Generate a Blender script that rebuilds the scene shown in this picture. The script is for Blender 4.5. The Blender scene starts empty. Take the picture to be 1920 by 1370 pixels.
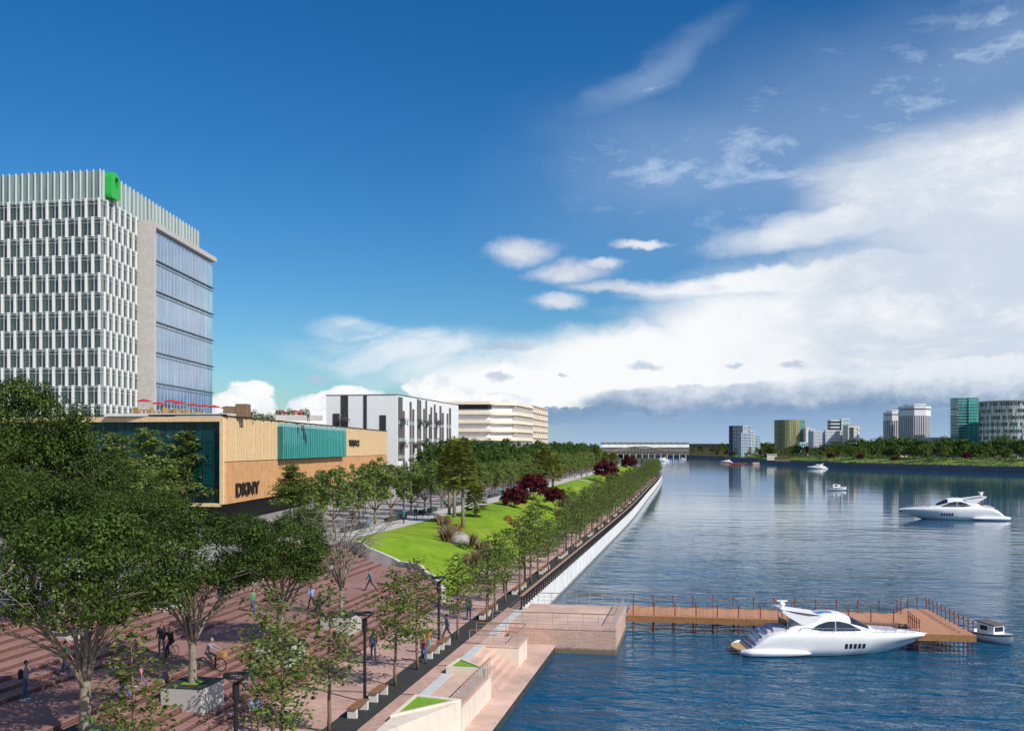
import bpy, math, random
import numpy as np
from mathutils import Vector, Matrix
random.seed(11)
R = math.radians
SC = bpy.context.scene
COL = SC.collection

# ---------------------------------------------------------------- camera model
F, CX, HY, EYE = 1900.0, 960.0, 838.0, 14.85
YAW = math.atan(360 / 1900)
CA, SA = math.cos(YAW), math.sin(YAW)


def at_depth(x, y, d):
    r = (x - CX) / F * d
    return Vector((r * CA - d * SA, r * SA + d * CA, EYE + (HY - y) / F * d))


def on_level(x, y, z):
    return at_depth(x, y, F * (EYE - z) / (y - HY))


def on_wall(x, y, o, u):
    """point of a vertical wall through o with direction u, seen along the ray of x, y: (distance along, height)"""
    r = (x - CX) / F
    dx, dy = r * CA - SA, r * SA + CA
    det = dx * (-u[1]) + u[0] * dy
    t = (o[0] * (-u[1]) + u[0] * o[1]) / det
    s = (dx * o[1] - dy * o[0]) / det
    s = ((dx * t - o[0]) * u[0] + (dy * t - o[1]) * u[1])
    return s, EYE + (HY - y) / F * t


# ---------------------------------------------------------------- mesh builder
class MB:
    def __init__(s):
        s.v, s.f, s.m = [], [], []

    def add(s, vs, fs, m=0):
        b = len(s.v)
        s.v += [(float(v[0]), float(v[1]), float(v[2])) for v in vs]
        s.f += [tuple(b + i for i in f) for f in fs]
        s.m += [m] * len(fs)
        return s

    def box(s, x0, x1, y0, y1, z0, z1, m=0):
        vs = [(x0, y0, z0), (x1, y0, z0), (x1, y1, z0), (x0, y1, z0), (x0, y0, z1), (x1, y0, z1), (x1, y1, z1), (x0, y1, z1)]
        return s.add(vs, [(3, 2, 1, 0), (4, 5, 6, 7), (0, 1, 5, 4), (1, 2, 6, 5), (2, 3, 7, 6), (3, 0, 4, 7)], m)

    def cbox(s, x0, x1, y0, y1, z0, z1, c=.02, m=0):
        """box with chamfered edges"""
        vs, idx = [], {}
        for i, X in enumerate((x0, x1)):
            for j, Y in enumerate((y0, y1)):
                for k, Z in enumerate((z0, z1)):
                    sx, sy, sz = (1, -1)[i], (1, -1)[j], (1, -1)[k]
                    idx[i, j, k] = len(vs)
                    vs += [(X, Y + c * sy, Z + c * sz), (X + c * sx, Y, Z + c * sz), (X + c * sx, Y + c * sy, Z)]
        g = lambda i, j, k, a: idx[i, j, k] + a
        fs = []
        for i in (0, 1):
            q = [g(i, 0, 0, 0), g(i, 1, 0, 0), g(i, 1, 1, 0), g(i, 0, 1, 0)]
            fs.append(q if i else q[::-1])
        for j in (0, 1):
            q = [g(0, j, 0, 1), g(1, j, 0, 1), g(1, j, 1, 1), g(0, j, 1, 1)]
            fs.append(q[::-1] if j else q)
        for k in (0, 1):
            q = [g(0, 0, k, 2), g(1, 0, k, 2), g(1, 1, k, 2), g(0, 1, k, 2)]
            fs.append(q if k else q[::-1])
        for a in (0, 1):
            for b in (0, 1):
                fs.append((g(a, b, 0, 0), g(a, b, 1, 0), g(a, b, 1, 1), g(a, b, 0, 1)))
                fs.append((g(a, 0, b, 0), g(a, 1, b, 0), g(a, 1, b, 2), g(a, 0, b, 2)))
                fs.append((g(0, a, b, 1), g(1, a, b, 1), g(1, a, b, 2), g(0, a, b, 2)))
        for k in idx.values():
            fs.append((k, k + 1, k + 2))
        return s.add(vs, fs, m)

    def obox(s, o, u, s0, s1, n0, n1, z0, z1, m=0):
        """box in a wall frame: o origin, u along (2d unit), n = right-hand normal (u rotated -90 deg)"""
        n = (u[1], -u[0])
        P = lambda a, b, z: (o[0] + u[0] * a + n[0] * b, o[1] + u[1] * a + n[1] * b, z)
        vs = [P(s0, n0, z0), P(s1, n0, z0), P(s1, n1, z0), P(s0, n1, z0), P(s0, n0, z1), P(s1, n0, z1), P(s1, n1, z1), P(s0, n1, z1)]
        return s.add(vs, [(3, 2, 1, 0), (4, 5, 6, 7), (0, 1, 5, 4), (1, 2, 6, 5), (2, 3, 7, 6), (3, 0, 4, 7)], m)

    def prism(s, poly, z0, z1, m=0):
        n = len(poly)
        a = z0 if isinstance(z0, (list, tuple)) else [z0] * n
        b = z1 if isinstance(z1, (list, tuple)) else [z1] * n
        vs = [(p[0], p[1], a[i]) for i, p in enumerate(poly)] + [(p[0], p[1], b[i]) for i, p in enumerate(poly)]
        fs = [tuple(range(n))[::-1], tuple(range(n, 2 * n))]
        fs += [(i, (i + 1) % n, n + (i + 1) % n, n + i) for i in range(n)]
        return s.add(vs, fs, m)

    def tube(s, pts, rs, n=6, m=0, cap=True):
        pts = [Vector(p) for p in pts]
        if not isinstance(rs, (list, tuple)):
            rs = [rs] * len(pts)
        rings, vs, fs = [], [], []
        for i, p in enumerate(pts):
            t = (pts[min(i + 1, len(pts) - 1)] - pts[max(i - 1, 0)]).normalized()
            ref = Vector((0, 0, 1)) if abs(t.z) < .9 else Vector((0, 1, 0))
            x = t.cross(ref).normalized()
            y = t.cross(x)
            for k in range(n):
                a = 2 * math.pi * k / n
                vs.append(p + (x * math.cos(a) + y * math.sin(a)) * rs[i])
        for i in range(len(pts) - 1):
            for k in range(n):
                a, b = i * n + k, i * n + (k + 1) % n
                fs.append((a, a + n, b + n, b))
        if cap:
            fs.append(tuple(range(n)))
            fs.append(tuple(range((len(pts) - 1) * n, len(pts) * n))[::-1])
        return s.add(vs, fs, m)

    def lathe(s, prof, n=16, m=0, c=(0, 0)):
        """prof: (radius, z) from bottom to top"""
        vs, fs = [], []
        for r, z in prof:
            for k in range(n):
                a = 2 * math.pi * k / n
                vs.append((c[0] + r * math.cos(a), c[1] + r * math.sin(a), z))
        for i in range(len(prof) - 1):
            for k in range(n):
                a, b = i * n + k, i * n + (k + 1) % n
                fs.append((a, b, b + n, a + n))
        fs.append(tuple(range(n))[::-1])
        fs.append(tuple(range((len(prof) - 1) * n, len(prof) * n)))
        return s.add(vs, fs, m)

    def grid(s, rows, m=0, flip=False):
        n = len(rows[0])
        vs = [p for r in rows for p in r]
        fs = []
        for i in range(len(rows) - 1):
            for j in range(n - 1):
                q = (i * n + j, i * n + j + 1, (i + 1) * n + j + 1, (i + 1) * n + j)
                fs.append(q[::-1] if flip else q)
        return s.add(vs, fs, m)

    def mesh(s, name, mats, smooth=False):
        me = bpy.data.meshes.new(name)
        me.from_pydata(s.v, [], s.f)
        for k in (mats if isinstance(mats, (list, tuple)) else [mats]):
            me.materials.append(k)
        if any(s.m):
            me.polygons.foreach_set('material_index', s.m)
        if smooth:
            me.polygons.foreach_set('use_smooth', [True] * len(s.f))
        me.update()
        return me

    def build(s, name, mats, parent=None, smooth=False, loc=None):
        o = bpy.data.objects.new(name, s.mesh(name, mats, smooth))
        COL.objects.link(o)
        if parent:
            o.parent = parent
        if loc is not None:
            o.location = loc
        return o


def tag(o, label=None, cat=None, group=None, kind=None):
    for k, v in (('label', label), ('category', cat), ('group', group), ('kind', kind)):
        if v:
            o[k] = v
    return o


def empty(name, loc=(0, 0, 0), rz=0.0, sc=1.0):
    o = bpy.data.objects.new(name, None)
    COL.objects.link(o)
    o.location = loc
    o.rotation_euler = (0, 0, rz)
    o.scale = (sc, sc, sc)
    return o


def inst(name, mesh, parent=None, loc=(0, 0, 0), rz=0.0):
    o = bpy.data.objects.new(name, mesh)
    COL.objects.link(o)
    if parent:
        o.parent = parent
    o.location = loc
    o.rotation_euler = (0, 0, rz)
    return o


def copy_tree(o, parent=None):
    c = o.copy()
    COL.objects.link(c)
    if parent:
        c.parent = parent
    for ch in o.children:
        copy_tree(ch, c)
    return c


# ---------------------------------------------------------------- materials
def nodes(name):
    m = bpy.data.materials.new(name)
    m.use_nodes = True
    nt = m.node_tree
    return m, nt, nt.nodes['Principled BSDF']


def N(nt, kind, **kw):
    n = nt.nodes.new(kind)
    for k, v in kw.items():
        if k in n.inputs:
            n.inputs[k].default_value = v
        else:
            setattr(n, k, v)
    return n


def L(nt, a, b):
    nt.links.new(a, b)


def mth(nt, op, a, b=None, c=None, clamp=False):
    n = nt.nodes.new('ShaderNodeMath')
    n.operation = op
    n.use_clamp = clamp
    for i, v in enumerate((a, b, c)):
        if v is None:
            continue
        if isinstance(v, (int, float)):
            n.inputs[i].default_value = v
        else:
            nt.links.new(v, n.inputs[i])
    return n.outputs[0]


def mixc(nt, fac, a, b, mode='MIX'):
    n = nt.nodes.new('ShaderNodeMix')
    n.data_type = 'RGBA'
    n.blend_type = mode
    for sock, v in ((n.inputs['Factor'], fac), (n.inputs[6], a), (n.inputs[7], b)):
        if isinstance(v, (int, float)):
            sock.default_value = v
        elif isinstance(v, (tuple, list)):
            sock.default_value = (*v[:3], 1)
        else:
            nt.links.new(v, sock)
    return n.outputs[2]


def plain(name, col, rough=.7, var=.15, scale=2.0, bump=0.0, bscale=25.0, metal=0.0, spec=.5, alpha=None):
    m, nt, b = nodes(name)
    tc = N(nt, 'ShaderNodeTexCoord')
    no = N(nt, 'ShaderNodeTexNoise', Scale=scale, Detail=5.0, Roughness=.6)
    L(nt, tc.outputs['Object'], no.inputs['Vector'])
    lo = tuple(c * (1 - var) for c in col)
    hi = tuple(min(1, c * (1 + var)) for c in col)
    mr = N(nt, 'ShaderNodeMapRange')
    mr.inputs['From Min'].default_value = .3
    mr.inputs['From Max'].default_value = .7
    L(nt, no.outputs['Fac'], mr.inputs['Value'])
    L(nt, mixc(nt, mr.outputs[0], lo, hi), b.inputs['Base Color'])
    b.inputs['Roughness'].default_value = rough
    b.inputs['Metallic'].default_value = metal
    b.inputs['Specular IOR Level'].default_value = spec
    if bump:
        n2 = N(nt, 'ShaderNodeTexNoise', Scale=bscale, Detail=4.0)
        L(nt, tc.outputs['Object'], n2.inputs['Vector'])
        bp = N(nt, 'ShaderNodeBump', Strength=bump, Distance=.02)
        L(nt, n2.outputs['Fac'], bp.inputs['Height'])
        L(nt, bp.outputs['Normal'], b.inputs['Normal'])
    return m


def paver(name, c1, c2, mortar, bw=.4, bh=.2, msize=.012, big=.25, rough=.8, bands=None, vertical=False):
    """paving / masonry units in world metres"""
    m, nt, b = nodes(name)
    g = N(nt, 'ShaderNodeNewGeometry')
    src = g.outputs['Position']
    if vertical:
        sp = N(nt, 'ShaderNodeSeparateXYZ')
        L(nt, src, sp.inputs[0])
        cb = N(nt, 'ShaderNodeCombineXYZ')
        L(nt, mth(nt, 'ADD', sp.outputs[0], sp.outputs[1]), cb.inputs[0])
        L(nt, sp.outputs[2], cb.inputs[1])
        src = cb.outputs[0]
    br = N(nt, 'ShaderNodeTexBrick', Scale=1.0)
    br.inputs['Brick Width'].default_value = bw
    br.inputs['Row Height'].default_value = bh
    br.inputs['Mortar Size'].default_value = msize
    br.inputs['Bias'].default_value = -.1
    br.inputs['Color1'].default_value = (*c1, 1)
    br.inputs['Color2'].default_value = (*c2, 1)
    br.inputs['Mortar'].default_value = (*mortar, 1)
    L(nt, src, br.inputs['Vector'])
    no = N(nt, 'ShaderNodeTexNoise', Scale=.35, Detail=6.0, Roughness=.65)
    L(nt, g.outputs['Position'], no.inputs['Vector'])
    mr = N(nt, 'ShaderNodeMapRange')
    for k, v in (('From Min', .3), ('From Max', .7), ('To Min', 1 - big), ('To Max', 1 + big * .5)):
        mr.inputs[k].default_value = v
    L(nt, no.outputs['Fac'], mr.inputs['Value'])
    no2 = N(nt, 'ShaderNodeTexNoise', Scale=7.0, Detail=3.0)
    L(nt, g.outputs['Position'], no2.inputs['Vector'])
    k = mth(nt, 'MULTIPLY', mr.outputs[0], mth(nt, 'MULTIPLY_ADD', no2.outputs['Fac'], .3, .85))
    cb2 = N(nt, 'ShaderNodeCombineXYZ')
    for i in range(3):
        L(nt, k, cb2.inputs[i])
    col = mixc(nt, 1.0, br.outputs['Color'], cb2.outputs[0], 'MULTIPLY')
    L(nt, col, b.inputs['Base Color'])
    b.inputs['Roughness'].default_value = rough
    bp = N(nt, 'ShaderNodeBump', Strength=.35, Distance=.01)
    L(nt, mth(nt, 'SUBTRACT', 1.0, br.outputs['Fac']), bp.inputs['Height'])
    L(nt, bp.outputs['Normal'], b.inputs['Normal'])
    return m


def leafmat(name, dark, light, trans=.35, tip=None, spec=.2):
    """leaf: colour varies leaf by leaf and tree by tree"""
    m, nt, b = nodes(name)
    g = N(nt, 'ShaderNodeNewGeometry')
    oi = N(nt, 'ShaderNodeObjectInfo')
    rnd = mth(nt, 'ADD', mth(nt, 'MULTIPLY', g.outputs['Random Per Island'], .8), mth(nt, 'MULTIPLY', oi.outputs['Random'], .25))
    no = N(nt, 'ShaderNodeTexNoise', Scale=.6, Detail=2.0)
    L(nt, g.outputs['Position'], no.inputs['Vector'])
    fac = mth(nt, 'MULTIPLY_ADD', no.outputs['Fac'], .7, mth(nt, 'SUBTRACT', rnd, .38), clamp=True)
    col = mixc(nt, fac, dark, light)
    if tip:
        col = mixc(nt, mth(nt, 'GREATER_THAN', g.outputs['Random Per Island'], .9), col, tip)
    L(nt, col, b.inputs['Base Color'])
    b.inputs['Roughness'].default_value = .55
    b.inputs['Specular IOR Level'].default_value = spec
    tr = N(nt, 'ShaderNodeBsdfTranslucent')
    L(nt, col, tr.inputs['Color'])
    mx = N(nt, 'ShaderNodeMixShader', Fac=trans)
    L(nt, b.outputs[0], mx.inputs[1])
    L(nt, tr.outputs[0], mx.inputs[2])
    L(nt, mx.outputs[0], nt.nodes['Material Output'].inputs['Surface'])
    return m


M = {}
M['conc'] = plain('pale_concrete', (.55, .53, .5), .85, .12, 1.2, .2)
M['cream'] = plain('cream_render', (.72, .62, .53), .85, .06, 1.5, .1)
M['seawall'] = plain('white_seawall_concrete', (.76, .75, .74), .85, .14, .5, .15, 6)
M['channel'] = plain('light_grey_granite', (.55, .57, .58), .7, .1, 3)
M['granite'] = plain('speckled_granite', (.42, .41, .39), .8, .25, 30, .2)
M['granite_dark'] = plain('dark_slate', (.035, .038, .034), .7, .3, 8)
M['bench_stone'] = plain('white_bench_stone', (.62, .6, .56), .8, .15, 25)
M['wood'] = plain('bench_wood', (.26, .12, .05), .6, .25, 6)
M['rail_wood'] = plain('handrail_wood', (.42, .25, .16), .6, .15, 4)
M['bronze'] = plain('bronze_rail', (.36, .2, .1), .45, .15, 4, metal=.3)
M['steel'] = plain('thin_steel', (.5, .47, .44), .4, .05, 4, metal=.6)
M['black'] = plain('black_metal', (.012, .012, .013), .45, .2, 4)
M['asphalt'] = plain('dark_planting_strip', (.03, .032, .03), .9, .35, 3, .3)
M['deckwood'] = plain('jetty_board', (.38, .17, .09), .7, .15, 2)
M['fascia'] = plain('jetty_fascia', (.33, .16, .06), .65, .18, 3)
M['redpost'] = plain('red_brown_post', (.22, .045, .025), .6, .2, 4)
M['rope'] = plain('rope', (.3, .2, .13), .9, .25, 20)
M['white'] = plain('white_paint', (.8, .8, .8), .5, .03, 1)
M['bark'] = plain('grey_bark', (.24, .205, .16), .9, .3, 6, .6, 14)
M['bark2'] = plain('brown_bark', (.2, .13, .09), .9, .3, 8, .4)
M['palmbark'] = plain('palm_bark', (.24, .19, .14), .9, .3, 9, .5)
M['rock'] = plain('boulder_rock', (.3, .28, .26), .95, .4, 1.6, .8, 5)
M['soil'] = plain('planter_gravel', (.05, .055, .045), .95, .4, 12, .5)
M['turf'] = plain('planter_turf', (.16, .33, .02), .9, .3, 9, .6, 60)
M['path'] = plain('pale_path_paving', (.5, .48, .47), .85, .12, .8, .1)
M['leaf_big'] = leafmat('leaf_broad_dark', (.011, .028, .005), (.095, .15, .022), .2)
M['leaf_young'] = leafmat('leaf_young', (.055, .1, .022), (.25, .34, .08), .42, (.3, .29, .12))
M['leaf_far'] = leafmat('leaf_street', (.025, .062, .012), (.09, .17, .03), .3)
M['leaf_red'] = leafmat('leaf_red', (.03, .008, .01), (.14, .014, .022), .3, (.25, .02, .04))
M['leaf_palm'] = leafmat('leaf_palm', (.08, .11, .02), (.33, .36, .08), .4, (.42, .36, .06))
M['leaf_bank'] = leafmat('leaf_bank', (.03, .06, .012), (.15, .22, .045), .35)
M['grassblade'] = leafmat('tall_grass', (.14, .13, .05), (.55, .36, .27), .35)
M['redflower'] = leafmat('red_flower', (.2, .01, .015), (.55, .03, .05), .3, (.6, .2, .2))
M['shrub'] = leafmat('shrub_leaf', (.03, .08, .015), (.12, .2, .04), .3, (.5, .35, .1))


def make_lawn():
    m, nt, b = nodes('lawn_grass')
    g = N(nt, 'ShaderNodeNewGeometry')
    no = N(nt, 'ShaderNodeTexNoise', Scale=.5, Detail=8.0, Roughness=.7)
    L(nt, g.outputs['Position'], no.inputs['Vector'])
    n2 = N(nt, 'ShaderNodeTexNoise', Scale=11.0, Detail=4.0)
    L(nt, g.outputs['Position'], n2.inputs['Vector'])
    f = mth(nt, 'ADD', mth(nt, 'MULTIPLY', no.outputs['Fac'], .8), mth(nt, 'MULTIPLY', n2.outputs['Fac'], .5))
    mr = N(nt, 'ShaderNodeMapRange')
    mr.inputs['From Min'].default_value = .42
    mr.inputs['From Max'].default_value = .9
    L(nt, f, mr.inputs['Value'])
    n4 = N(nt, 'ShaderNodeTexNoise', Scale=.11, Detail=3.0)
    L(nt, g.outputs['Position'], n4.inputs['Vector'])
    dry = N(nt, 'ShaderNodeMapRange')
    dry.inputs['From Min'].default_value = .5
    dry.inputs['From Max'].default_value = .72
    L(nt, n4.outputs['Fac'], dry.inputs['Value'])
    L(nt, mixc(nt, dry.outputs[0], mixc(nt, mr.outputs[0], (.09, .19, .01), (.28, .43, .028)), mixc(nt, mr.outputs[0], (.19, .25, .02), (.4, .46, .05))), b.inputs['Base Color'])
    b.inputs['Roughness'].default_value = .9
    b.inputs['Specular IOR Level'].default_value = .15
    bp = N(nt, 'ShaderNodeBump', Strength=.8, Distance=.12)
    L(nt, n2.outputs['Fac'], bp.inputs['Height'])
    L(nt, bp.outputs['Normal'], b.inputs['Normal'])
    return m


M['lawn'] = make_lawn()


def make_water():
    m, nt, b = nodes('river_water')
    g = N(nt, 'ShaderNodeNewGeometry')
    sp = N(nt, 'ShaderNodeSeparateXYZ')
    L(nt, g.outputs['Position'], sp.inputs[0])
    b.inputs['Base Color'].default_value = (.003, .07, .15, 1)
    b.inputs['Roughness'].default_value = .06
    b.inputs['IOR'].default_value = 1.333
    b.inputs['Specular IOR Level'].default_value = .32

    def wave(sx, sy, sc, det, rot=0.0, dist=0.0):
        mp = N(nt, 'ShaderNodeMapping')
        mp.inputs['Scale'].default_value = (sx, sy, 1)
        mp.inputs['Rotation'].default_value = (0, 0, rot)
        L(nt, g.outputs['Position'], mp.inputs['Vector'])
        n = N(nt, 'ShaderNodeTexNoise', Scale=sc, Detail=det, Roughness=.55, Distortion=dist)
        L(nt, mp.outputs[0], n.inputs['Vector'])
        return n.outputs['Fac']
    a = wave(.55, 1.0, .22, 3.0, .2)
    c = wave(.5, 1.0, .9, 4.0, -.25, .6)
    # the reach up-river lies calmer than the water by the jetty
    calm = N(nt, 'ShaderNodeMapRange')
    for k, v in (('From Min', 4.5), ('From Max', 5.5), ('To Min', 1.0), ('To Max', .035)):
        calm.inputs[k].default_value = v
    calm.clamp = True
    L(nt, mth(nt, 'LOGARITHM', mth(nt, 'MAXIMUM', sp.outputs[1], 1.0), math.e), calm.inputs['Value'])
    h = mth(nt, 'ADD', mth(nt, 'MULTIPLY', mth(nt, 'ADD', a, mth(nt, 'MULTIPLY', wave(.35, 1.0, .13, 2.0, .05), .9)), 1.0), mth(nt, 'MULTIPLY', mth(nt, 'MULTIPLY', c, .6), calm.outputs[0]))
    gust = wave(.3, 1.0, .02, 2.0, .1)
    gm = N(nt, 'ShaderNodeMapRange')
    for k, v in (('From Min', .35), ('From Max', .65), ('To Min', .65), ('To Max', 1.25)):
        gm.inputs[k].default_value = v
    L(nt, gust, gm.inputs['Value'])
    h = mth(nt, 'ADD', mth(nt, 'MULTIPLY', h, mth(nt, 'MULTIPLY', calm.outputs[0], gm.outputs[0])), mth(nt, 'MULTIPLY', wave(.3, 1.0, .09, 3.0, .12), .06))
    bp = N(nt, 'ShaderNodeBump', Strength=1.0, Distance=.62)
    L(nt, h, bp.inputs['Height'])
    L(nt, bp.outputs['Normal'], b.inputs['Normal'])
    return m


M['water'] = make_water()


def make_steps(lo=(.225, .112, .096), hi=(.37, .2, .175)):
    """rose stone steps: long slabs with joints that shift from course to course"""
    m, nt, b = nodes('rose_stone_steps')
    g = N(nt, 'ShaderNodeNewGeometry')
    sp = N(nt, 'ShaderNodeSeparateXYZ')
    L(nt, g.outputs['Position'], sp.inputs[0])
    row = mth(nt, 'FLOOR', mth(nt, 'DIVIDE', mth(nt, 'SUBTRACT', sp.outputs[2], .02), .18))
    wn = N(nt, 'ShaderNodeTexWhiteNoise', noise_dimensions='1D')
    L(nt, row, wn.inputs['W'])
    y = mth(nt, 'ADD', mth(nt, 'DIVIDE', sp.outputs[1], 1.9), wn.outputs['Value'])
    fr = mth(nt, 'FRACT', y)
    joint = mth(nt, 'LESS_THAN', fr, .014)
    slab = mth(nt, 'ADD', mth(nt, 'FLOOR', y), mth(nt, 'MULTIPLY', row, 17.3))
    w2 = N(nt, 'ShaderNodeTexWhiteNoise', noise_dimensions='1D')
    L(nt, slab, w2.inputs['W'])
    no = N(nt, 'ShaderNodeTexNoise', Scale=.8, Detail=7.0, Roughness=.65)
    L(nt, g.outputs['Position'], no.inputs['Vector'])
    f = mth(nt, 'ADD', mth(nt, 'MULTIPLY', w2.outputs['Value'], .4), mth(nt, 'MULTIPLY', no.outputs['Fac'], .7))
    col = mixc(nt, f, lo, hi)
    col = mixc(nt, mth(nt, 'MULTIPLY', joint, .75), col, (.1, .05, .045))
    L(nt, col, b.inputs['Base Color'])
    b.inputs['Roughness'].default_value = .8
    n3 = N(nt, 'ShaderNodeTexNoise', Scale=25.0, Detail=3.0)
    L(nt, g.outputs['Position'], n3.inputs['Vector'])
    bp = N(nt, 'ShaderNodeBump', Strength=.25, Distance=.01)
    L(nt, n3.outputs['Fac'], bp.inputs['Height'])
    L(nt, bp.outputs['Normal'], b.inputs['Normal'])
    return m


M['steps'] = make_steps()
M['risers'] = make_steps((.12, .052, .042), (.205, .096, .078))  # step stone again, darkened to paint in the risers' shade
M['gap'] = plain('step_shade_dirt', (.05, .03, .028), .9, .3, 3)  # dark strip colour, painting shade and dirt at the riser feet
M['prom'] = paver('pink_promenade_paving', (.56, .36, .3), (.64, .43, .36), (.36, .24, .2), .4, .2, .01, .2)
M['quay'] = paver('peach_quay_paving', (.66, .45, .36), (.72, .5, .41), (.46, .31, .25), .3, .15, .01, .3)


def weather(m, line=.34, col=(.09, .085, .05), rain=True):
    """tide mark just above the river and rain streaks running down a wall"""
    nt = m.node_tree
    bs = nt.nodes['Principled BSDF']
    old = bs.inputs['Base Color'].links[0].from_socket
    g = N(nt, 'ShaderNodeNewGeometry')
    sp = N(nt, 'ShaderNodeSeparateXYZ')
    L(nt, g.outputs['Position'], sp.inputs[0])
    mp = N(nt, 'ShaderNodeMapping')
    mp.inputs['Scale'].default_value = (1.6, 1.6, .12)
    L(nt, g.outputs['Position'], mp.inputs['Vector'])
    no = N(nt, 'ShaderNodeTexNoise', Scale=1.0, Detail=5.0, Roughness=.7)
    L(nt, mp.outputs[0], no.inputs['Vector'])
    st = N(nt, 'ShaderNodeMapRange')
    for k, v in (('From Min', .5), ('From Max', .8), ('To Max', .4 if rain else 0)):
        st.inputs[k].default_value = v
    L(nt, no.outputs['Fac'], st.inputs['Value'])
    c = mixc(nt, st.outputs[0], old, (.2, .18, .15))
    td = N(nt, 'ShaderNodeMapRange')
    td.inputs['From Min'].default_value = line + .12
    td.inputs['From Max'].default_value = line - .05
    L(nt, mth(nt, 'ADD', sp.outputs[2], mth(nt, 'MULTIPLY', mth(nt, 'SUBTRACT', no.outputs['Fac'], .5), .4)), td.inputs['Value'])
    L(nt, mixc(nt, mth(nt, 'MULTIPLY', td.outputs[0], .8), c, col), bs.inputs['Base Color'])


M['brick'] = paver('pink_brick_facing', (.5, .31, .24), (.6, .39, .31), (.66, .5, .42), .5, .16, .018, .15, vertical=True)
M['plaza'] = paver('grey_street_paving', (.34, .33, .33), (.4, .39, .38), (.25, .24, .24), .8, .8, .015, .3)

weather(M['brick'])
weather(M['seawall'], .22)
weather(M['cream'], -5)


def glass(name, col, rough=.08, metal=.0, spec=.8, stripe=None, con=1.0):
    m, nt, b = nodes(name)
    tc = N(nt, 'ShaderNodeTexCoord')
    mp = N(nt, 'ShaderNodeMapping')
    mp.inputs['Scale'].default_value = stripe or (.6, .6, .05)
    L(nt, tc.outputs['Object'], mp.inputs['Vector'])
    no = N(nt, 'ShaderNodeTexNoise', Scale=1.0, Detail=5.0, Roughness=.7)
    L(nt, mp.outputs[0], no.inputs['Vector'])
    mr = N(nt, 'ShaderNodeMapRange')
    mr.inputs['From Min'].default_value = .35
    mr.inputs['From Max'].default_value = .65
    L(nt, no.outputs['Fac'], mr.inputs['Value'])
    L(nt, mixc(nt, mr.outputs[0], tuple(c * (1 - .45 * con) for c in col), tuple(min(1, c * (1 + .4 * con)) for c in col)), b.inputs['Base Color'])
    b.inputs['Roughness'].default_value = rough
    b.inputs['Metallic'].default_value = metal
    b.inputs['Specular IOR Level'].default_value = spec
    return m


M['glass_tower'] = glass('tower_glass', (.055, .085, .08), .12)  # colour streaks stand in for reflections in the frosted glass
M['glass_screen'] = glass('tower_frosted_screen', (.22, .3, .28), .3)
M['glass_blue'] = glass('tower_blue_glass', (.4, .5, .62), .03, .88, .8, (1.2, 1.2, .12), .45)
M['glass_clear'] = glass('tower_clear_glass', (.3, .52, .62), .06, .5)
M['glass_teal'] = glass('teal_glass', (.012, .17, .16), .05, .1, .9, (1.6, 1.6, .05))
M['glass_deep'] = glass('deep_teal_glass', (.004, .05, .056), .12, 0, .25)
M['glass_dark'] = glass('dark_window_glass', (.02, .02, .022), .1)
M['mullion'] = plain('grey_mullion', (.36, .4, .39), .4, .08, 2)
M['fin_white'] = plain('white_fin', (.82, .82, .8), .5, .03, 2)
M['stone_frame'] = plain('stone_frame', (.5, .46, .44), .85, .1, 1.2, .9, 2.2)
M['tan'] = plain('tan_batten', (.74, .53, .3), .7, .1, 1.5)
M['tan_shadow'] = plain('dark_batten_gap', (.16, .1, .06), .8, .2, 2)
M['orange_tan'] = plain('orange_tan_batten', (.64, .35, .16), .7, .14, .8)
M['green_sign'] = plain('green_sign', (.02, .42, .05), .4, .05, 1)
M['dark_recess'] = plain('dark_recess', (.03, .028, .027), .7, .3, 1)
M['slot'] = plain('dark_brown_slot', (.035, .03, .028), .5, .3, 1.5)
M['slot_grey'] = plain('grey_slot', (.11, .1, .095), .6, .2, 1.5)
M['letter'] = plain('black_letter', (.01, .01, .01), .4, .1, 2)
M['umb_red'] = plain('red_canvas', (.5, .03, .04), .8, .15, 3)
M['wicker'] = plain('tan_wicker', (.34, .2, .06), .8, .3, 12)
M['brownbox'] = plain('brown_timber_box', (.2, .13, .07), .8, .25, 3)
M['roof'] = plain('grey_roof', (.4, .39, .38), .9, .15, .6)

# ---------------------------------------------------------------- camera, sun, sky
cam = bpy.data.objects.new('camera', bpy.data.cameras.new('camera'))
COL.objects.link(cam)
cam.location = (0, 0, EYE)
cam.rotation_euler = (R(90), 0, YAW)
cam.data.sensor_width = 36
cam.data.lens = 36 * F / 1920
cam.data.shift_y = (HY - 685) / 1920
cam.data.clip_start = .5
cam.data.clip_end = 20000
SC.camera = cam

SUN_EL = R(40)
SUN_DIR = Vector((.86, -.51, 0)).normalized() * math.cos(SUN_EL) + Vector((0, 0, math.sin(SUN_EL)))
sl = bpy.data.lights.new('sun', 'SUN')
sl.energy = 4.7
sl.angle = R(.5)
sl.color = (1, .94, .84)
so = bpy.data.objects.new('sun', sl)
COL.objects.link(so)
so.rotation_euler = SUN_DIR.to_track_quat('Z', 'Y').to_euler()
so.location = SUN_DIR * 100

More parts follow.
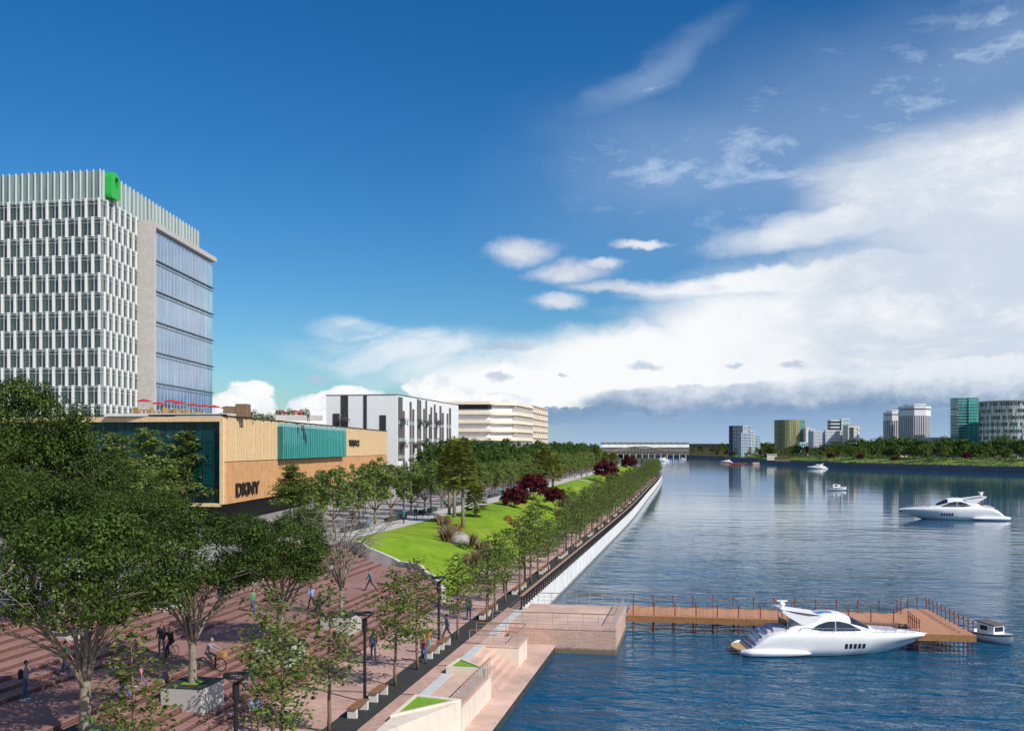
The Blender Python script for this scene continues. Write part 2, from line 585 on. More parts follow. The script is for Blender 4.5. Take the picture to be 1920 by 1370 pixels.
W = bpy.data.worlds.new('World')
SC.world = W
W.use_nodes = True
wt = W.node_tree
bg = wt.nodes['Background']
sky = wt.nodes.new('ShaderNodeTexSky')
sky.sky_type = 'NISHITA'
sky.sun_disc = False
sky.sun_elevation = SUN_EL
sky.sun_rotation = math.atan2(SUN_DIR.x, SUN_DIR.y)
sky.air_density = 1.0
sky.dust_density = .35
sky.ozone_density = 2.2
SC.view_settings.view_transform = 'Standard'
SC.view_settings.look = 'None'
SC.view_settings.exposure = 0
SC.view_settings.gamma = 1
SC.cycles.max_bounces = 8
SC.cycles.transparent_max_bounces = 8
SC.cycles.use_denoising = True


def build_sky():
    nt = wt
    tc = nt.nodes.new('ShaderNodeTexCoord')
    sp = nt.nodes.new('ShaderNodeSeparateXYZ')
    L(nt, tc.outputs['Generated'], sp.inputs[0])
    # compass angle from the river axis and tangent of the height angle
    az = mth(nt, 'ARCTAN2', mth(nt, 'ADD', mth(nt, 'MULTIPLY', sp.outputs[0], CA), mth(nt, 'MULTIPLY', sp.outputs[1], SA)),
             mth(nt, 'ADD', mth(nt, 'MULTIPLY', sp.outputs[0], -SA), mth(nt, 'MULTIPLY', sp.outputs[1], CA)))
    hor = mth(nt, 'SQRT', mth(nt, 'ADD', mth(nt, 'MULTIPLY', sp.outputs[0], sp.outputs[0]), mth(nt, 'MULTIPLY', sp.outputs[1], sp.outputs[1])))
    el = mth(nt, 'DIVIDE', sp.outputs[2], mth(nt, 'MAXIMUM', hor, .02))
    el = mth(nt, 'MINIMUM', mth(nt, 'MAXIMUM', el, 0.0), 6.0)

    def noise(sx, sy, sc, det, ox=0.0, rough=.6, dist=0.0, col=False, src=None):
        cb = nt.nodes.new('ShaderNodeCombineXYZ')
        A_, E0 = src or (az, el)
        L(nt, mth(nt, 'MULTIPLY', A_, sx), cb.inputs[0])
        L(nt, mth(nt, 'MULTIPLY', E0, sy), cb.inputs[1])
        cb.inputs[2].default_value = ox
        n = N(nt, 'ShaderNodeTexNoise', Scale=sc, Detail=det, Roughness=rough, Distortion=dist)
        L(nt, cb.outputs[0], n.inputs['Vector'])
        return n.outputs['Color' if col else 'Fac']

    def sstep(v, a, b):
        n = N(nt, 'ShaderNodeMapRange', interpolation_type='SMOOTHSTEP')
        n.inputs['From Min'].default_value = a
        n.inputs['From Max'].default_value = b
        L(nt, v, n.inputs['Value'])
        return n.outputs[0]

    A = lambda x: math.atan((x - 960) / 1900)
    E_ = lambda y: (838 - y) / 1900

    def warp(src, sc, amx, amy, ox, sy=1.4, det=6.0):
        """push the sky coordinates about so cloud rims come out ragged"""
        c = nt.nodes.new('ShaderNodeSeparateColor')
        L(nt, noise(1, sy, sc, det, ox, .55, 0, True, src), c.inputs[0])
        return (mth(nt, 'ADD', src[0], mth(nt, 'MULTIPLY', mth(nt, 'SUBTRACT', c.outputs[0], .5), amx / 1900)),
                mth(nt, 'ADD', src[1], mth(nt, 'MULTIPLY', mth(nt, 'SUBTRACT', c.outputs[1], .5), amy / 1900)))

    base = (az, el)
    wbig = warp(base, 5.0, 330, 150, 1.3)
    wmid = warp(warp(base, 12.0, 120, 60, 4.1), 34.0, 40, 24, 8.8)
    wfin = warp(warp(base, 26.0, 60, 40, 2.2), 70.0, 22, 18, 6.5)

    def ell(x, y, rx, ry, src, tilt=0.0):
        A_, E0 = src
        dx = mth(nt, 'DIVIDE', mth(nt, 'SUBTRACT', A_, A(x)), rx / 1900)
        dyy = mth(nt, 'SUBTRACT', E0, E_(y))
        if tilt:
            dyy = mth(nt, 'SUBTRACT', dyy, mth(nt, 'MULTIPLY', mth(nt, 'SUBTRACT', A_, A(x)), tilt))
        dy = mth(nt, 'DIVIDE', dyy, ry / 1900)
        return mth(nt, 'SUBTRACT', 1.0, mth(nt, 'SQRT', mth(nt, 'ADD', mth(nt, 'MULTIPLY', dx, dx), mth(nt, 'MULTIPLY', dy, dy))))

    mid = noise(1, 1.5, 14.0, 8.0, 3.1, .6, .2)
    fine = noise(1, 1.35, 40.0, 6.0, 7.7, .62, .1)
    wisp = noise(1, 2.6, 7.0, 8.0, 5.2, .62, .35, src=wbig)
    mx = lambda *a: a[0] if len(a) == 1 else mth(nt, 'MAXIMUM', a[0], mx(*a[1:]))

    hsv = N(nt, 'ShaderNodeHueSaturation', Saturation=1.42, Value=1.0)
    L(nt, sky.outputs[0], hsv.inputs['Color'])
    clear = mixc(nt, 1.0, hsv.outputs[0], SKYTINT, 'MULTIPLY')
    col = clear
    # high thin veil on the right
    veil = mx(ell(1800, 290, 680, 220, wbig, .1), ell(1330, 310, 300, 130, wbig), ell(1230, 150, 150, 45, wbig, .5), ell(1900, 170, 330, 130, wbig, .3))
    wisp2 = noise(1, 2.4, 17.0, 8.0, 12.2, .68, .25, src=warp(base, 7.0, 200, 110, 9.3))
    vm = mth(nt, 'MULTIPLY', sstep(veil, -.35, .7), sstep(mth(nt, 'ADD', mth(nt, 'MULTIPLY', wisp, .5), mth(nt, 'MULTIPLY', wisp2, .5)), .4, .66))
    vm = mth(nt, 'MAXIMUM', mth(nt, 'MULTIPLY', vm, .75), mth(nt, 'MULTIPLY', sstep(veil, -.5, .9), .3))
    col = mixc(nt, vm, col, (5.6, 7.0, 9.0))
    # the great bright anvil, with an added out-of-view stretch to whiten the tower glass
    anv = mx(ell(1960, 610, 640, 150, wbig), ell(1800, 418, 420, 44, wmid, .12), ell(2080, 420, 420, 170, wbig), ell(1230, 690, 300, 85, wmid),
             ell(1450, 650, 330, 120, wbig), ell(1560, 528, 330, 30, wmid, .08), ell(2000, 520, 260, 120, wbig), ell(3100, 610, 1000, 130, wbig), ell(1010, 720, 230, 50, wmid))
    am = sstep(mth(nt, 'ADD', anv, mth(nt, 'MULTIPLY', mth(nt, 'SUBTRACT', wisp, .5), .4)), -.2, .4)
    thin = mx(ell(760, 655, 260, 45, wbig), ell(900, 690, 260, 55, wbig), ell(660, 625, 110, 30, wmid))
    tm = mth(nt, 'MULTIPLY', sstep(thin, -.1, .7), sstep(wisp, .25, .6))
    col = mixc(nt, mth(nt, 'MULTIPLY', tm, .85), col, (8.6, 9.1, 9.6))
    shade = sstep(mth(nt, 'ADD', mth(nt, 'MULTIPLY', noise(1, 1.7, 5.5, 7.0, 9.0, .55, src=wbig), .65), mth(nt, 'MULTIPLY', wisp2, .35)), .38, .6)
    bright = mixc(nt, mth(nt, 'MULTIPLY', shade, sstep(az, A(1300), A(1620))), (9.7, 9.8, 9.9), (6.5, 7.2, 8.3))
    col = mixc(nt, mth(nt, 'MULTIPLY', am, .97), col, bright)
    # small drifting clouds in the middle
    small = mx(ell(985, 466, 75, 34, wmid), ell(1065, 512, 100, 28, wmid), ell(1130, 497, 48, 16, wmid), ell(1180, 540, 140, 18, wmid),
               ell(1195, 463, 66, 9, wmid), ell(1050, 568, 75, 20, wmid), ell(1290, 545, 90, 10, wmid))
    sm = mth(nt, 'MULTIPLY', sstep(small, -.05, .75), .85)
    col = mixc(nt, sm, col, mixc(nt, sstep(mid, .35, .65), (6.4, 6.8, 7.9), (9.2, 9.3, 9.5)))
    # white cumulus heads behind the left buildings
    cum = mx(ell(470, 742, 50, 26, wfin), ell(445, 762, 80, 26, wfin), ell(590, 758, 46, 22, wfin), ell(655, 742, 62, 20, wfin),
             ell(800, 726, 50, 26, wfin), ell(560, 790, 220, 25, wfin), ell(840, 752, 80, 28, wfin), ell(935, 748, 70, 14, wfin))
    cm = sstep(cum, 0.0, .2)
    col = mixc(nt, cm, col, mixc(nt, sstep(mth(nt, 'ADD', fine, mth(nt, 'MULTIPLY', cum, .3)), .38, .72), (7.6, 8.3, 9.1), (9.9, 9.9, 9.9)))
    # grey-blue cumulus bank along the horizon on the right
    bank_ = mx(ell(1650, 745, 520, 38, wfin, .04), ell(1270, 752, 190, 30, wfin), ell(1830, 712, 170, 30, wfin), ell(1060, 775, 130, 16, wfin))
    bm = sstep(bank_, -.02, .2)
    ht = mth(nt, 'DIVIDE', mth(nt, 'SUBTRACT', wfin[1], E_(790)), E_(695) - E_(790))
    ht = mth(nt, 'ADD', ht, mth(nt, 'MULTIPLY', mth(nt, 'SUBTRACT', mth(nt, 'ADD', mth(nt, 'MULTIPLY', fine, .55), mth(nt, 'MULTIPLY', mid, .45)), .5), 1.5))
    ht = sstep(ht, .05, 1.0)
    col = mixc(nt, mth(nt, 'MULTIPLY', bm, .92), col, mixc(nt, ht, (1.7, 2.9, 4.9), (8.0, 8.5, 9.2)))
    # small dark scraps of cloud before the bright mass
    scr = mx(ell(1205, 690, 40, 11, wfin), ell(1058, 702, 17, 6, wfin), ell(1372, 691, 24, 7, wfin), ell(1485, 692, 24, 7, wfin), ell(935, 706, 34, 10, wfin), ell(600, 713, 36, 9, wfin), ell(950, 645, 80, 9, wfin))
    col = mixc(nt, mth(nt, 'MULTIPLY', sstep(scr, 0.0, .6), .7), col, (4.6, 5.6, 7.2))
    # slate band of distant rain just above the horizon
    lowb = mth(nt, 'MULTIPLY', mth(nt, 'SUBTRACT', 1.0, sstep(mth(nt, 'ADD', wfin[1], 0.0), E_(788), E_(758))), sstep(az, A(880), A(1120)))
    col = mixc(nt, mth(nt, 'MULTIPLY', lowb, .95), col, mixc(nt, sstep(el, 0.0, E_(775)), (3.7, 5.2, 7.3), (2.6, 4.0, 6.2)))
    # the rest of the sky, away from the river view, carries broken cloud too
    back = mth(nt, 'MULTIPLY', sstep(mth(nt, 'ABSOLUTE', az), .75, 1.1), mth(nt, 'MULTIPLY', sstep(mid, .45, .62), mth(nt, 'SUBTRACT', 1.0, sstep(el, 1.0, 3.0))))
    col = mixc(nt, mth(nt, 'MULTIPLY', back, .8), col, (8.0, 8.3, 8.8))
    L(nt, col, bg.inputs['Color'])
    bg.inputs['Strength'].default_value = .1


SKYTINT = (.62, .87, 1.02)
build_sky()
# ---------------------------------------------------------------- river bank line
BANK = [(-14.2, 5), (-14.2, 120), (-14.25, 200), (-15.0, 250), (-15.8, 293), (-16.7, 360), (-17.9, 425), (-19.6, 490), (-22.4, 548), (-26, 585), (-32, 615),
        (-42, 640), (-58, 660), (-80, 680), (-110, 705), (-140, 740)]


def resample(pts, step):
    out, acc = [Vector((pts[0][0], pts[0][1]))], 0.0
    ps = [Vector(p) for p in pts]
    # smooth the corners first
    for _ in range(2):
        q = [ps[0]]
        for a, b in zip(ps, ps[1:]):
            q += [a * .75 + b * .25, a * .25 + b * .75]
        ps = q + [ps[-1]]
    last = ps[0]
    for p in ps[1:]:
        while (p - last).length >= step - acc:
            d = (p - last).normalized()
            last = last + d * (step - acc)
            acc = 0.0
            out.append(last.copy())
        acc += (p - last).length
        last = p
    return out


BPTS = resample(BANK, 2.0)
BNRM = []
for i in range(len(BPTS)):
    t = (BPTS[min(i + 1, len(BPTS) - 1)] - BPTS[max(i - 1, 0)]).normalized()
    BNRM.append(Vector((-t.y, t.x)))


def bank(s, u):
    """s metres along the bank from Y = 5, u metres inland"""
    k = max(0.0, min(len(BPTS) - 1.001, s / 2.0))
    i = int(k)
    f = k - i
    p = BPTS[i] * (1 - f) + BPTS[i + 1] * f
    n = (BNRM[i] * (1 - f) + BNRM[i + 1] * f).normalized()
    return Vector((p.x + n.x * u, p.y + n.y * u))


S_END = (len(BPTS) - 2) * 2.0


def strip(name, mat, u0, u1, z, s0, s1, ds=4.0, thick=0.0, edge=False):
    b = MB()
    n = max(2, int((s1 - s0) / ds) + 1)
    rows = []
    for i in range(n):
        s = s0 + (s1 - s0) * i / (n - 1)
        a, c = bank(s, u0), bank(s, u1)
        r = [(a.x, a.y, z), (c.x, c.y, z)]
        if thick:
            r = [(a.x, a.y, z - thick)] + r + [(c.x, c.y, z - thick)]
        rows.append(r)
    b.grid(rows)
    o = b.build(name, mat)
    return tag(o, kind='structure')


# ---------------------------------------------------------------- water and land
b = MB()
b.add([(-700, -300, 0), (2500, -300, 0), (2500, 2400, 0), (-700, 2400, 0)], [(0, 1, 2, 3)])
tag(b.build('river_water', M['water']), kind='structure')
b = MB()
b.add([(-9000, -3000, -2.5), (9000, -3000, -2.5), (9000, 12000, -2.5), (-9000, 12000, -2.5)], [(0, 1, 2, 3)])
tag(b.build('riverbed_ground', plain('riverbed', (.1, .1, .09), .9)), kind='structure')
UP = 5.2
# upper street level on this bank
b = MB()
inner = [bank(s, 22) for s in np.arange(84, S_END, 8.0)]
poly = [(-39.4, -60), (-39.4, 88), (-36.2, 88.2)] + [(p.x, p.y) for p in inner if p.y > 89] + [(-400, 800), (-4000, 2500), (-4000, -60)]
b.add([(x, y, UP) for x, y in poly], [tuple(range(len(poly)))])
tag(b.build('upper_street', M['plaza']), kind='structure')
# promenade
prom_mat = paver('pink_promenade', (.5, .31, .26), (.6, .4, .33), (.34, .22, .18), .4, .2, .01, .22)
nt = prom_mat.node_tree
bs = nt.nodes['Principled BSDF']
g = N(nt, 'ShaderNodeNewGeometry')
sp = N(nt, 'ShaderNodeSeparateXYZ')
L(nt, g.outputs['Position'], sp.inputs[0])
fr = mth(nt, 'FRACT', mth(nt, 'DIVIDE', mth(nt, 'SUBTRACT', sp.outputs[1], 1.2), 7.1))
old = bs.inputs['Base Color'].links[0].from_socket
L(nt, mixc(nt, mth(nt, 'MULTIPLY', mth(nt, 'LESS_THAN', fr, .038), .8), old, (.1, .065, .055)), bs.inputs['Base Color'])
strip('promenade', prom_mat, .25, 7.25, 1.95, 0, S_END)
strip('planting_strip', M['asphalt'], 1.35, 2.95, 1.954, 0, S_END)


def wall_y(x):
    """front edge of the raised lawn"""
    t = [(-37.5, 99), (-34.5, 96.2), (-32, 93.4), (-29, 92.4), (-27, 91.2), (-25, 89.2), (-23.2, 86.6), (-22, 84), (-21.4, 81.5)]
    if x <= t[0][0]:
        return t[0][1]
    for (a, ya), (c, yc) in zip(t, t[1:]):
        if x <= c:
            return ya + (yc - ya) * (x - a) / (c - a)
    return t[-1][1]


# ---------------------------------------------------------------- steps
TREADS = [(-21.3, 2.13), (-21.9, 2.31), (-22.5, 2.49), (-23.1, 2.67), (-23.7, 2.95), (-24.9, 3.17), (-25.35, 3.39), (-25.8, 3.6)]
TREADS += [(-30.3 - .91 * i, 3.6 + .1778 * (i + 1)) for i in range(9)]


def step_z(x):
    z = 1.95
    for X, h in TREADS:
        if x <= X:
            z = h
    return z


b = MB()
for k, (X, z) in enumerate(TREADS):
    zp = TREADS[k - 1][1] if k else 1.95
    Xn = TREADS[k + 1][0] if k + 1 < len(TREADS) else -39.6
    y1 = wall_y(X) + .1
    y1n = wall_y(Xn) + .1
    y0 = 15
    e = .028
    # the riser is the same stone, coloured darker for shade, set back under the nosing of the tread above
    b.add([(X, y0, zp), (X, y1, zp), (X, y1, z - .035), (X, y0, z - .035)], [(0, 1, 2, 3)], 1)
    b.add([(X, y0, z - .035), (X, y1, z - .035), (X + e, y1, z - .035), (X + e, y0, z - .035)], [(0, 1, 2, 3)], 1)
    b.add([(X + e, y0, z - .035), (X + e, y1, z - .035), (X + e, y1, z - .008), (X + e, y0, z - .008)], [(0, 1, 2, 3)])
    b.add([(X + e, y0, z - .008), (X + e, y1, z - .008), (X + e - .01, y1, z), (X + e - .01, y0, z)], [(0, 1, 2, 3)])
    # tread, with a dark strip of painted shade and dirt at the foot of the next riser
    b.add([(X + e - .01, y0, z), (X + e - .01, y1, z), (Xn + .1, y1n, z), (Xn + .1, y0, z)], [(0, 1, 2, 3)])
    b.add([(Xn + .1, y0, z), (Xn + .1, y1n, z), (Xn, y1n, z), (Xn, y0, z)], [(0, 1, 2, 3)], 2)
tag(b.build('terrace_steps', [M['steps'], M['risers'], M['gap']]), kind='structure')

# ---------------------------------------------------------------- lawn on its bank
MOUNDS = [(-27, 101, 1.7, 9, 8), (-25.5, 119, 2.3, 5, 9), (-27.5, 150, 1.9, 5, 13), (-28, 190, 1.0, 6, 12), (-29, 250, 1.0, 6, 20), (-30, 330, .8, 6, 20)]


def park_z(X, Y, u):
    t = max(0.0, min(1.0, (u - 7.2) / 14.8))
    t = t * t * (3 - 2 * t)
    z = 2.02 + (5.22 - 2.02) * t
    e = min(1.0, max(0, (u - 7.2) / 3)) * min(1.0, max(0, (22 - u) / 3))
    for mx_, my_, h, rx, ry in MOUNDS:
        z += h * math.exp(-((X - mx_) / rx) ** 2 - ((Y - my_) / ry) ** 2) * e
    return z


b = MB()
rows = []
NU = 34
for i in range(150):
    row = []
    for j in range(NU + 1):
        u = 7.2 + 14.8 * j / NU
        if i < 30:
            X = -14.2 - u
            Y = wall_y(X) + (140 - wall_y(X)) * i / 30
        else:
            s = 135 + (i - 30) * 4.0
            p = bank(min(s, S_END), u)
            X, Y = p.x, p.y
        row.append((X, Y, park_z(X, Y, u)))
    rows.append(row)
b.grid(rows)
lawn = tag(b.build('lawn', M['lawn'], smooth=True), kind='structure')
# white retaining wall in front of the lawn
b = MB()
xs = np.linspace(-37.4, -21.4, 40)
rows = []
for x in xs:
    u = -14.2 - x
    zt = max(park_z(x, wall_y(x), u), step_z(x) + .35) + .12
    y = wall_y(x)
    dy = (wall_y(x + .1) - wall_y(x - .1)) / .2
    n = Vector((-dy, 1)).normalized() * .35
    rows.append([(x, y, 1.5), (x, y, zt), (x + n.x, y + n.y, zt), (x + n.x, y + n.y, 1.5)])
b.grid(rows, flip=True)
b.add(rows[-1], [(0, 1, 2, 3)])
b.add(rows[0], [(3, 2, 1, 0)])
tag(b.build('retaining_wall', M['conc']), 'curved pale concrete retaining wall holding the lawn above the rose steps', 'wall')
# pale paths along and across the lawn
b = MB()
rows = []
for s in np.arange(100, 520, 3.0):
    rows.append([(*bank(s, u), UP + .03) for u in (21.6, 25.4)])
b.grid(rows)
tag(b.build('upper_path', M['path']), kind='structure')
for s0 in (196, 285):
    b = MB()
    rows = []
    for k in range(26):
        u = 7.3 + 14.4 * k / 25
        r = []
        for w in (0, 1.5, 3.0):
            p = bank(s0 + w + k * .35, u)
            r.append((p.x, p.y, park_z(p.x, p.y, u) + .07))
        rows.append(r)
    b.grid(rows, flip=True)
    tag(b.build('cross_path', M['path']), kind='structure')

# ---------------------------------------------------------------- sea wall and its black railing
b = MB()
rows = []
for s in np.arange(75.5, S_END, 2.0):
    e, a, c = bank(s, -.02), bank(s, .25), bank(s, -.1)
    rows.append([(e.x, e.y, -2.6), (e.x, e.y, 1.62), (c.x, c.y, 1.66), (c.x, c.y, 1.99), (a.x, a.y, 1.99), (a.x, a.y, 1.9)])
b.grid(rows, flip=False)
b.add(rows[0], [(0, 1, 2, 3, 4, 5)])
tag(b.build('sea_wall', M['seawall']), 'long white concrete sea wall rising from the river below the black railing', 'wall')

rl = empty('promenade_railing', (-14.1, 79.4, 1.99))
tag(rl, 'long black metal railing with flat wooden handrail on top of the white sea wall', 'railing')
b = MB()
rows = []
S0 = 74.4
for s in np.arange(S0, S_END - 4, 1.6):
    a, c = bank(s, -.02), bank(s, .2)
    rows.append([(a.x, a.y, 3.0), (a.x, a.y, 3.06), (c.x, c.y, 3.06), (c.x, c.y, 3.0), (a.x, a.y, 3.0)])
b.grid(rows)
b.add(rows[0][:4], [(0, 1, 2, 3)])
inv = Vector((14.1, -79.4, -1.99))
hr = b.build('handrail', M['rail_wood'], rl, loc=inv)
b = MB()
for zz in (2.14, 2.42, 2.66, 2.9):
    rows = []
    for s in np.arange(S0, S_END - 4, 1.6):
        a, c = bank(s, .06), bank(s, .12)
        rows.append([(a.x, a.y, zz), (a.x, a.y, zz + .06), (c.x, c.y, zz + .06), (c.x, c.y, zz), (a.x, a.y, zz)])
    b.grid(rows)
b.build('cross_rail', M['black'], rl, loc=inv)
pm = MB()
pm.box(-.05, .05, -.09, -.03, 0, 1.0).box(-.05, .05, .03, .09, 0, 1.0).box(-.07, .07, -.11, .11, 0, .04).box(-.045, .045, -.03, .03, .55, .72)
pmesh = pm.mesh('railing_post', M['black'])
rest = MB()
for k in range(330):
    s = S0 + .1 + k * 1.25
    if s > S_END - 5:
        break
    p, q = bank(s, .09), bank(s + .5, .09)
    a = math.atan2(q.y - p.y, q.x - p.x) - math.pi / 2
    if k < 99:
        inst('post', pmesh, rl, (p.x + 14.1, p.y - 79.4, 0), a)
    else:
        rest.obox((p.x, p.y), (math.cos(a), math.sin(a)), -.06, .06, -.1, .1, 1.99, 3.0)
tag(rest.build('post', M['black'], rl, loc=inv), kind='stuff')

# ---------------------------------------------------------------- quay: drain, platform, lower landing, steps, planters
b = MB()
for y0, y1 in ((20, 47.2), (49.6, 56.0), (58.6, 64.5), (68.4, 79.0)):
    b.box(-14.62, -14.02, y0, y1, 1.8, 1.97)
b.box(-14.66, -14.0, 15, 79.2, 1.4, 1.945, 1)
tag(b.build('drain_strip', [M['channel'], M['quay']]), kind='structure')
b = MB()
QZ = .6
b.add([(-14.05, 15, QZ), (-10.55, 15, QZ), (-10.55, 72.48, QZ), (-14.05, 72.48, QZ), (-10.55, 15, QZ - .12), (-10.55, 72.48, QZ - .12)], [(0, 1, 2, 3), (1, 4, 5, 2)])
b.add([(-10.58, 15, QZ - .12), (-10.58, 15, -2.6), (-10.58, 72.48, -2.6), (-10.58, 72.48, QZ - .12)], [(0, 1, 2, 3)], 1)
tag(b.build('quay_landing', [M['quay'], plain('dark_quay_face', (.05, .05, .045), .5, .4, 2)]), kind='structure')  # river face coloured darker than the paving

pl = empty('stone_platform', (-10, 77.5, 0))
tag(pl, 'rectangular pink brick platform jutting into the river at the head of the jetty', 'platform')
b = MB()
b.box(-14.0, -6.2, 72.5, 82.5, -2.6, 1.72)
b.build('base', M['brick'], pl, loc=(10, -77.5, 0))
b = MB()
b.box(-14.0, -6.17, 72.47, 82.53, 1.722, 1.952)
b.build('paving', M['quay'], pl, loc=(10, -77.5, 0))

# balcony over the landing
bl = empty('quay_balcony', (-12.9, 66.2, 0))
tag(bl, 'small raised quay balcony with pale walls between the brick platform and the quay steps', 'balcony')
I = (12.9, -66.2, 0)
b = MB()
b.box(-14.0, -11.8, 64.6, 67.8, .5, 1.86)
b.build('wall', M['cream'], bl, loc=I)
b = MB()
b.box(-14.0, -11.76, 64.56, 67.84, 1.862, 1.955)
b.build('paving', M['quay'], bl, loc=I)


def quay_rail(name, pts, z, label, posts, bars=2, hh=.92, rail=.028, mat_post='steel'):
    t = empty(name, (pts[0][0], pts[0][1], z))
    tag(t, label, 'railing')
    o = Vector((pts[0][0], pts[0][1], z))
    P = [Vector((p[0], p[1], z)) - o for p in pts]
    b = MB()
    b.tube([p + Vector((0, 0, hh)) for p in P], rail * 1.25, 6)
    b.build('handrail', M['bronze'], t)
    if bars:
        b = MB()
        for k in range(bars):
            h = hh * (k + 1) / (bars + 1)
            b.tube([p + Vector((0, 0, h)) for p in P], rail * .45, 4)
        b.build('cross_rail', M[mat_post], t)
    q = MB()
    q.tube([(0, 0, 0), (0, 0, hh)], rail * .7, 5)
    me = q.mesh('rail_post', M[mat_post])
    for a, c in zip(P, P[1:]):
        n = max(1, round((c - a).length / posts))
        for k in range(n + (1 if c is P[-1] else 0)):
            inst('post', me, t, a + (c - a) * (k / n))
    return t


quay_rail('platform_railing', [(-15.2, 72.62), (-6.32, 72.62)], 1.955, 'thin bronze railing along the near edge of the brick platform', 1.05)
quay_rail('platform_railing', [(-6.32, 72.8), (-6.32, 81.5)], 1.955, 'thin bronze railing on the river end of the brick platform', .9, 4)
quay_rail('platform_railing', [(-13.4, 82.4), (-6.0, 82.4)], 1.955, 'thin bronze railing along the far edge of the brick platform', 1.05)
quay_rail('balcony_railing', [(-15.1, 64.7), (-11.88, 64.7), (-11.88, 67.7), (-15.3, 67.7)], 1.957, 'bronze railing round three sides of the small quay balcony', .75, 3)
# quay steps beside the balcony
b = MB()
for k in range(5):
    x = -13.95 + .42 * k
    b.box(x, x + .42, 56.6, 64.58, .5, 1.95 - .225 * (k + 1))
tag(b.build('quay_steps', M['quay']), kind='structure')


def wedge_planter(pts, z0, z1, label):
    t = empty('triangular_planter', (pts[0][0], pts[0][1], z0))
    tag(t, label, 'planter')
    c = Vector((sum(p[0] for p in pts) / 3, sum(p[1] for p in pts) / 3))
    ins = [(p[0] + (c.x - p[0]) * .2, p[1] + (c.y - p[1]) * .2) for p in pts]
    o = (-pts[0][0], -pts[0][1], -z0)
    b = MB()
    n = 3
    ztop = z1 if isinstance(z1, list) else [z1] * 3
    for i in range(3):
        j = (i + 1) % 3
        P = [(*pts[i], z0), (*pts[j], z0), (*pts[j], ztop[j]), (*pts[i], ztop[i]), (*ins[j], ztop[j]), (*ins[i], ztop[i]), (*ins[j], z0), (*ins[i], z0)]
        b.add(P, [(0, 1, 2, 3), (3, 2, 4, 5), (5, 4, 6, 7)])
    b.build('wall', M['cream'], t, loc=o)
    b = MB()
    b.add([(*p, zt - .06) for p, zt in zip(ins, ztop)], [(0, 1, 2)])
    b.build('turf', M['turf'], t, loc=o)
    return t


wedge_planter([(-14.45, 56.05), (-12.0, 55.9), (-14.3, 58.6)], .55, 2.36, 'triangular cream planter with bright turf beside the quay steps')
wedge_planter([(-14.45, 45.6), (-11.9, 49.2), (-14.4, 49.6)], .55, [2.3, 2.3, 2.34], 'triangular cream planter with bright turf at the bottom edge, below the quay terrace')
# raised terrace between the planters
tr = empty('quay_terrace', (-13, 52.5, 0))
tag(tr, 'raised peach paved quay terrace with a cream side wall above the landing', 'terrace')
b = MB()
b.box(-14.0, -11.9, 49.3, 56.5, .55, 1.86)
b.build('wall', M['cream'], tr, loc=(13, -52.5, 0))
b = MB()
b.box(-14.0, -11.88, 49.3, 55.88, 1.862, 1.957)
b.build('paving', M['quay'], tr, loc=(13, -52.5, 0))
quay_rail('terrace_railing', [(-11.96, 49.4), (-11.96, 56.4)], 1.957, 'bronze railing with cross bars along the raised quay terrace', .62, 4)
b = MB()
b.prism([(-14.4, 42), (-11.9, 49.15), (-14.4, 45.5)], .55, 2.2)
for k in range(5):
    x = -13.6 + .42 * k
    b.box(x, x + .42, 30, 42 + (x + 14) * 2.4, .5, 1.95 - .225 * (k + 1))
tag(b.build('quay_stair_wall', M['cream']), 'cream concrete stair wall below the nearest triangular planter', 'wall')

# ---------------------------------------------------------------- jetty
JZ = 1.35
jt = empty('jetty', (-6.2, 84.2, 0))
tag(jt, 'long narrow wooden jetty with red posts and rope rails ending in a crosswise head', 'jetty')
JO = Vector((6.2, -84.2, 0))
HEAD = [(15.2, 77.6), (19.2, 77.8), (18.3, 89.6), (16.6, 89.6), (15.2, 86.7)]
b = MB()
RAMP = [(-6.14, 81.9, 1.75), (-4, 81.9, 1.36)]
NB = 120
b.box(-6.14, 15.2, 81.9, 86.7, JZ - .1, JZ)
b.prism(HEAD, JZ - .1, JZ)
deckm, nt, bs = nodes('jetty_boards')
g = N(nt, 'ShaderNodeNewGeometry')
sp = N(nt, 'ShaderNodeSeparateXYZ')
L(nt, g.outputs['Position'], sp.inputs[0])
yy = mth(nt, 'DIVIDE', sp.outputs[0], .16)
wn = N(nt, 'ShaderNodeTexWhiteNoise', noise_dimensions='1D')
L(nt, mth(nt, 'FLOOR', yy), wn.inputs['W'])
no = N(nt, 'ShaderNodeTexNoise', Scale=1.3, Detail=6.0)
L(nt, g.outputs['Position'], no.inputs['Vector'])
cc = mixc(nt, mth(nt, 'ADD', mth(nt, 'MULTIPLY', wn.outputs['Value'], .5), mth(nt, 'MULTIPLY', no.outputs['Fac'], .5)), (.42, .19, .1), (.58, .3, .17))
L(nt, mixc(nt, mth(nt, 'MULTIPLY', mth(nt, 'LESS_THAN', mth(nt, 'FRACT', yy), .07), .7), cc, (.08, .035, .02)), bs.inputs['Base Color'])
bs.inputs['Roughness'].default_value = .75
b.build('deck', deckm, jt, loc=JO)
b = MB()
b.box(-6.1, 15.16, 81.86, 81.9, JZ - .5, JZ - .02)
b.box(-6.1, 16.6, 86.7, 86.74, JZ - .5, JZ - .02)
for (x0, y0), (x1, y1) in zip(HEAD, HEAD[1:] + HEAD[:1]):
    if abs(x0 - 15.2) < .01 and abs(x1 - 15.2) < .01 and y0 > y1:
        y0 = 81.9
    d = Vector((x1 - x0, y1 - y0))
    u = d.normalized()
    b.obox((x0, y0), (u.x, u.y), 0, d.length, 0, .05, JZ - .5, JZ - .02)
k = 0
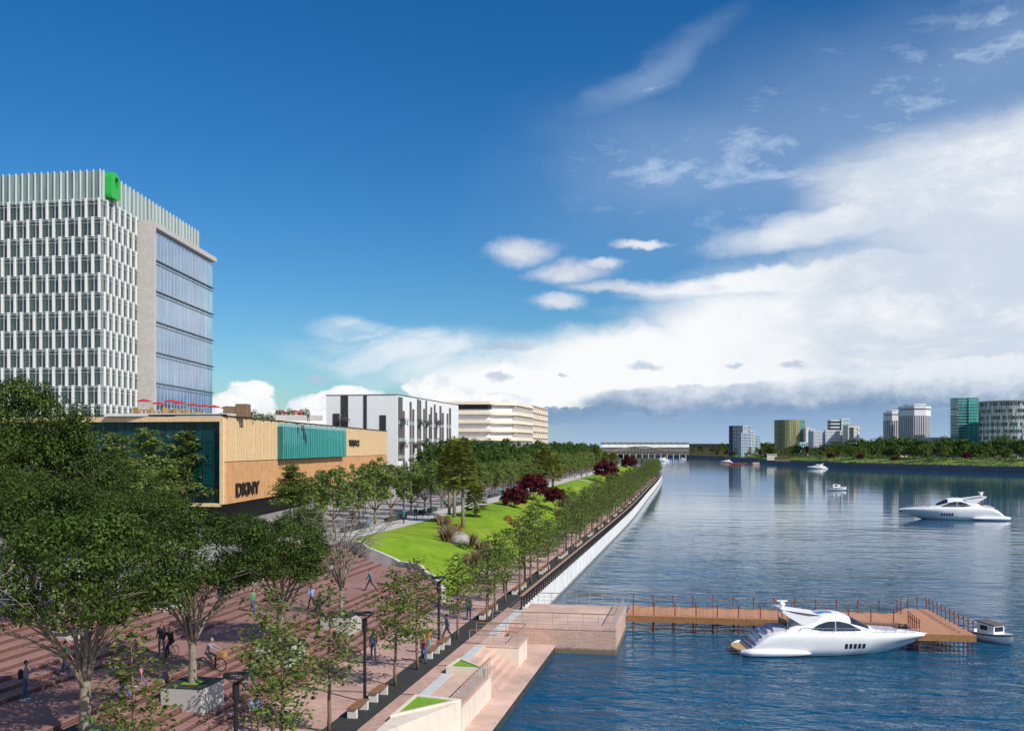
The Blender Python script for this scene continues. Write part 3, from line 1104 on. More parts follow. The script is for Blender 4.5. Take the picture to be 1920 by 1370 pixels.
while -6 + k * .32 < 15:
    b.box(-6 + k * .32, -5.97 + k * .32, 81.845, 81.86, JZ - .49, JZ - .04)
    k += 1
b.build('fascia', M['fascia'], jt, loc=JO)
pm = MB()
pm.lathe([(.042, 0), (.042, .92), (.065, .93), (.065, 1.0), (.03, 1.03)], 8)
post_me = pm.mesh('rope_post', M['redpost'])
pm = MB()
pm.lathe([(.055, -2.6), (.055, JZ - .1)], 8)
pile_me = pm.mesh('jetty_pile', M['redpost'])


def rope_run(pts, skip_rope=()):
    for x, y in pts:
        inst('post', post_me, jt, (x + 6.2, y - 84.2, JZ))
        inst('pile', pile_me, jt, (x + 6.2, y - 84.2, 0))
    b = MB()
    for i, (p, q) in enumerate(zip(pts, pts[1:])):
        for h in (.95,):
            l = []
            for k in range(9):
                t = k / 8
                l.append((p[0] + (q[0] - p[0]) * t, p[1] + (q[1] - p[1]) * t, JZ + h - .27 * 4 * t * (1 - t)))
            b.tube(l, .03, 5, cap=False)
    b.build('rope', M['rope'], jt, loc=JO)


rope_run([(-5.6 + 1.66 * k, 82.02) for k in range(13)])
rope_run([(-5.9 + 1.66 * k, 86.58) for k in range(14)])
rope_run([(15.3, 81.5 - .78 * k) for k in range(5)] + [(15.35, 77.75)])
rope_run([(19.07 - .0755 * k * 1.06, 77.95 + 1.06 * k) for k in range(11)] + [(18.2, 89.45)])
rope_run([(17.5, 89.5), (16.75, 89.5), (16.0, 88.2), (15.5, 87.2)])
# ================================================================ office tower
D0 = 190.0
c0 = at_depth(190, HY, D0)
T0 = (c0.x, c0.y)
wa = math.radians(9.4)
UW = (-math.sin(wa), math.cos(wa))           # along the river wing, away from us
UL = (1.0, 0.0)                              # the face towards us runs along X; its corner end is T0
ZTOP, PITCH, ZROW = 66.6, 3.5, 61.4
tw = empty('office_tower', (T0[0], T0[1], UP))
tag(tw, 'tall glass office tower with staggered white fins and a frosted glass crown', 'tower')
TO = (-T0[0], -T0[1], -UP)
LEN_L, LEN_W = 30.0, 55.0
OL = (T0[0] - LEN_L, T0[1])
nW = (UW[1], -UW[0])
b = MB()
far = (T0[0] + UW[0] * LEN_W, T0[1] + UW[1] * LEN_W)
b.prism([OL, T0, far, (far[0] - LEN_L, far[1])], UP, 61.5)
b.build('curtain_wall', M['glass_tower'], tw, loc=TO)
# spandrels: pale floor bands behind the glass ribs
b = MB()
for k in range(16):
    z = ZROW - PITCH * k
    if z < 12:
        break
    b.obox(OL, UL, 0, LEN_L + .1, .02, .1, z - .75, z - .1)
    b.obox(T0, UW, 0, 16.5, .02, .1, z - .75, z - .1)
b.build('floor_band', plain('tower_floor_band', (.11, .15, .145), .3, .15, .5), tw, loc=TO)
# vertical ribs of frosted glass, wavering light and dark
b = MB()
for k in range(int(LEN_L / 1.36) + 1):
    s = LEN_L - k * 1.36
    b.obox(OL, UL, s - .09, s + .09, .1, .25, UP, ZROW + .1)
for k in range(12):
    s = .2 + k * 1.36
    b.obox(T0, UW, s - .09, s + .09, .1, .25, UP, ZROW + .1)
b.build('rib', M['mullion'], tw, loc=TO)
# crown screen
b = MB()
b.obox(OL, UL, 0, LEN_L + .3, .1, .28, ZROW - .2, ZTOP)
b.obox(T0, UW, -.3, LEN_W, .1, .28, ZROW - .2, ZTOP)
b.obox(far, (-1, 0), 0, LEN_L, .1, .28, ZROW - .2, ZTOP)
b.build('crown_screen', M['glass_screen'], tw, loc=TO)
b = MB()
for k in range(int(LEN_L / 1.36) + 1):
    s = LEN_L - k * 1.36
    b.obox(OL, UL, s - .07, s + .07, .28, .55, ZROW - .5, ZTOP + .25)
for k in range(int(LEN_W / 2.04) + 1):
    s = .2 + k * 2.04
    b.obox(T0, UW, s - .1, s + .1, .28, .48, ZROW - .5, ZTOP + .25)
b.build('crown_rib', plain('pale_rib', (.6, .62, .6), .4, .05, 1), tw, loc=TO)
# horizontal rails, three to a storey
b = MB()
for k in range(16):
    z = ZROW - PITCH * k
    if z < 12:
        break
    for dz in (-.05, -.35, -1.0):
        b.obox(OL, UL, 0, LEN_L + .7, .5, .54, z + dz - .025, z + dz + .025)
        b.obox(T0, UW, -.5, 16.8, .5, .54, z + dz - .025, z + dz + .025)
b.build('sunshade_rail', M['fin_white'], tw, loc=TO)
# white fins
cand = []
for k in range(16):
    z = ZROW - PITCH * k
    if z < 12:
        break
    off = 0 if k % 2 == 0 else 1.36
    for j in range(11):
        s = LEN_L - .15 - off - 2.72 * j + (1.36 if k % 2 else 0) * 0
        if s > 0:
            cand.append((j + k * .2, OL, UL, s, z))
    for j in range(6):
        s = (1.7 if k % 2 == 0 else .35) + 2.72 * j
        if s < 16.6:
            cand.append((-10 + j * .1 + k * .3, T0, UW, s, z))
cand.sort(key=lambda c: c[0])
rest = MB()
for i, (_, o, u, s, z) in enumerate(cand):
    m_ = MB() if i < 99 else rest
    m_.obox(o, u, s - .2, s + .2, .36, .62, z - 3.62, z + .1)
    if i < 99:
        m_.build('fin', M['fin_white'], tw, loc=TO)
tag(rest.build('fin', M['fin_white'], tw, loc=TO), kind='stuff')
# stone frame with the big blue glass front
fr_ = empty('stone_framed_wing', (T0[0] + UW[0] * 17, T0[1] + UW[1] * 17, UP))
tag(fr_, 'projecting tower wing of blue glass set in a pale rough stone frame', 'building')
FO = (-fr_.location.x, -fr_.location.y, -UP)
S0_, S1_, NN, ZF = 16.9, 57.5, 3.6, 61.0
b = MB()
b.obox(T0, UW, S0_, S0_ + 1.0, -.5, NN, UP, ZF)
b.obox(T0, UW, S0_ + 1.0, S1_, -.5, NN, ZF - 1.1, ZF)
b.build('frame', M['stone_frame'], fr_, loc=FO)
b = MB()
b.obox(T0, UW, S0_ + 1.0, S1_ - 6, -.4, NN - .9, UP, ZF - 1.1)
b.build('glass_front', M['glass_blue'], fr_, loc=FO)
b = MB()
b.obox(T0, UW, S1_ - 6, S1_ - .6, -.4, NN - .9, UP, ZF - 1.1)
b.build('glass_end', M['glass_clear'], fr_, loc=FO)
b = MB()
for k in range(1, 8):
    z = ZF - 1.1 - 6.35 * k
    if z < 12:
        break
    b.obox(T0, UW, S0_ + 1.0, S1_ - .3, NN - .9, NN - .55, z - .16, z + .06)
    b.obox(T0, UW, S0_ + 1.0, S1_ - .3, NN - .9, NN - .75, z - .85, z - .75)
b.build('ledge', plain('dark_ledge', (.09, .11, .11), .5), fr_, loc=FO)
b = MB()
k = S0_ + 1.5
while k < S1_ - 6:
    b.obox(T0, UW, k, k + .07, NN - .9, NN - .84, UP, ZF - 1.2)
    k += 1.6 + random.random() * .8
b.build('glass_rib', plain('pale_glass_rib', (.45, .52, .6), .25, .1, 2), fr_, loc=FO)
# green emblem: rounded block with a teardrop hole
em = empty('green_emblem', (T0[0] + UW[0] * .9, T0[1] + UW[1] * .9, 62))
tag(em, 'green rounded emblem with a teardrop hole at the top corner of the glass tower', 'emblem')
Wd, Hh = 4.3, 5.0


def emblem_outer():
    p = [(0, 0), (Wd * .72, 0), (Wd * .9, .1), (Wd, .55)]
    for k in range(13):
        a = -0.05 + (math.pi * .55 + .05) * k / 12
        p.append((Wd * .52 + Wd * .48 * math.cos(a), Hh * .5 + Hh * .5 * math.sin(a)))
    p += [(Wd * .2, Hh * .97), (Wd * .05, Hh * .9), (0, Hh * .78)]
    return p


def ring_extrude(outer, hole, x0, x1, fr):
    """outer and hole: 2d loops; bridged by matching angles; fr maps (a, z, depth) to a point"""
    n = 48
    cx = sum(p[0] for p in hole) / len(hole)
    cz = sum(p[1] for p in hole) / len(hole)

    def ray(loop, ang):
        best = 0
        dx, dz = math.cos(ang), math.sin(ang)
        for (ax, az), (bx, bz) in zip(loop, loop[1:] + loop[:1]):
            ex, ez = bx - ax, bz - az
            det = dx * (-ez) + ex * dz
            if abs(det) < 1e-9:
                continue
            t = ((ax - cx) * (-ez) + ex * (az - cz)) / det
            u = (dx * (az - cz) - dz * (ax - cx)) / det
            if t > best and -1e-6 <= u <= 1 + 1e-6:
                best = t
        return (cx + dx * best, cz + dz * best)
    o = [ray(outer, 2 * math.pi * k / n) for k in range(n)]
    h = [ray(hole, 2 * math.pi * k / n) for k in range(n)]
    vs = [fr(p[0], p[1], x1) for p in o] + [fr(p[0], p[1], x1) for p in h] + [fr(p[0], p[1], x0) for p in o] + [fr(p[0], p[1], x0) for p in h]
    fs = []
    for k in range(n):
        j = (k + 1) % n
        fs += [(k, j, n + j, n + k), (2 * n + j, 2 * n + k, 3 * n + k, 3 * n + j), (k, 2 * n + k, 2 * n + j, j), (n + j, 3 * n + j, 3 * n + k, n + k)]
    return vs, fs


hole = []
for k in range(20):
    a = 2 * math.pi * k / 20
    r = 1.0 + .4 * max(0, -math.sin(a)) ** 3
    hole.append((Wd * .6 + r * math.cos(a) * .85, Hh * .64 + r * math.sin(a) * 1.1))
fr3 = lambda a, z, n: (UW[0] * a + nW[0] * n, UW[1] * a + nW[1] * n, z)
vs, fs = ring_extrude(emblem_outer(), hole, .3, 1.5, fr3)
MB().add(vs, fs).build('letter_block', M['green_sign'], em)

# ================================================================ podium with tan battens
DP = 120.0
pc = at_depth(420, HY, DP)
P0 = (pc.x, pc.y)
pf = at_depth(723, HY, 232)
UPd = Vector((pf.x - pc.x, pf.y - pc.y))
LP = UPd.length
UPd = (UPd.x / LP, UPd.y / LP)
ZR, ZM, ZB = 18.5, 13.1, 8.1
pd = empty('tan_podium_building', (P0[0], P0[1], UP))
tag(pd, 'low tan batten clad shop building with teal glass box and red umbrellas on its roof', 'building')
PO = (-P0[0], -P0[1], -UP)
back = 40
b = MB()
b.prism([(P0[0] - back, P0[1] + .9), (P0[0] - .3, P0[1] + .9), (pf.x - .3, pf.y), (pf.x - back, pf.y)], ZB, ZR - .3)
b.build('wall', M['tan_shadow'], pd, loc=PO)
b = MB()
b.prism([(P0[0] - back, P0[1] + 2.5), (P0[0] - 3, P0[1] + 2.5), (pf.x - 3, pf.y - 2), (pf.x - back, pf.y - 2)], UP - .1, ZB)
b.build('shop_front', M['dark_recess'], pd, loc=PO)
b = MB()
k = 0.0
i = 0
while k < LP:
    w = .42 if (i % 9) else .28
    b.obox(P0, UPd, k, k + w, -.05, .3 if i % 5 else .2, ZM + .05, ZR - .05)
    k += .74
    i += 1
b.build('upper_batten', M['tan'], pd, loc=PO)
b = MB()
b.obox(P0, UPd, 0, LP, -.06, .03, ZM + .05, ZR - .1)
b.build('upper_panel', plain('tan_panel_shaded', (.2, .12, .06), .75, .12, .6), pd, loc=PO)  # tan darkened to paint the shade between the battens
b = MB()
k = .2
while k < LP:
    b.obox(P0, UPd, k, k + .42, -.05, .26, ZB, ZM - .05)
    k += .74
b.build('lower_batten', M['orange_tan'], pd, loc=PO)
b = MB()
b.obox(P0, UPd, 0, LP, -.06, .03, ZB + .05, ZM)
b.build('lower_panel', plain('orange_panel_shaded', (.22, .11, .05), .8, .2, .3), pd, loc=PO)  # colour darkened likewise for shade between the lower battens
b = MB()
b.obox(P0, UPd, -.1, LP, -.3, .35, ZR - .05, ZR + .12)
b.obox((P0[0] - back, P0[1]), UL, 0, back + .3, -.2, .3, ZR + .1, ZR + .25)
b.build('roof_edge', M['black'], pd, loc=PO)
b = MB()
b.prism([(P0[0] - back, P0[1] + .2), (P0[0], P0[1] + .2), (pf.x, pf.y), (pf.x - back, pf.y)], ZR - .3, ZR + .04)
b.build('roof', M['roof'], pd, loc=PO)
# the face towards us: tan frame round deep teal glass
FL = 34
OF = (P0[0] - FL, P0[1])
b = MB()
b.obox(OF, UL, 0, FL, -.4, .3, ZR - .62, ZR - .02)
b.obox(OF, UL, FL - .42, FL + .02, -.4, .3, ZB, ZR - .62)
b.obox(OF, UL, 0, FL - .42, -.4, .3, ZB - .3, ZB + .1)
b.build('front_frame', M['tan'], pd, loc=PO)
b = MB()
b.obox(OF, UL, 0, FL - .42, -.5, -.35, ZB, ZR - .6)
b.build('front_glass', M['glass_deep'], pd, loc=PO)
b = MB()
for k in range(26):
    b.obox(OF, UL, k * 1.3, k * 1.3 + .07, -.35, -.25, ZB, ZR - .6)
for z in (10.4, 12.8, 15.6):
    b.obox(OF, UL, 0, FL - .42, -.35, -.27, z, z + .07)
b.build('front_mullion', plain('dark_mullion', (.02, .05, .055), .4), pd, loc=PO)
# teal box
s0, _ = on_wall(516, HY, P0, UPd)
s1, _ = on_wall(638, HY, P0, UPd)
b = MB()
b.obox(P0, UPd, s0, s1, .1, 1.1, ZM + .1, ZR - .75)
b.build('teal_glass_box', M['glass_teal'], pd, loc=PO)
b = MB()
b.obox(P0, UPd, s0 - .02, s1 + .02, .1, 1.12, ZR - .75, ZR - .3)
b.build('glass_top', plain('pale_teal_band', (.25, .45, .45), .2, .1, 1), pd, loc=PO)
b = MB()
k = s0 + .05
while k < s1:
    b.obox(P0, UPd, k, k + .07, 1.1, 1.2, ZM + .1, ZR - .75)
    k += 1.15
b.build('teal_fin', plain('teal_fin', (.1, .42, .39), .25, .15, 1), pd, loc=PO)


def letters(word, o, u, s, z, height, width, label, mat='letter', depth=.15, n=.4):
    cu = bpy.data.curves.new('lettering', 'FONT')
    cu.body = word
    cu.size = 1
    cu.extrude = .08
    cu.offset = .022
    tmp = bpy.data.objects.new('lettering_curve', cu)
    COL.objects.link(tmp)
    bpy.context.view_layer.update()
    me = bpy.data.meshes.new_from_object(tmp.evaluated_get(bpy.context.evaluated_depsgraph_get()))
    bpy.data.objects.remove(tmp)
    xs = [v.co.x for v in me.vertices]
    ys = [v.co.y for v in me.vertices]
    x0, x1, y0, y1 = min(xs), max(xs), min(ys), max(ys)
    for v in me.vertices:
        a = (v.co.x - x0) / (x1 - x0) * width
        h = (v.co.y - y0) / (y1 - y0) * height
        d = n + v.co.z
        v.co = (u[0] * a + u[1] * d, u[1] * a - u[0] * d, h)
    me.materials.clear()
    me.materials.append(M[mat])
    t = inst('shop_sign', me, None, (o[0] + u[0] * s, o[1] + u[1] * s, z))
    tag(t, label, 'sign')
    return t


sa, za = on_wall(640.5, 836, P0, UPd)
sb, zb = on_wall(663, 836, P0, UPd)
letters('VERSACE', P0, UPd, sa + 4.6, za, 1.2, (sb - sa) * .92, 'black shop name letters on the tan battens just right of the teal glass box')
sa, za = on_wall(437, 946, P0, UPd)
sb, zb = on_wall(481, 946, P0, UPd)
letters('DKNY', P0, UPd, sa, ZB + .75, 1.6, sb - sa, 'large black shop name letters low on the near corner of the tan building')

# ---- roof terrace: umbrellas, wicker tables and chairs, timber boxes, planters
ub = MB()
ub.tube([(0, 0, 0), (0, 0, 1.98)], .035, 6)
pole_me = ub.mesh('umbrella_pole', M['white'])
ub = MB()
n = 8
vs = [(0, 0, 2.15)] + [(.92 * math.cos(2 * math.pi * k / n), .92 * math.sin(2 * math.pi * k / n), 1.86) for k in range(n)] + \
     [(.92 * math.cos(2 * math.pi * k / n), .92 * math.sin(2 * math.pi * k / n), 1.78) for k in range(n)] + [(0, 0, 2.0)]
fs = [(0, 1 + k, 1 + (k + 1) % n) for k in range(n)] + [(1 + k, 1 + n + k, 1 + n + (k + 1) % n, 1 + (k + 1) % n) for k in range(n)] + [(2 * n + 1, 1 + n + (k + 1) % n, 1 + n + k) for k in range(n)]
ub.add(vs, fs)
canopy_me = ub.mesh('umbrella_canopy', M['umb_red'])
ch = MB()
ch.box(-.28, .28, -.28, .28, .3, .46).box(-.3, .3, .2, .32, .3, 1.0).box(-.34, -.24, -.28, .3, .3, .68).box(.24, .34, -.28, .3, .3, .68)
for sx in (-.28, .22):
    for sy in (-.28, .22):
        ch.box(sx, sx + .07, sy, sy + .07, 0, .3)
chair_me = ch.mesh('wicker_chair', M['wicker'])
tb = MB()
tb.box(-.4, .4, -.4, .4, .7, .76).box(-.06, .06, -.06, .06, 0, .7).box(-.25, .25, -.25, .25, 0, .04)
table_me = tb.mesh('terrace_table', M['wicker'])
RZ = ZR + .05
DECK = .35
pa, pb = at_depth(195, HY, 121.5), at_depth(432, HY, 121.5)
b = MB()
b.box(0, (pb - pa).length, 0, 16, 0, DECK)
o = b.build('terrace_deck', plain('pale_roof_deck', (.6, .58, .55), .8, .1, 1), None, loc=(pa.x, pa.y, RZ))
o.rotation_euler.z = YAW
tag(o, 'pale raised terrace deck under the red umbrellas on the podium roof', 'deck')
RZ0 = RZ
RZ = RZ + DECK + .005
UMB = [(270, 747), (298, 752), (322, 748), (337, 751.5), (362, 755), (383, 757), (402, 759), (425, 760.5)]
ordn = ['first', 'second', 'third', 'fourth', 'fifth', 'sixth', 'seventh', 'eighth']
for i, (x, y) in enumerate(UMB):
    d = (2.15 + RZ - EYE) * F / (HY - y)
    p = at_depth(x, y, d)
    e = empty('red_umbrella', (p.x, p.y, RZ), random.random())
    lab = {0: 'leftmost red umbrella on the roof terrace, standing alone before the stone frame', 7: 'rightmost red terrace umbrella, beside the brown timber boxes on the roof'}.get(
        i, f'red umbrella on the podium roof terrace, {ordn[i]} from the left of its row')
    tag(e, lab, 'umbrella', 'red umbrellas on the roof terrace')
    inst('pole', pole_me, e)
    inst('canopy', canopy_me, e)
    t = inst('terrace_table', table_me, None, (p.x + .15, p.y - .25, RZ), .3)
    tag(t, f'small wicker table under the {ordn[i]} red roof umbrella from the left', 'table', 'wicker tables on the roof terrace')
    for k, (dx, dy, rz) in enumerate(((-.85, -.3, 1.57), (.95, -.2, -1.57), (-.3, -1.1, 3.1))):
        c = inst('wicker_chair', chair_me, None, (p.x + dx, p.y + dy, RZ), rz + .3 * (i % 3))
        tag(c, f'tan wicker chair at the table under the {ordn[i]} red roof umbrella', 'chair', f'wicker chairs under the {ordn[i]} roof umbrella')
RZ = RZ0
for x, y, w in ((534, 776, 1.0), (553, 773, 1.1), (560, 775, .9)):
    d = 165
    p = at_depth(x, y, d)
    e = empty('red_umbrella', (p.x, p.y, RZ), .3, w)
    tag(e, 'small red umbrella among the flowers at the far podium roof end, ' + {534: 'left one', 553: 'tallest', 560: 'right one'}[x], 'umbrella', 'red umbrellas on the roof terrace')
    inst('pole', pole_me, e)
    inst('canopy', canopy_me, e)
for (xa, xb, y0, lab, hgt) in ((418, 440, 767, 'long low brown timber box on the roof terrace', 1.3), (441, 464, 764, 'taller square brown timber box on the roof terrace', 1.6)):
    pa, pb = at_depth(xa, HY, 124), at_depth(xb, HY, 124)
    b = MB()
    w = (pb - pa).length
    b.cbox(0, w, 0, 1.6, 0, hgt, .04)
    for k in range(int(w / .4)):
        b.box(k * .4 + .36, k * .4 + .39, -.02, 0, .06, hgt - .06)
    o = b.build('timber_box', M['brownbox'], None, loc=(pa.x, pa.y, RZ))
    o.rotation_euler.z = YAW
    tag(o, lab, 'box')
pa = at_depth(488, HY, 150)
b = MB()
b.box(0, 9, 0, 1.2, 0, .75)
o = b.build('roof_planter', M['conc'], None, loc=(pa.x, pa.y, RZ + .3))
o.rotation_euler.z = YAW + .1
tag(o, 'long pale concrete planter of flowers on the podium roof edge', 'planter')

# ================================================================ white building with dark slots
DW = 245.0
wc = at_depth(745, HY, DW)
W0 = (wc.x, wc.y)
UWh = (0.0, 1.0)
wb = empty('white_slotted_building', (W0[0], W0[1], UP))
tag(wb, 'white block with scattered tall dark window slots behind the tan building', 'building')
WO = (-W0[0], -W0[1], -UP)
ZW = EYE + (HY - 740) / F * DW
ll = (745 - 607) / F * DW / CA
LW = 62
b = MB()
b.prism([(W0[0] - ll, W0[1]), W0, (W0[0] + .0, W0[1] + LW), (W0[0] - ll, W0[1] + LW)], 8.2, ZW)
b.build('wall', M['white'], wb, loc=WO)
b = MB()
b.prism([(W0[0] - ll + 1, W0[1] + 1.5), (W0[0] - 2, W0[1] + 1.5), (W0[0] - 2, W0[1] + LW - 1), (W0[0] - ll + 1, W0[1] + LW - 1)], UP - .1, 8.2)
b.build('ground_floor', M['dark_recess'], wb, loc=WO)
b = MB()
b.obox((W0[0] - ll, W0[1]), UL, -.1, ll + .1, -.3, .1, ZW, ZW + .18)
b.obox(W0, UWh, 0, LW, -.3, .1, ZW, ZW + .18)
b.build('parapet', M['slot_grey'], wb, loc=WO)
OW = (W0[0] - ll, W0[1])


def slot(o, u, x0, x1, y0, y1, mat, n0=-.2, n1=.03, name='window'):
    a, zt = on_wall((x0 + x1) / 2, y0, o, u)
    _, zb = on_wall((x0 + x1) / 2, y1, o, u)
    s0, _ = on_wall(x0, HY, o, u)
    s1, _ = on_wall(x1, HY, o, u)
    zb = max(zb, 8.25)
    b = MB()
    b.obox(o, u, s0, s1, n0, n1, zb, min(zt, ZW - .05))
    w = b.build(name, M[mat], wb, loc=WO)
    f = MB()
    t = .14
    f.obox(o, u, s0 - t, s0, -.1, .1, zb, min(zt, ZW - .05))
    f.obox(o, u, s1, s1 + t, -.1, .1, zb, min(zt, ZW - .05))
    f.obox(o, u, s0, s1, -.1, .09, zb - .0, zb + .12)
    f.build('frame', M['slot_grey'], w)
    return s0, s1, zb, zt


for r in ((625, 636, 775, 812, 'slot'), (640, 652, 741, 812, 'slot'), (682.5, 687, 741, 812, 'slot'), (712.5, 723, 778, 810, 'slot')):
    slot(OW, UL, *r)
RIGHT = [(746.5, 754, 744, 863, 'slot_grey'), (755.5, 758, 770, 890, 'slot_grey'), (768, 771, 753, 880, 'slot_grey'), (773, 776, 767, 888, 'slot_grey'),
         (782, 784.5, 748, 873, 'slot_grey'), (786, 789, 750, 862, 'slot_grey'), (793.5, 796, 766, 885, 'slot_grey'), (797.5, 800, 751, 860, 'slot_grey'),
         (804, 806.5, 776, 880, 'slot_grey'), (807, 809.5, 763, 861, 'slot_grey'), (813.5, 816, 758, 862, 'slot_grey'), (817, 819, 773, 862, 'slot_grey'),
         (824, 827, 761, 890, 'slot_grey'), (828.5, 831.5, 774, 890, 'slot_grey'), (837.5, 840, 775, 890, 'slot_grey'), (842, 845, 765, 890, 'slot_grey')]
info = []
for r in RIGHT:
    info.append(slot(W0, UWh, *r))
for i, (s0, s1, zb, zt) in enumerate(info):
    b = MB()
    for z in (12.0, 16.2, 20.4):
        if zb < z < zt - 1:
            b.obox(W0, UWh, s0, s1, .03, .12, z, z + .9)
    if b.v:
        b.build('balcony_panel', M['mullion'], wb, loc=WO)

# ================================================================ cream car park block
DK = 345.0
kp = empty('cream_car_park', at_depth(900, HY, DK).xy.to_3d() + Vector((0, 0, UP)))
tag(kp, 'cream multi storey car park with stacked parapet bands above the dark trees', 'car park')
KO = tuple(-c for c in kp.location)
pts = [at_depth(x, HY, d) for x, d in ((838, 345), (918, 345), (926, 352), (967, 356), (997, 385))]
pts = [(p.x, p.y) for p in pts]


def walk(b, z0, z1, off, upto=len(pts) - 1, frm=0):
    """band of thickness following the plan line"""
    rows = []
    for i in range(frm, upto + 1):
        p = Vector(pts[i])
        a = Vector(pts[max(i - 1, 0)])
        c = Vector(pts[min(i + 1, len(pts) - 1)])
        t = (c - a).normalized()
        n = Vector((t.y, -t.x))
        q, r = p + n * off, p - n * 1.5
        rows.append([(q.x, q.y, z0), (q.x, q.y, z1), (r.x, r.y, z1), (r.x, r.y, z0), (q.x, q.y, z0)])
    b.grid(rows, flip=False)


ys = [757, 776, 792.5, 808.5, 825]
kz = [EYE + (HY - y) / F * DK for y in ys]
for i, z in enumerate(kz):
    b = MB()
    walk(b, z - .1, z + (1.0 if i else .9), .6)
    b.build('parapet', plain('cream_parapet', (.85, .73, .58), .8, .05, .3) if i == 0 else kp.children[0].data.materials[0], kp, loc=KO)
b = MB()
walk(b, UP, kz[0], -1.0)
b.build('wall', plain('pale_lilac_wall', (.75, .75, .82), .8, .1, .15), kp, loc=KO)
b = MB()
for i in range(4):
    p, q = Vector(pts[3]), Vector(pts[4])
    t = (q - p).normalized()
for k in range(14):
    s = (q - p).length * k / 13
    b.obox(pts[3], (t.x, t.y), s - .15, s + .15, -.9, .3, UP, kz[0])
b.build('fin', M['conc'], kp, loc=KO)
b = MB()
p, q = Vector(pts[0]), Vector(pts[1])
t = (q - p).normalized()
b.obox(pts[0], (t.x, t.y), 1, 15.2, -.95, -.6, kz[1] + 1.6, kz[0] - .4)
b.build('opening', M['dark_recess'], kp, loc=KO)
b = MB()
back_ = [(p[0] - 3, p[1] + 25) for p in pts[::-1]]
b.prism(pts + back_, kz[0] - .3, kz[0] + .2)
b.build('roof', M['roof'], kp, loc=KO)

# block with a waffle of small windows
wk = at_depth(997, HY, 390)
we = at_depth(1025, HY, 432)
uu = Vector((we.x - wk.x, we.y - wk.y))
lw = uu.length
uu = (uu.x / lw, uu.y / lw)
wf = empty('cream_waffle_block', (wk.x, wk.y, UP))
tag(wf, 'cream block with a grid of small recessed windows beside the car park', 'building')
FO2 = (-wk.x, -wk.y, -UP)
zt = EYE + (HY - 759.5) / F * 390
b = MB()
b.prism([(wk.x, wk.y), (we.x, we.y), (we.x - 20, we.y + 4), (wk.x - 20, wk.y + 4)], UP, zt)
b.build('wall', M['cream'], wf, loc=FO2)
b = MB()
nr, nc = 7, 8
for r in range(nr + 1):
    z = zt - 2.45 * r
    b.obox((wk.x, wk.y), uu, -.2, lw + .2, 0, .6, z - .25, z + .1)
for c in range(nc + 1):
    s = lw * c / nc
    b.obox((wk.x, wk.y), uu, s - .3, s + .3, 0, .5, UP + 4, zt - .3)
b.build('grid_frame', M['cream'], wf, loc=FO2)
win = MB()
win.obox((0, 0), uu, -1.0, 1.0, .0, .06, 0, 1.1)
wme = win.mesh('waffle_window', M['slot_grey'])
for r in range(nr):
    for c in range(nc):
        s = lw * (c + .5) / nc
        inst('window', wme, wf, (uu[0] * s, uu[1] * s, zt - 2.45 * r - 1.8 - UP))
# ================================================================ vegetation
RNG = np.random.default_rng(5)


def leaf_mesh(name, mat, pos, size, up=.3, aspect=.55, jitter=.35, rng=RNG, fold=True, out=None):
    """one small pointed leaf per row of pos"""
    pos = np.asarray(pos, dtype=float)
    n = len(pos)
    nr = rng.normal(size=(n, 3))
    nr[:, 2] = np.abs(nr[:, 2]) + up * 2
    if out is not None:
        # leaves turn their faces away from the heart of their clump
        nr = nr * .55 + np.asarray(out) * 1.5
    nr /= np.linalg.norm(nr, axis=1)[:, None]
    t = rng.normal(size=(n, 3))
    t -= nr * (t * nr).sum(1)[:, None]
    t /= np.linalg.norm(t, axis=1)[:, None]
    w = np.cross(nr, t)
    s = size * (1 + jitter * rng.uniform(-1, 1, n))[:, None]
    a = pos - t * s * .5
    c = pos + t * s * .5 - nr * s * .12
    l = pos + w * s * aspect * .5 + nr * s * (.08 if fold else 0)
    r = pos - w * s * aspect * .5 + nr * s * (.08 if fold else 0)
    v = np.stack([a, l, c, r], 1).reshape(-1, 3)
    me = bpy.data.meshes.new(name)
    me.vertices.add(4 * n)
    me.vertices.foreach_set('co', v.ravel())
    me.loops.add(4 * n)
    me.loops.foreach_set('vertex_index', np.arange(4 * n, dtype=np.int32))
    me.polygons.add(n)
    me.polygons.foreach_set('loop_start', np.arange(0, 4 * n, 4, dtype=np.int32))
    me.update(calc_edges=True)
    me.materials.append(mat)
    return me


def bend(p0, d0, length, up, n, rnd, wob):
    """a limb that curves towards up"""
    pts, d, p = [Vector(p0)], Vector(d0).normalized(), Vector(p0)
    for k in range(n):
        d = (d + Vector((0, 0, up)) + Vector((rnd.uniform(-wob, wob), rnd.uniform(-wob, wob), rnd.uniform(-wob, wob)))).normalized()
        p = p + d * (length / n)
        pts.append(p.copy())
    return pts


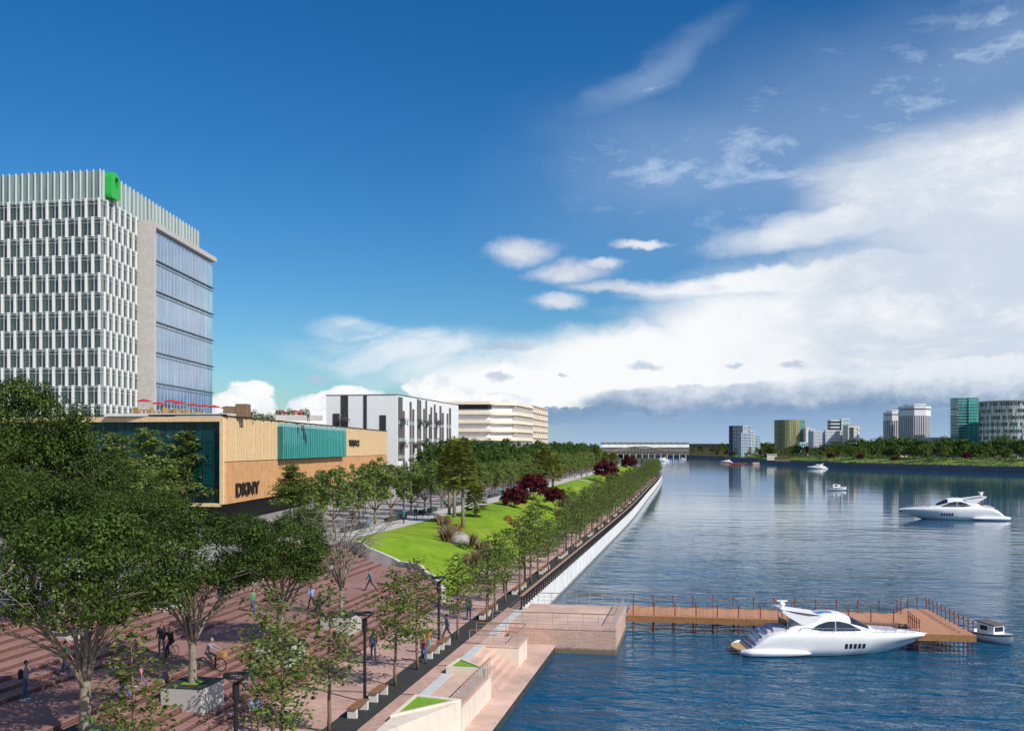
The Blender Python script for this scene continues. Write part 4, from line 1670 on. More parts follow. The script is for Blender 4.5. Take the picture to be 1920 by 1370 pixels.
def vase_tree(seed, H=9.6, RC=4.1, leaves=True, nl=9, dens=1.45, leafsize=.17, thick=1.0):
    rnd = random.Random(seed)
    rng = np.random.default_rng(seed)
    tr = MB()
    fork = H * .255
    tr.tube([(0, 0, -.1), (0, 0, .15), (.02, 0, fork * .5), (0, .02, fork), (0, 0, fork + .5)], [thick * q_ for q_ in (.34, .26, .23, .24, .18)], 10)
    tips = []
    for i in range(nl):
        a = 2 * math.pi * (i + rnd.uniform(-.3, .3)) / nl
        tilt = rnd.uniform(.25, .55) if i % 3 else rnd.uniform(.08, .2)
        d = Vector((math.cos(a) * math.sin(tilt), math.sin(a) * math.sin(tilt), math.cos(tilt)))
        p0 = Vector((math.cos(a) * .13, math.sin(a) * .13, fork - .4 + rnd.uniform(-.2, .3)))
        Ln = H * rnd.uniform(.36, .5)
        out = Vector((math.cos(a), math.sin(a), 0))
        pts = bend(p0, d, Ln, -.045, 7, rnd, .07)
        tr.tube(pts, [thick * (.12 - .012 * k) for k in range(8)], 6)
        for j in range(5):
            q = pts[2 + j]
            dd = (pts[3 + j] - q).normalized() if j < 5 else d
            side = out.cross(Vector((0, 0, 1))) * rnd.choice((-1, 1))
            d2 = (dd + side * rnd.uniform(.25, .6) + out * rnd.uniform(.1, .6)).normalized()
            p2 = bend(q, d2, H * rnd.uniform(.25, .38), rnd.uniform(-.08, .02), 5, rnd, .12)
            tr.tube(p2, [thick * q_ for q_ in (.05, .04, .03, .022, .015, .008)], 5)
            tips.append(p2[-1])
            for q2 in p2[2:5]:
                d3 = (Vector((rnd.uniform(-1, 1), rnd.uniform(-1, 1), rnd.uniform(-.1, .7))) + out * .6).normalized()
                p3 = bend(q2, d3, H * rnd.uniform(.1, .18), 0, 3, rnd, .15)
                tr.tube(p3, [.02, .015, .011, .006], 4)
                tips.append(p3[-1])
        tips.append(pts[-1])
    trunk = tr.mesh('tree_trunk', M['bark'], True)
    if not leaves:
        return trunk, None
    cz, rz = H * .72, H * .27
    P, Q = [], []

    def clump(c, lr, m):
        d = rng.normal(size=(m, 3))
        d /= np.linalg.norm(d, axis=1)[:, None]
        r = lr * rng.uniform(.55, 1.05, m)[:, None]
        P.append(c + d * r * np.array([1, 1, .72]))
        o = d.copy()
        o[:, 2] += .35
        Q.append(o)
    for k in range(int(115 * dens)):
        a = rnd.uniform(0, 2 * math.pi)
        sz = rnd.uniform(-.7, 1)
        rr = math.sqrt(max(0, 1 - min(1, sz * sz)))
        f = rnd.uniform(.72, 1.0) if k % 5 else rnd.uniform(.25, .7)
        wob = 1 + .16 * math.sin(3 * a + seed) + .1 * math.sin(5 * a + 2 * seed)
        c = np.array([math.cos(a) * rr * RC * f * wob, math.sin(a) * rr * RC * f * wob, cz + sz * rz * (f * .4 + .6)])
        lr = rnd.uniform(.4, .95)
        clump(c, lr, int(165 * lr))
    for t in tips:
        if t[2] > H * .5:
            clump(np.array(t), .3, 16)
    P, Q = np.concatenate(P), np.concatenate(Q)
    keep = P[:, 2] > H * .5 + .15 * np.sin(P[:, 0] * 2.1) + .15 * np.cos(P[:, 1] * 1.7)
    return trunk, leaf_mesh('tree_crown', M['leaf_big'], P[keep], leafsize, .1, .6, rng=rng, out=Q[keep])


def young_tree(seed, H=6.2, lsize=.25, mat='leaf_young', dens=1.0):
    rnd = random.Random(seed)
    rng = np.random.default_rng(seed)
    tr = MB()
    x, y, pts = 0, 0, []
    for k in range(9):
        pts.append((x, y, H * .97 * k / 8))
        x += rnd.uniform(-.05, .05)
        y += rnd.uniform(-.05, .05)
    tr.tube(pts, [.1, .085, .08, .07, .055, .045, .032, .02, .008], 7)
    P = []
    nb = 30
    for i in range(nb):
        f = (i + .5) / nb
        z = H * (.3 + .66 * f)
        a = i * 2.4 + rnd.uniform(-.5, .5)
        Ln = (1.75 * (1 - f) ** .75 + .22) * rnd.uniform(.65, 1.2) * H / 6.2
        if f < .12:
            Ln *= .75
        base = Vector(pts[min(8, int(z / (H * .97) * 8))])
        base.z = z
        d = Vector((math.cos(a), math.sin(a), rnd.uniform(.1, .5)))
        p = bend(base, d, Ln, .0, 4, rnd, .12)
        tr.tube(p, [.028, .02, .015, .01, .005], 4)
        m = max(16, int(46 * Ln * dens))
        t = rng.uniform(.25, 1.08, m)
        A = np.array([tuple(q) for q in p])
        k = np.clip(t * 4, 0, 3.999)
        i0 = k.astype(int)
        w = (k - i0)[:, None]
        C = A[i0] * (1 - w) + A[i0 + 1] * w
        P.append(C + rng.normal(size=(m, 3)) * np.array([.2, .2, .09]) * (.7 + .5 * Ln))
    P = np.concatenate(P)
    return tr.mesh('young_trunk', M['bark2'], True), leaf_mesh('young_crown', M[mat], P, lsize, .6, .6, rng=rng)


def round_tree(seed, H=9, RC=3.2, lumps=60, per=36, lsize=.42, mat='leaf_far', trunk_h=.3, bark='bark2', low=-.8):
    rnd = random.Random(seed)
    rng = np.random.default_rng(seed)
    tr = MB()
    tr.tube([(0, 0, -.1), (.03, 0, H * trunk_h * .6), (0, .05, H * trunk_h), (.05, 0, H * .7)], [.2 * H / 9, .15 * H / 9, .13 * H / 9, .03], 6)
    for i in range(6):
        a = i * 1.05 + rnd.uniform(-.3, .3)
        p = bend((0, 0, H * trunk_h), (math.cos(a), math.sin(a), 1.0), H * .35, .02, 4, rnd, .1)
        tr.tube(p, [.09 * H / 9, .07 * H / 9, .05 * H / 9, .03 * H / 9, .01], 5)
    cz, rz = H * (trunk_h + 1) / 2 + H * .02, H * (1 - trunk_h) / 2
    P, Q = [], []
    for k in range(lumps):
        a = rnd.uniform(0, 2 * math.pi)
        sz = rnd.uniform(low, 1)
        rr = math.sqrt(max(0, 1 - sz * sz))
        f = rnd.uniform(.6, 1.0)
        c = np.array([math.cos(a) * rr * RC * f, math.sin(a) * rr * RC * f, cz + sz * rz * f])
        lr = rnd.uniform(.5, 1.05) * RC / 3.2
        d = rng.normal(size=(per, 3))
        d /= np.linalg.norm(d, axis=1)[:, None]
        P.append(c + d * lr * rng.uniform(.5, 1.1, per)[:, None] * np.array([1, 1, .75]))
        d[:, 2] += .35
        Q.append(d)
    P, Q = np.concatenate(P), np.concatenate(Q)
    kp = P[:, 2] > .12 * H
    return tr.mesh('street_trunk', M[bark], True), leaf_mesh('street_crown', M[mat], P[kp], lsize, .1, .65, rng=rng, out=Q[kp])


def fan_palm(seed, H=10, crown=4.5, nf=90, fr=1.25):
    rnd = random.Random(seed)
    tr = MB()
    tr.tube([(0, 0, -.2), (.05, 0, H * .3), (.02, .04, H * .7), (0, 0, H - 1.0)], [.24, .18, .17, .12], 8)
    b = MB()
    for i in range(nf):
        f = i / nf
        z = H - .5 - crown * .78 * f
        a = i * 2.399 + rnd.uniform(-.3, .3)
        el = 1.35 - 1.45 * f ** .8 + rnd.uniform(-.25, .25)
        d = Vector((math.cos(a) * math.cos(el), math.sin(a) * math.cos(el), math.sin(el)))
        st = rnd.uniform(.5, 1.3)
        p = Vector((0, 0, z))
        q = p + d * st
        side = d.cross(Vector((0, 0, 1)))
        side = side.normalized() if side.length > .05 else Vector((1, 0, 0))
        nrm = side.cross(d)
        b.add([p - side * .02, p + side * .02, q + side * .015, q - side * .015], [(0, 1, 2, 3)])
        nb = 11
        for k in range(nb):
            th = -1.35 + 2.7 * k / (nb - 1)
            e = d * math.cos(th) + side * math.sin(th) - Vector((0, 0, .18))
            L_ = fr * (1 - .25 * abs(th)) * rnd.uniform(.85, 1.1)
            w = (side * math.cos(th) - d * math.sin(th)) * .085 * fr
            b.add([q, q + e * L_ * .5 + w, q + e * L_ - Vector((0, 0, .16 * fr)), q + e * L_ * .5 - w], [(0, 1, 2, 3)])
    return tr.mesh('palm_trunk', M['palmbark'], True), b.mesh('palm_crown', M['leaf_palm'])


def plant(name, parts, loc, label, cat, group=None, sc=1.0, rz=None, names=('trunk', 'crown'), squash=None):
    e = empty(name, loc, random.uniform(0, 6.28) if rz is None else rz, sc)
    if squash:
        e.scale = (sc * squash, sc * squash, sc)
    tag(e, label, cat, group)
    for n, me in zip(names, parts):
        if me:
            inst(n, me, e)
    return e


# ---------------------------------------------------------------- stone planters on the steps, and their trees
vase = [vase_tree(1), vase_tree(2, 10.2, 4.4), vase_tree(3, 9.2, 3.9)]
bare = vase_tree(8, 9.5, 4.5, False, 11, thick=.62)


def planter(x0, x1, y0, y1, z0, z1, label):
    t = empty('stone_planter', ((x0 + x1) / 2, (y0 + y1) / 2, z0))
    tag(t, label, 'planter', 'stone tree planters on the rose steps')
    w, d, h = (x1 - x0) / 2, (y1 - y0) / 2, z1 - z0
    b = MB()
    b.cbox(-w, w, -d, d, .06, h - .03, .02)
    b.box(-w + .05, w - .05, -d + .05, d - .05, 0, .06)
    b.build('box', M['granite'], t)
    k = .42
    b = MB()
    P = [(-w - .02, -d - .02), (w + .02, -d - .02), (w + .02, d + .02), (-w - .02, d + .02)]
    I_ = [(-w * k, -d * k), (w * k, -d * k), (w * k, d * k), (-w * k, d * k)]
    vs = [(*p, h + .01) for p in P] + [(*p, h + .01) for p in I_] + [(*p, h - .03) for p in P]
    fs = [(i, (i + 1) % 4, 4 + (i + 1) % 4, 4 + i) for i in range(4)] + [(8 + i, 8 + (i + 1) % 4, (i + 1) % 4, i) for i in range(4)]
    b.add(vs, fs)
    b.build('slate_top', M['granite_dark'], t)
    b = MB()
    b.add([(*p, h + .005) for p in I_], [(0, 1, 2, 3)])
    b.build('turf', M['turf'], t)
    return (x0 + x1) / 2, (y0 + y1) / 2, z1


LOWX = (-24.75, -22.7)
UPX = (-36.2, -33.9)
PL = [
    (LOWX, 34.6, 2.3, 3.75, 'stone planter in the bottom left corner, half hidden by young leaves', 'big broadleaf tree forking low in the left corner planter', 0, .9, .5),
    (LOWX, 43.1, 2.5, 3.75, 'stone planter nearest the camera behind the black ring lamp', 'big broadleaf tree in the nearest planter, just left of the cyclist', 1, .8, 2.2),
    (LOWX, 53.2, 2.5, 3.75, 'stone planter on the lower steps in the middle, left of the promenade', 'big broadleaf tree in the middle planter of the lower steps', 2, .76, 4.0),
    (LOWX, 63.0, 2.5, 3.75, 'stone planter under the bare tree on the lower steps', None, 3, 1, 1),
    (UPX, 49.4, 3.7, 4.66, 'stone planter on the upper steps at the far left', 'big broadleaf tree in the upper planter at the far left', 2, .9, 1.2),
    (UPX, 59.5, 3.7, 4.66, 'stone planter on the upper steps above the pair on the bicycle', 'big broadleaf tree in the upper planter above the bicycle pair', 0, .76, 3.3),
    (UPX, 72.2, 3.7, 4.66, 'stone planter on the upper steps in the middle distance', 'big broadleaf tree in the farther upper planter', 1, .5, 5.2),
    (UPX, 84.0, 3.7, 4.66, 'farthest stone planter on the upper steps near the lawn wall', 'farthest broadleaf tree on the upper steps near the lawn wall', 2, .52, .3),
]
for (x0, x1), y, z0, z1, lp, lt, k, sc, rz in PL:
    px_, py_, pz_ = planter(x0, x1, y, y + 2.25, z0, z1, lp)
    if lt:
        plant('broadleaf_tree', vase[k], (px_, py_, pz_ - .02), lt, 'tree', 'broadleaf trees on the rose steps', sc, rz)
    else:
        plant('bare_tree', bare, (px_, py_, pz_ - .02), 'bare pale tree with fanned leafless branches before the lawn', 'tree', None, .95, .4)
# taller trees on the upper street in front of the tan building
TALL = [(20, 1075, 712, 0, 'tallest broadleaf tree at the left edge, reaching up before the glass tower'), (-40, 1090, 790, 1, 'broadleaf tree cut by the left edge of the photo'),
        (112, 1070, 785, 2, 'broad dark tree left of the podium glass, under the tower'), (178, 1050, 858, 0, 'broadleaf tree in front of the left end of the teal glass'),
       
        (60, 1150, 880, 1, 'broadleaf tree low in the left mass above the rose steps'), (215, 1100, 925, 2, 'rounded broadleaf tree above the middle of the upper steps')]
for i, (x, yb, yt, k, lab) in enumerate(TALL):
    p = on_level(x, yb, UP)
    d = F * (EYE - UP) / (yb - HY)
    H = (yb - yt) / F * d
    plant('broadleaf_tree', vase[k], p, lab, 'tree', 'tall broadleaf trees on the upper street', H / (9.6, 10.2, 9.2)[k], i * 1.3, squash=.85)
gt = [young_tree(40 + k, 8.5, .3, 'leaf_young', 1.6) for k in range(2)]
for i, (x, yb, yt, lab) in enumerate(((552, 985, 868, 'pale slender tree before the tan wall, right of the low shop letters'), (352, 990, 800, 'slender tree rising before the deep teal glass'),
                                      (272, 1000, 797, 'slender tree with its tip at the podium roof edge'), (215, 1010, 803, 'leftmost slender tree before the podium glass'))):
    p = on_level(x, yb, UP)
    d = F * (EYE - UP) / (yb - HY)
    plant('slender_tree', gt[i % 2], p, lab, 'tree', 'slender trees before the tan building', (yb - yt) / F * d / 8.5, squash=1.25)

# ---------------------------------------------------------------- young trees along the river promenade
yt_ = [young_tree(20 + k, 6.3 + .3 * k, .23, dens=(.8, .62, .9, .7)[k]) for k in range(4)]
NEARROW = [(37.2, 'young tree at the bottom edge between the steps and the ring lamp'), (43.3, 'young tree nearest the front pair of benches'), (52.7, 'young tree standing on a patch of green in the dark strip'),
           (56.7, 'young tree beside the second pair of benches'), (66.4, 'young tree between the second and third lamps'), (73.3, 'young tree opposite the brick platform'),
           (76.8, 'young tree just before the start of the black railing')]
for i, (Y, lab) in enumerate(NEARROW):
    x = (-16.3, -16.6, -16.4, -16.3, -16.3, -15.8, -15.9)[i]
    plant('young_tree', yt_[i % 4], (x, Y, 1.95), lab, 'tree', 'young trees along the promenade', (1.0, 1.05, .95, .92, .95, .9, .95)[i])
for x, Y, sc, k, lab in ((-20.3, 33.5, 1.0, 1, 'young leafy tree in the lower left in front of the big forked trunk'), (-19.2, 31.0, .55, 2, 'small sapling at the bottom edge by the rose steps'),
                         (-19.0, 42.6, .95, 3, 'young tree on the promenade between the steps and the benches')):
    plant('young_tree', yt_[k], (x, Y, 1.95), lab, 'tree', 'young trees along the promenade', sc)
s = 77.5
i = 0
while s < S_END - 60:
    p = bank(s, 1.9 + random.uniform(-.25, .25))
    plant('young_tree', yt_[i % 4], (p.x, p.y, 1.95), 'young leafy tree in the long row beside the black river railing', 'tree', 'row of young trees beside the river railing', random.uniform(.84, 1.14))
    s += random.uniform(4.2, 7.0)
    i += 1
s = 150
while s < S_END - 80:
    p = bank(s, 6.2 + random.uniform(-.3, .6))
    plant('young_tree', yt_[(i * 3) % 4], (p.x, p.y, 1.98), 'young leafy tree in the second row, between the promenade and the lawn', 'tree', 'second row of young trees below the lawn', random.uniform(.82, 1.02))
    s += random.uniform(6.5, 13)
    i += 1
# ---------------------------------------------------------------- street trees above the lawn
st = [round_tree(60 + k, 9, 2.9, 46, 34, .4, 'leaf_young', .2) for k in range(3)]
dk = [round_tree(70 + k, 12, 4.2, 70, 34, .55, 'leaf_far', .16) for k in range(3)]
k = 0
for u, s0, gap, grp in ((26.6, 98, 7.5, 'front'), (33.5, 94, 8.5, 'second')):
    s = s0
    while s < 470:
        if s < 215 and u > 30:
            s += 9
            continue
        p = bank(s, u + random.uniform(-.6, .6))
        plant('street_tree', st[k % 3], (p.x, p.y, UP), f'light green street tree in the {grp} row above the lawn path', 'tree', f'{grp} row of street trees above the lawn', random.uniform(.72, .92) * (1 if u < 30 else 1.05))
        s += gap * random.uniform(.7, 1.25) * (1 if s < 190 else .75)
        k += 1
s = 113
while s < 192:
    p = bank(s, random.uniform(31.5, 36.5))
    plant('slender_tree', gt[k % 2], (p.x, p.y, UP), 'slender leafy tree in the second row between the street and the tan building', 'tree', 'slender trees along the tan building', random.uniform(.72, .92), squash=1.2)
    s += random.uniform(6, 11)
    k += 1
for u, s0, gap in ((36, 196, 7.5), (43, 215, 8.5), (52, 236, 9), (62, 258, 10), (75, 292, 11)):
    s = s0
    while s < 600:
        p = bank(s, u + random.uniform(-2, 2))
        plant('street_tree', dk[k % 3], (p.x, p.y, UP), 'dark green tree in the dense grove below the cream car park', 'tree', 'dense dark grove behind the street trees', random.uniform(.78, .98))
        s += gap * random.uniform(.85, 1.2)
        k += 1
# ---------------------------------------------------------------- palms
pa = [fan_palm(1, 11.5, 6.0, 190, .95), fan_palm(2, 9.5, 4.8, 150, .92), fan_palm(3, 6, 3.4, 110, .9)]
PALMS = [(868, 1003, 3.6, 0, 1.02, 'tallest fan palm of the near clump beside the grey boulder'), (852, 982, 4.2, 1, 1.15, 'fan palm behind the tallest one, its trunk to the left'),
         (891, 990, 3.4, 2, .95, 'short fan palm at the right of the near clump'), (842, 972, 4.6, 1, 1.0, 'slim fan palm at the left of the near clump'),
         (1024, 922, 4.0, 1, 1.1, 'tall fan palm of the middle clump behind the red trees'), (1037, 926, 3.8, 2, 1.4, 'lower fan palm at the right of the middle clump'), (1012, 916, 4.2, 1, .95, 'fan palm at the left of the middle clump'),
         (1118, 889, 4.2, 0, .95, 'tall fan palm of the far clump above the dark red tree'), (1135, 887, 4.0, 1, .9, 'fan palm in the middle of the far clump'), (1150, 886, 4.0, 2, 1.3, 'rightmost fan palm of the far clump near the river bend'),
         (1105, 890, 4.3, 1, .85, 'leftmost fan palm of the far clump')]
for x, y, z, k, sc, lab in PALMS:
    p = on_level(x, y, z)
    plant('fan_palm', pa[k], (p.x, p.y, z - .1), lab, 'palm', 'fan palms on the lawn', sc, squash=1.15)
# ---------------------------------------------------------------- dark red small trees
rd = [round_tree(80 + k, 4.2, 2.1, 75, 60, .28, 'leaf_red', .25, 'bark2', -.6) for k in range(2)]
REDS = [(1000, 951, 3.6, 1.45, 'largest dark red tree, beside the middle palms'), (963, 962, 3.6, 1.05, 'dark red tree left of the largest one, over a flower bed'), (1041, 958, 3.4, 1.0, 'low dark red tree right of the largest one'),
        (1137, 907, 3.6, 1.7, 'dark red tree below the far palms'), (1180, 888, 3.6, 1.75, 'farthest dark red tree near the river bend'), (1150, 912, 3.0, 1.0, 'low dark red shrub in front of the far red tree')]
for i, (x, y, z, sc, lab) in enumerate(REDS):
    p = on_level(x, y, z)
    plant('red_tree', rd[i % 2], (p.x, p.y, z - .1), lab, 'tree', 'dark red small trees on the lawn', sc)


# ---------------------------------------------------------------- flower beds, tall grasses, boulders
def tuft(seed, h, r, n, mat, w=.04):
    rnd = random.Random(seed)
    b = MB()
    for k in range(n):
        a = rnd.uniform(0, 6.28)
        q = Vector((math.cos(a), math.sin(a), 0))
        base = q * rnd.uniform(0, r * .5)
        tip = base + q * rnd.uniform(.1, r) + Vector((0, 0, h * rnd.uniform(.6, 1.1)))
        s = Vector((-q.y, q.x, 0)) * w
        mid = base * .5 + tip * .5 + Vector((0, 0, h * .12))
        b.add([base - s, base + s, mid + s * .8, tip, mid - s * .8], [(0, 1, 2, 3, 4)])
    return b.mesh('grass_tuft', M[mat])


def bush(seed, h, r, n, mat, size):
    rng = np.random.default_rng(seed)
    d = rng.normal(size=(n, 3))
    d /= np.linalg.norm(d, axis=1)[:, None]
    d[:, 2] = np.abs(d[:, 2])
    P = d * np.array([r, r, h]) * rng.uniform(.5, 1, n)[:, None] + rng.normal(size=(n, 3)) * .06
    P[:, 2] = np.maximum(P[:, 2], .03)
    return leaf_mesh('bush_leaves', M[mat], P, size, .3, .6, rng=rng)


tg = [tuft(1, 1.3, .7, 150, 'grassblade', .022), tuft(2, 1.5, .8, 160, 'grassblade', .022)]
fl = [bush(3, .9, .8, 260, 'redflower', .17), bush(4, .8, .9, 260, 'redflower', .17)]
sh = [bush(5, .9, 1.0, 320, 'shrub', .2), bush(6, .7, .9, 280, 'shrub', .2)]
GR = [(834, 990, 4.2), (842, 1003, 4.0), (850, 1012, 3.6), (886, 1020, 3.3), (897, 1026, 3.2), (905, 1016, 3.3), (915, 1012, 3.2), (880, 1006, 3.6), (1052, 948, 3.4), (1060, 942, 3.4), (1046, 953, 3.3), (1143, 900, 3.6), (1152, 899, 3.5), (838, 1016, 3.7), (862, 1020, 3.4)]
FLW = [(828, 984, 4.3, 'by the path edge'), (838, 978, 4.5, 'behind the tall grass'), (846, 1000, 4.0, 'among the tall grass left of the palm'), (858, 992, 3.9, 'at the foot of the tallest palm'),
       (905, 1004, 3.4, 'right of the near palms'), (820, 975, 4.6, 'nearest the upper path'), (928, 1030, 2.9, 'beside the smaller boulder'), (952, 970, 3.4, 'under the left red tree'), (962, 973, 3.3, 'in the round bed'), (972, 976, 3.2, 'at the right end of the round bed'),
       (1058, 950, 3.3, 'right of the middle palms'), (1140, 914, 3.2, 'below the far red tree')]


def bed_xyz(x, y, z):
    for _ in range(6):
        p = on_level(x, y, z)
        z = park_z(p.x, p.y, -14.2 - p.x)
    return (p.x, p.y, z - .05)


for i, (x, y, z) in enumerate(GR):
    t = inst('tall_grass', tg[i % 2], None, bed_xyz(x, y, z), i)
    t.scale = (1.15,) * 3
    where = 'by the near palms' if x < 950 else ('by the middle palms' if x < 1100 else 'by the far red tree')
    tag(t, f'clump of tall buff ornamental grass {where}', 'grass clump', f'tall buff grass clumps {where}')
for i, (x, y, z, lab) in enumerate(FLW):
    t = inst('flower_bush', fl[i % 2], None, bed_xyz(x, y, z), i)
    tag(t, f'bush of red flowers {lab} on the lawn', 'flowers', 'red flower bushes on the lawn')
SHR = [(947, 975, 3.3, 'at the left end of the round bed'), (980, 980, 3.0, 'at the lower rim of the round bed'), (868, 1012, 3.5, 'between the palm and the grass'), (880, 1032, 3.0, 'in front of the palms'), (1072, 945, 3.2, 'near the middle grasses'), (930, 1045, 2.6, 'below the smaller boulder')]
for i, (x, y, z, lab) in enumerate(SHR):
    t = inst('low_shrub', sh[i % 2], None, bed_xyz(x, y, z), i)
    tag(t, f'low green shrub {lab} on the lawn', 'shrub', 'low green shrubs on the lawn')


def boulder(seed, r):
    rnd = random.Random(seed)
    b = MB()
    rows = []
    for i in range(9):
        th = math.pi * i / 8
        row = []
        for k in range(15):
            a = 2 * math.pi * (k % 14) / 14
            q = 1 + .14 * math.sin(3 * a + seed + th * 2) + .1 * math.sin(5 * a - seed + 3 * th)
            row.append((r * q * math.sin(th) * math.cos(a), r * .8 * q * math.sin(th) * math.sin(a), r * .62 * math.cos(th) * (1 + .1 * math.sin(2 * a + seed))))
        rows.append(row)
    b.grid(rows)
    return b.mesh('boulder', M['rock'], True)


for i, (x, y, z, r, lab) in enumerate(((860, 1014, 3.5, 1.45, 'large grey boulder at the foot of the near palms'), (916, 1034, 2.9, 1.3, 'smaller grey boulder right of the near palms'), (842, 1010, 3.7, .7, 'small rounded grey boulder at the edge of the tall grass'))):
    q = bed_xyz(x, y, z)
    t = inst('boulder', boulder(i + 2, r), None, (q[0], q[1], q[2] + .35 * r), i)
    tag(t, lab, 'boulder', 'grey boulders by the palms')
# plants on the podium roof and the white building
for i, (x, lab) in enumerate(((475, 'clipped green bush just right of the timber boxes on the roof'), (489, 'rounded pale green bush on the podium roof'), (506, 'leafy bush at the right of the roof planting'))):
    p = at_depth(x, HY, 130 + i * 6)
    t = inst('roof_bush', sh[i % 2], None, (p.x, p.y, RZ), i)
    t.scale = (.8, .8, 1.3)
    tag(t, lab, 'bush', 'bushes on the podium roof')
for i, x in enumerate((522, 530, 544, 566, 574)):
    p = at_depth(x, HY, 152)
    t = inst('roof_flowers', fl[i % 2] if i % 2 else sh[i % 2], None, (p.x, p.y, RZ + 1.0), i)
    t.scale = (.7, .7, 1.3)
    tag(t, 'tuft of flowering plants in the long planter on the podium roof', 'plant', 'flowering plants in the roof planter')
gp = leafmat('grey_plant', (.06, .06, .055), (.2, .2, .19), .2)
gpm = leaf_mesh('balcony_leaves', gp, RNG.normal(size=(150, 3)) * .55, .45, .1)
for i, (x, y) in enumerate(((751, 790), (784, 792), (798, 793), (818, 793), (751, 834), (775, 834), (806, 834))):
    s_, z_ = on_wall(x, y, W0, UWh)
    t = inst('balcony_plant', gpm, None, (W0[0] + .7, W0[1] + s_, z_), i)
    tag(t, f'grey leafy balcony plant on the white building, {"upper" if y < 810 else "lower"} row, ' + ('first' if x == 751 else {784: 'second', 798: 'third', 818: 'fourth', 775: 'second', 806: 'third'}[x]) + ' from the corner', 'plant', 'balcony plants on the white building')
s_, z_ = on_wall(647, 787, OW, UL)
t = inst('balcony_plant', gpm, None, (OW[0] + s_, OW[1] - .6, z_), 1)
tag(t, 'grey leafy plant in the tall dark slot on the near face of the white building', 'plant')
# ================================================================ far bank
FB = [(-120, 1500), (-14.6, 1433), (30, 1120), (77, 859), (102, 737), (143, 680), (179, 620), (230, 545), (330, 450), (520, 340), (900, 200), (2500, -300)]
FBP = resample(FB, 6.0)
BZ = 3.6


def bz(u):
    t = max(0.0, min(1.0, u / 26))
    return BZ + .1 + 3.4 * t * t * (3 - 2 * t)


b = MB()
poly = [(p.x, p.y) for p in FBP][::-1] + [(-200, 1560), (-700, 1600), (-9000, 2600), (-9000, 12000), (9000, 12000), (9000, -300)]
b.add([(x, y, BZ) for x, y in poly], [tuple(range(len(poly)))])
tag(b.build('far_bank_ground', plain('far_bank_land', (.05, .06, .03), .95, .45, .05)), kind='structure')
b = MB()
rows = [[(p.x, p.y, -2), (p.x, p.y, BZ + .1)] for p in FBP[2:]]
b.grid(rows, flip=True)
tag(b.build('far_bank_wall', plain('dark_bank_wall', (.12, .125, .165), .8, .2, .1)), 'long low dark retaining wall along the waterline of the far bank', 'wall')
fbn = []
fbl = [0]
for i in range(1, len(FBP)):
    fbl.append(fbl[-1] + (FBP[i] - FBP[i - 1]).length)


def fbank(s, u):
    i = max(0, min(len(FBP) - 2, next((k for k, l in enumerate(fbl) if l > s), len(FBP) - 1) - 1))
    t = (FBP[i + 1] - FBP[i]).normalized()
    n = Vector((-t.y, t.x))
    p = FBP[i] + t * (s - fbl[i])
    return p + n * u


def screen_x(X, Y):
    d = -X * SA + Y * CA
    return 960 + F * (X * CA + Y * SA) / d, d


rows = []
for i in range(2, len(FBP) - 1, 2):
    t_ = (FBP[i + 1] - FBP[i - 1]).normalized()
    n_ = Vector((-t_.y, t_.x))
    if FBP[i].y < 150:
        break
    if FBP[i].y > 1180:
        continue
    r_ = []
    for u in (.3, 6, 12, 18, 26, 40, 110):
        q = FBP[i] + n_ * u
        r_.append((q.x, q.y, bz(u)))
    rows.append(r_)
b = MB()
b.grid(rows, flip=True)
tag(b.build('far_bank_lawn', plain('far_bank_turf', (.13, .2, .03), .95, .6, .06), smooth=True), kind='structure')
bt = [round_tree(90 + k, 11, 5.0, 55, 15, 1.1, ('leaf_bank', 'leaf_far', 'leaf_bank')[k], .12) for k in range(3)]
lt_ = [round_tree(95 + k, 7, 2.6, 26, 14, .7, 'leaf_young', .3) for k in range(2)]
bpalm = fan_palm(9, 8, 4.5, 34, 1.6)
rr = random.Random(4)
# walk along the bank in even steps across the view
vis = [i for i in range(len(FBP)) if -60 < FBP[i].y and 1270 < screen_x(FBP[i].x, FBP[i].y)[0] < 1990 and FBP[i].y > 420]
smin, smax = fbl[vis[0]], fbl[vis[-1]]
s = smin
k = 0
while s < smax:
    q = fbank(s, 0)
    d = screen_x(q.x, q.y)[1]
    for u0, hs in ((27, .85), (41, 1.12), (60, 1.28)):
        uu_ = u0 + rr.uniform(-5, 5)
        p = fbank(s + rr.uniform(-3, 3), uu_)
        plant('bank_tree', bt[k % 3], (p.x, p.y, bz(uu_) - .1), 'rounded green tree in the long belt of trees on the far bank', 'tree', 'belt of trees on the far bank', hs * rr.uniform(.75, 1.12) * (1 if d < 900 else .95))
        k += 1
    s += 9.5 + max(0, d - 700) * .022
s = smin + 120
while s < smax:
    uu_ = rr.uniform(7, 20)
    p = fbank(s, uu_)
    if k % 3:
        plant('bank_shrub_tree', lt_[k % 2], (p.x, p.y, bz(uu_) - .1), 'small pale tree scattered on the far bank lawn before the tree belt', 'tree', 'small trees on the far bank lawn', rr.uniform(.5, .8))
    elif k % 9 == 0:
        plant('red_tree', rd[k % 2], (p.x, p.y, bz(uu_) - .1), 'dark red small tree on the far bank lawn', 'tree', 'dark red trees on the far bank', rr.uniform(1.0, 1.4))
    else:
        plant('bank_palm', bpalm, (p.x, p.y, bz(uu_) - .1), 'shaggy palm standing on the far bank lawn', 'palm', 'palms on the far bank lawn', rr.uniform(.8, 1.15))
    k += 1
    s += rr.uniform(3.5, 8)
# large lone tree before the paired towers
p = at_depth(1643, HY, 760)
plant('bank_tree', bt[1], (p.x, p.y, BZ), 'tall dark lone tree standing above the belt left of the paired towers', 'tree', None, 1.5)
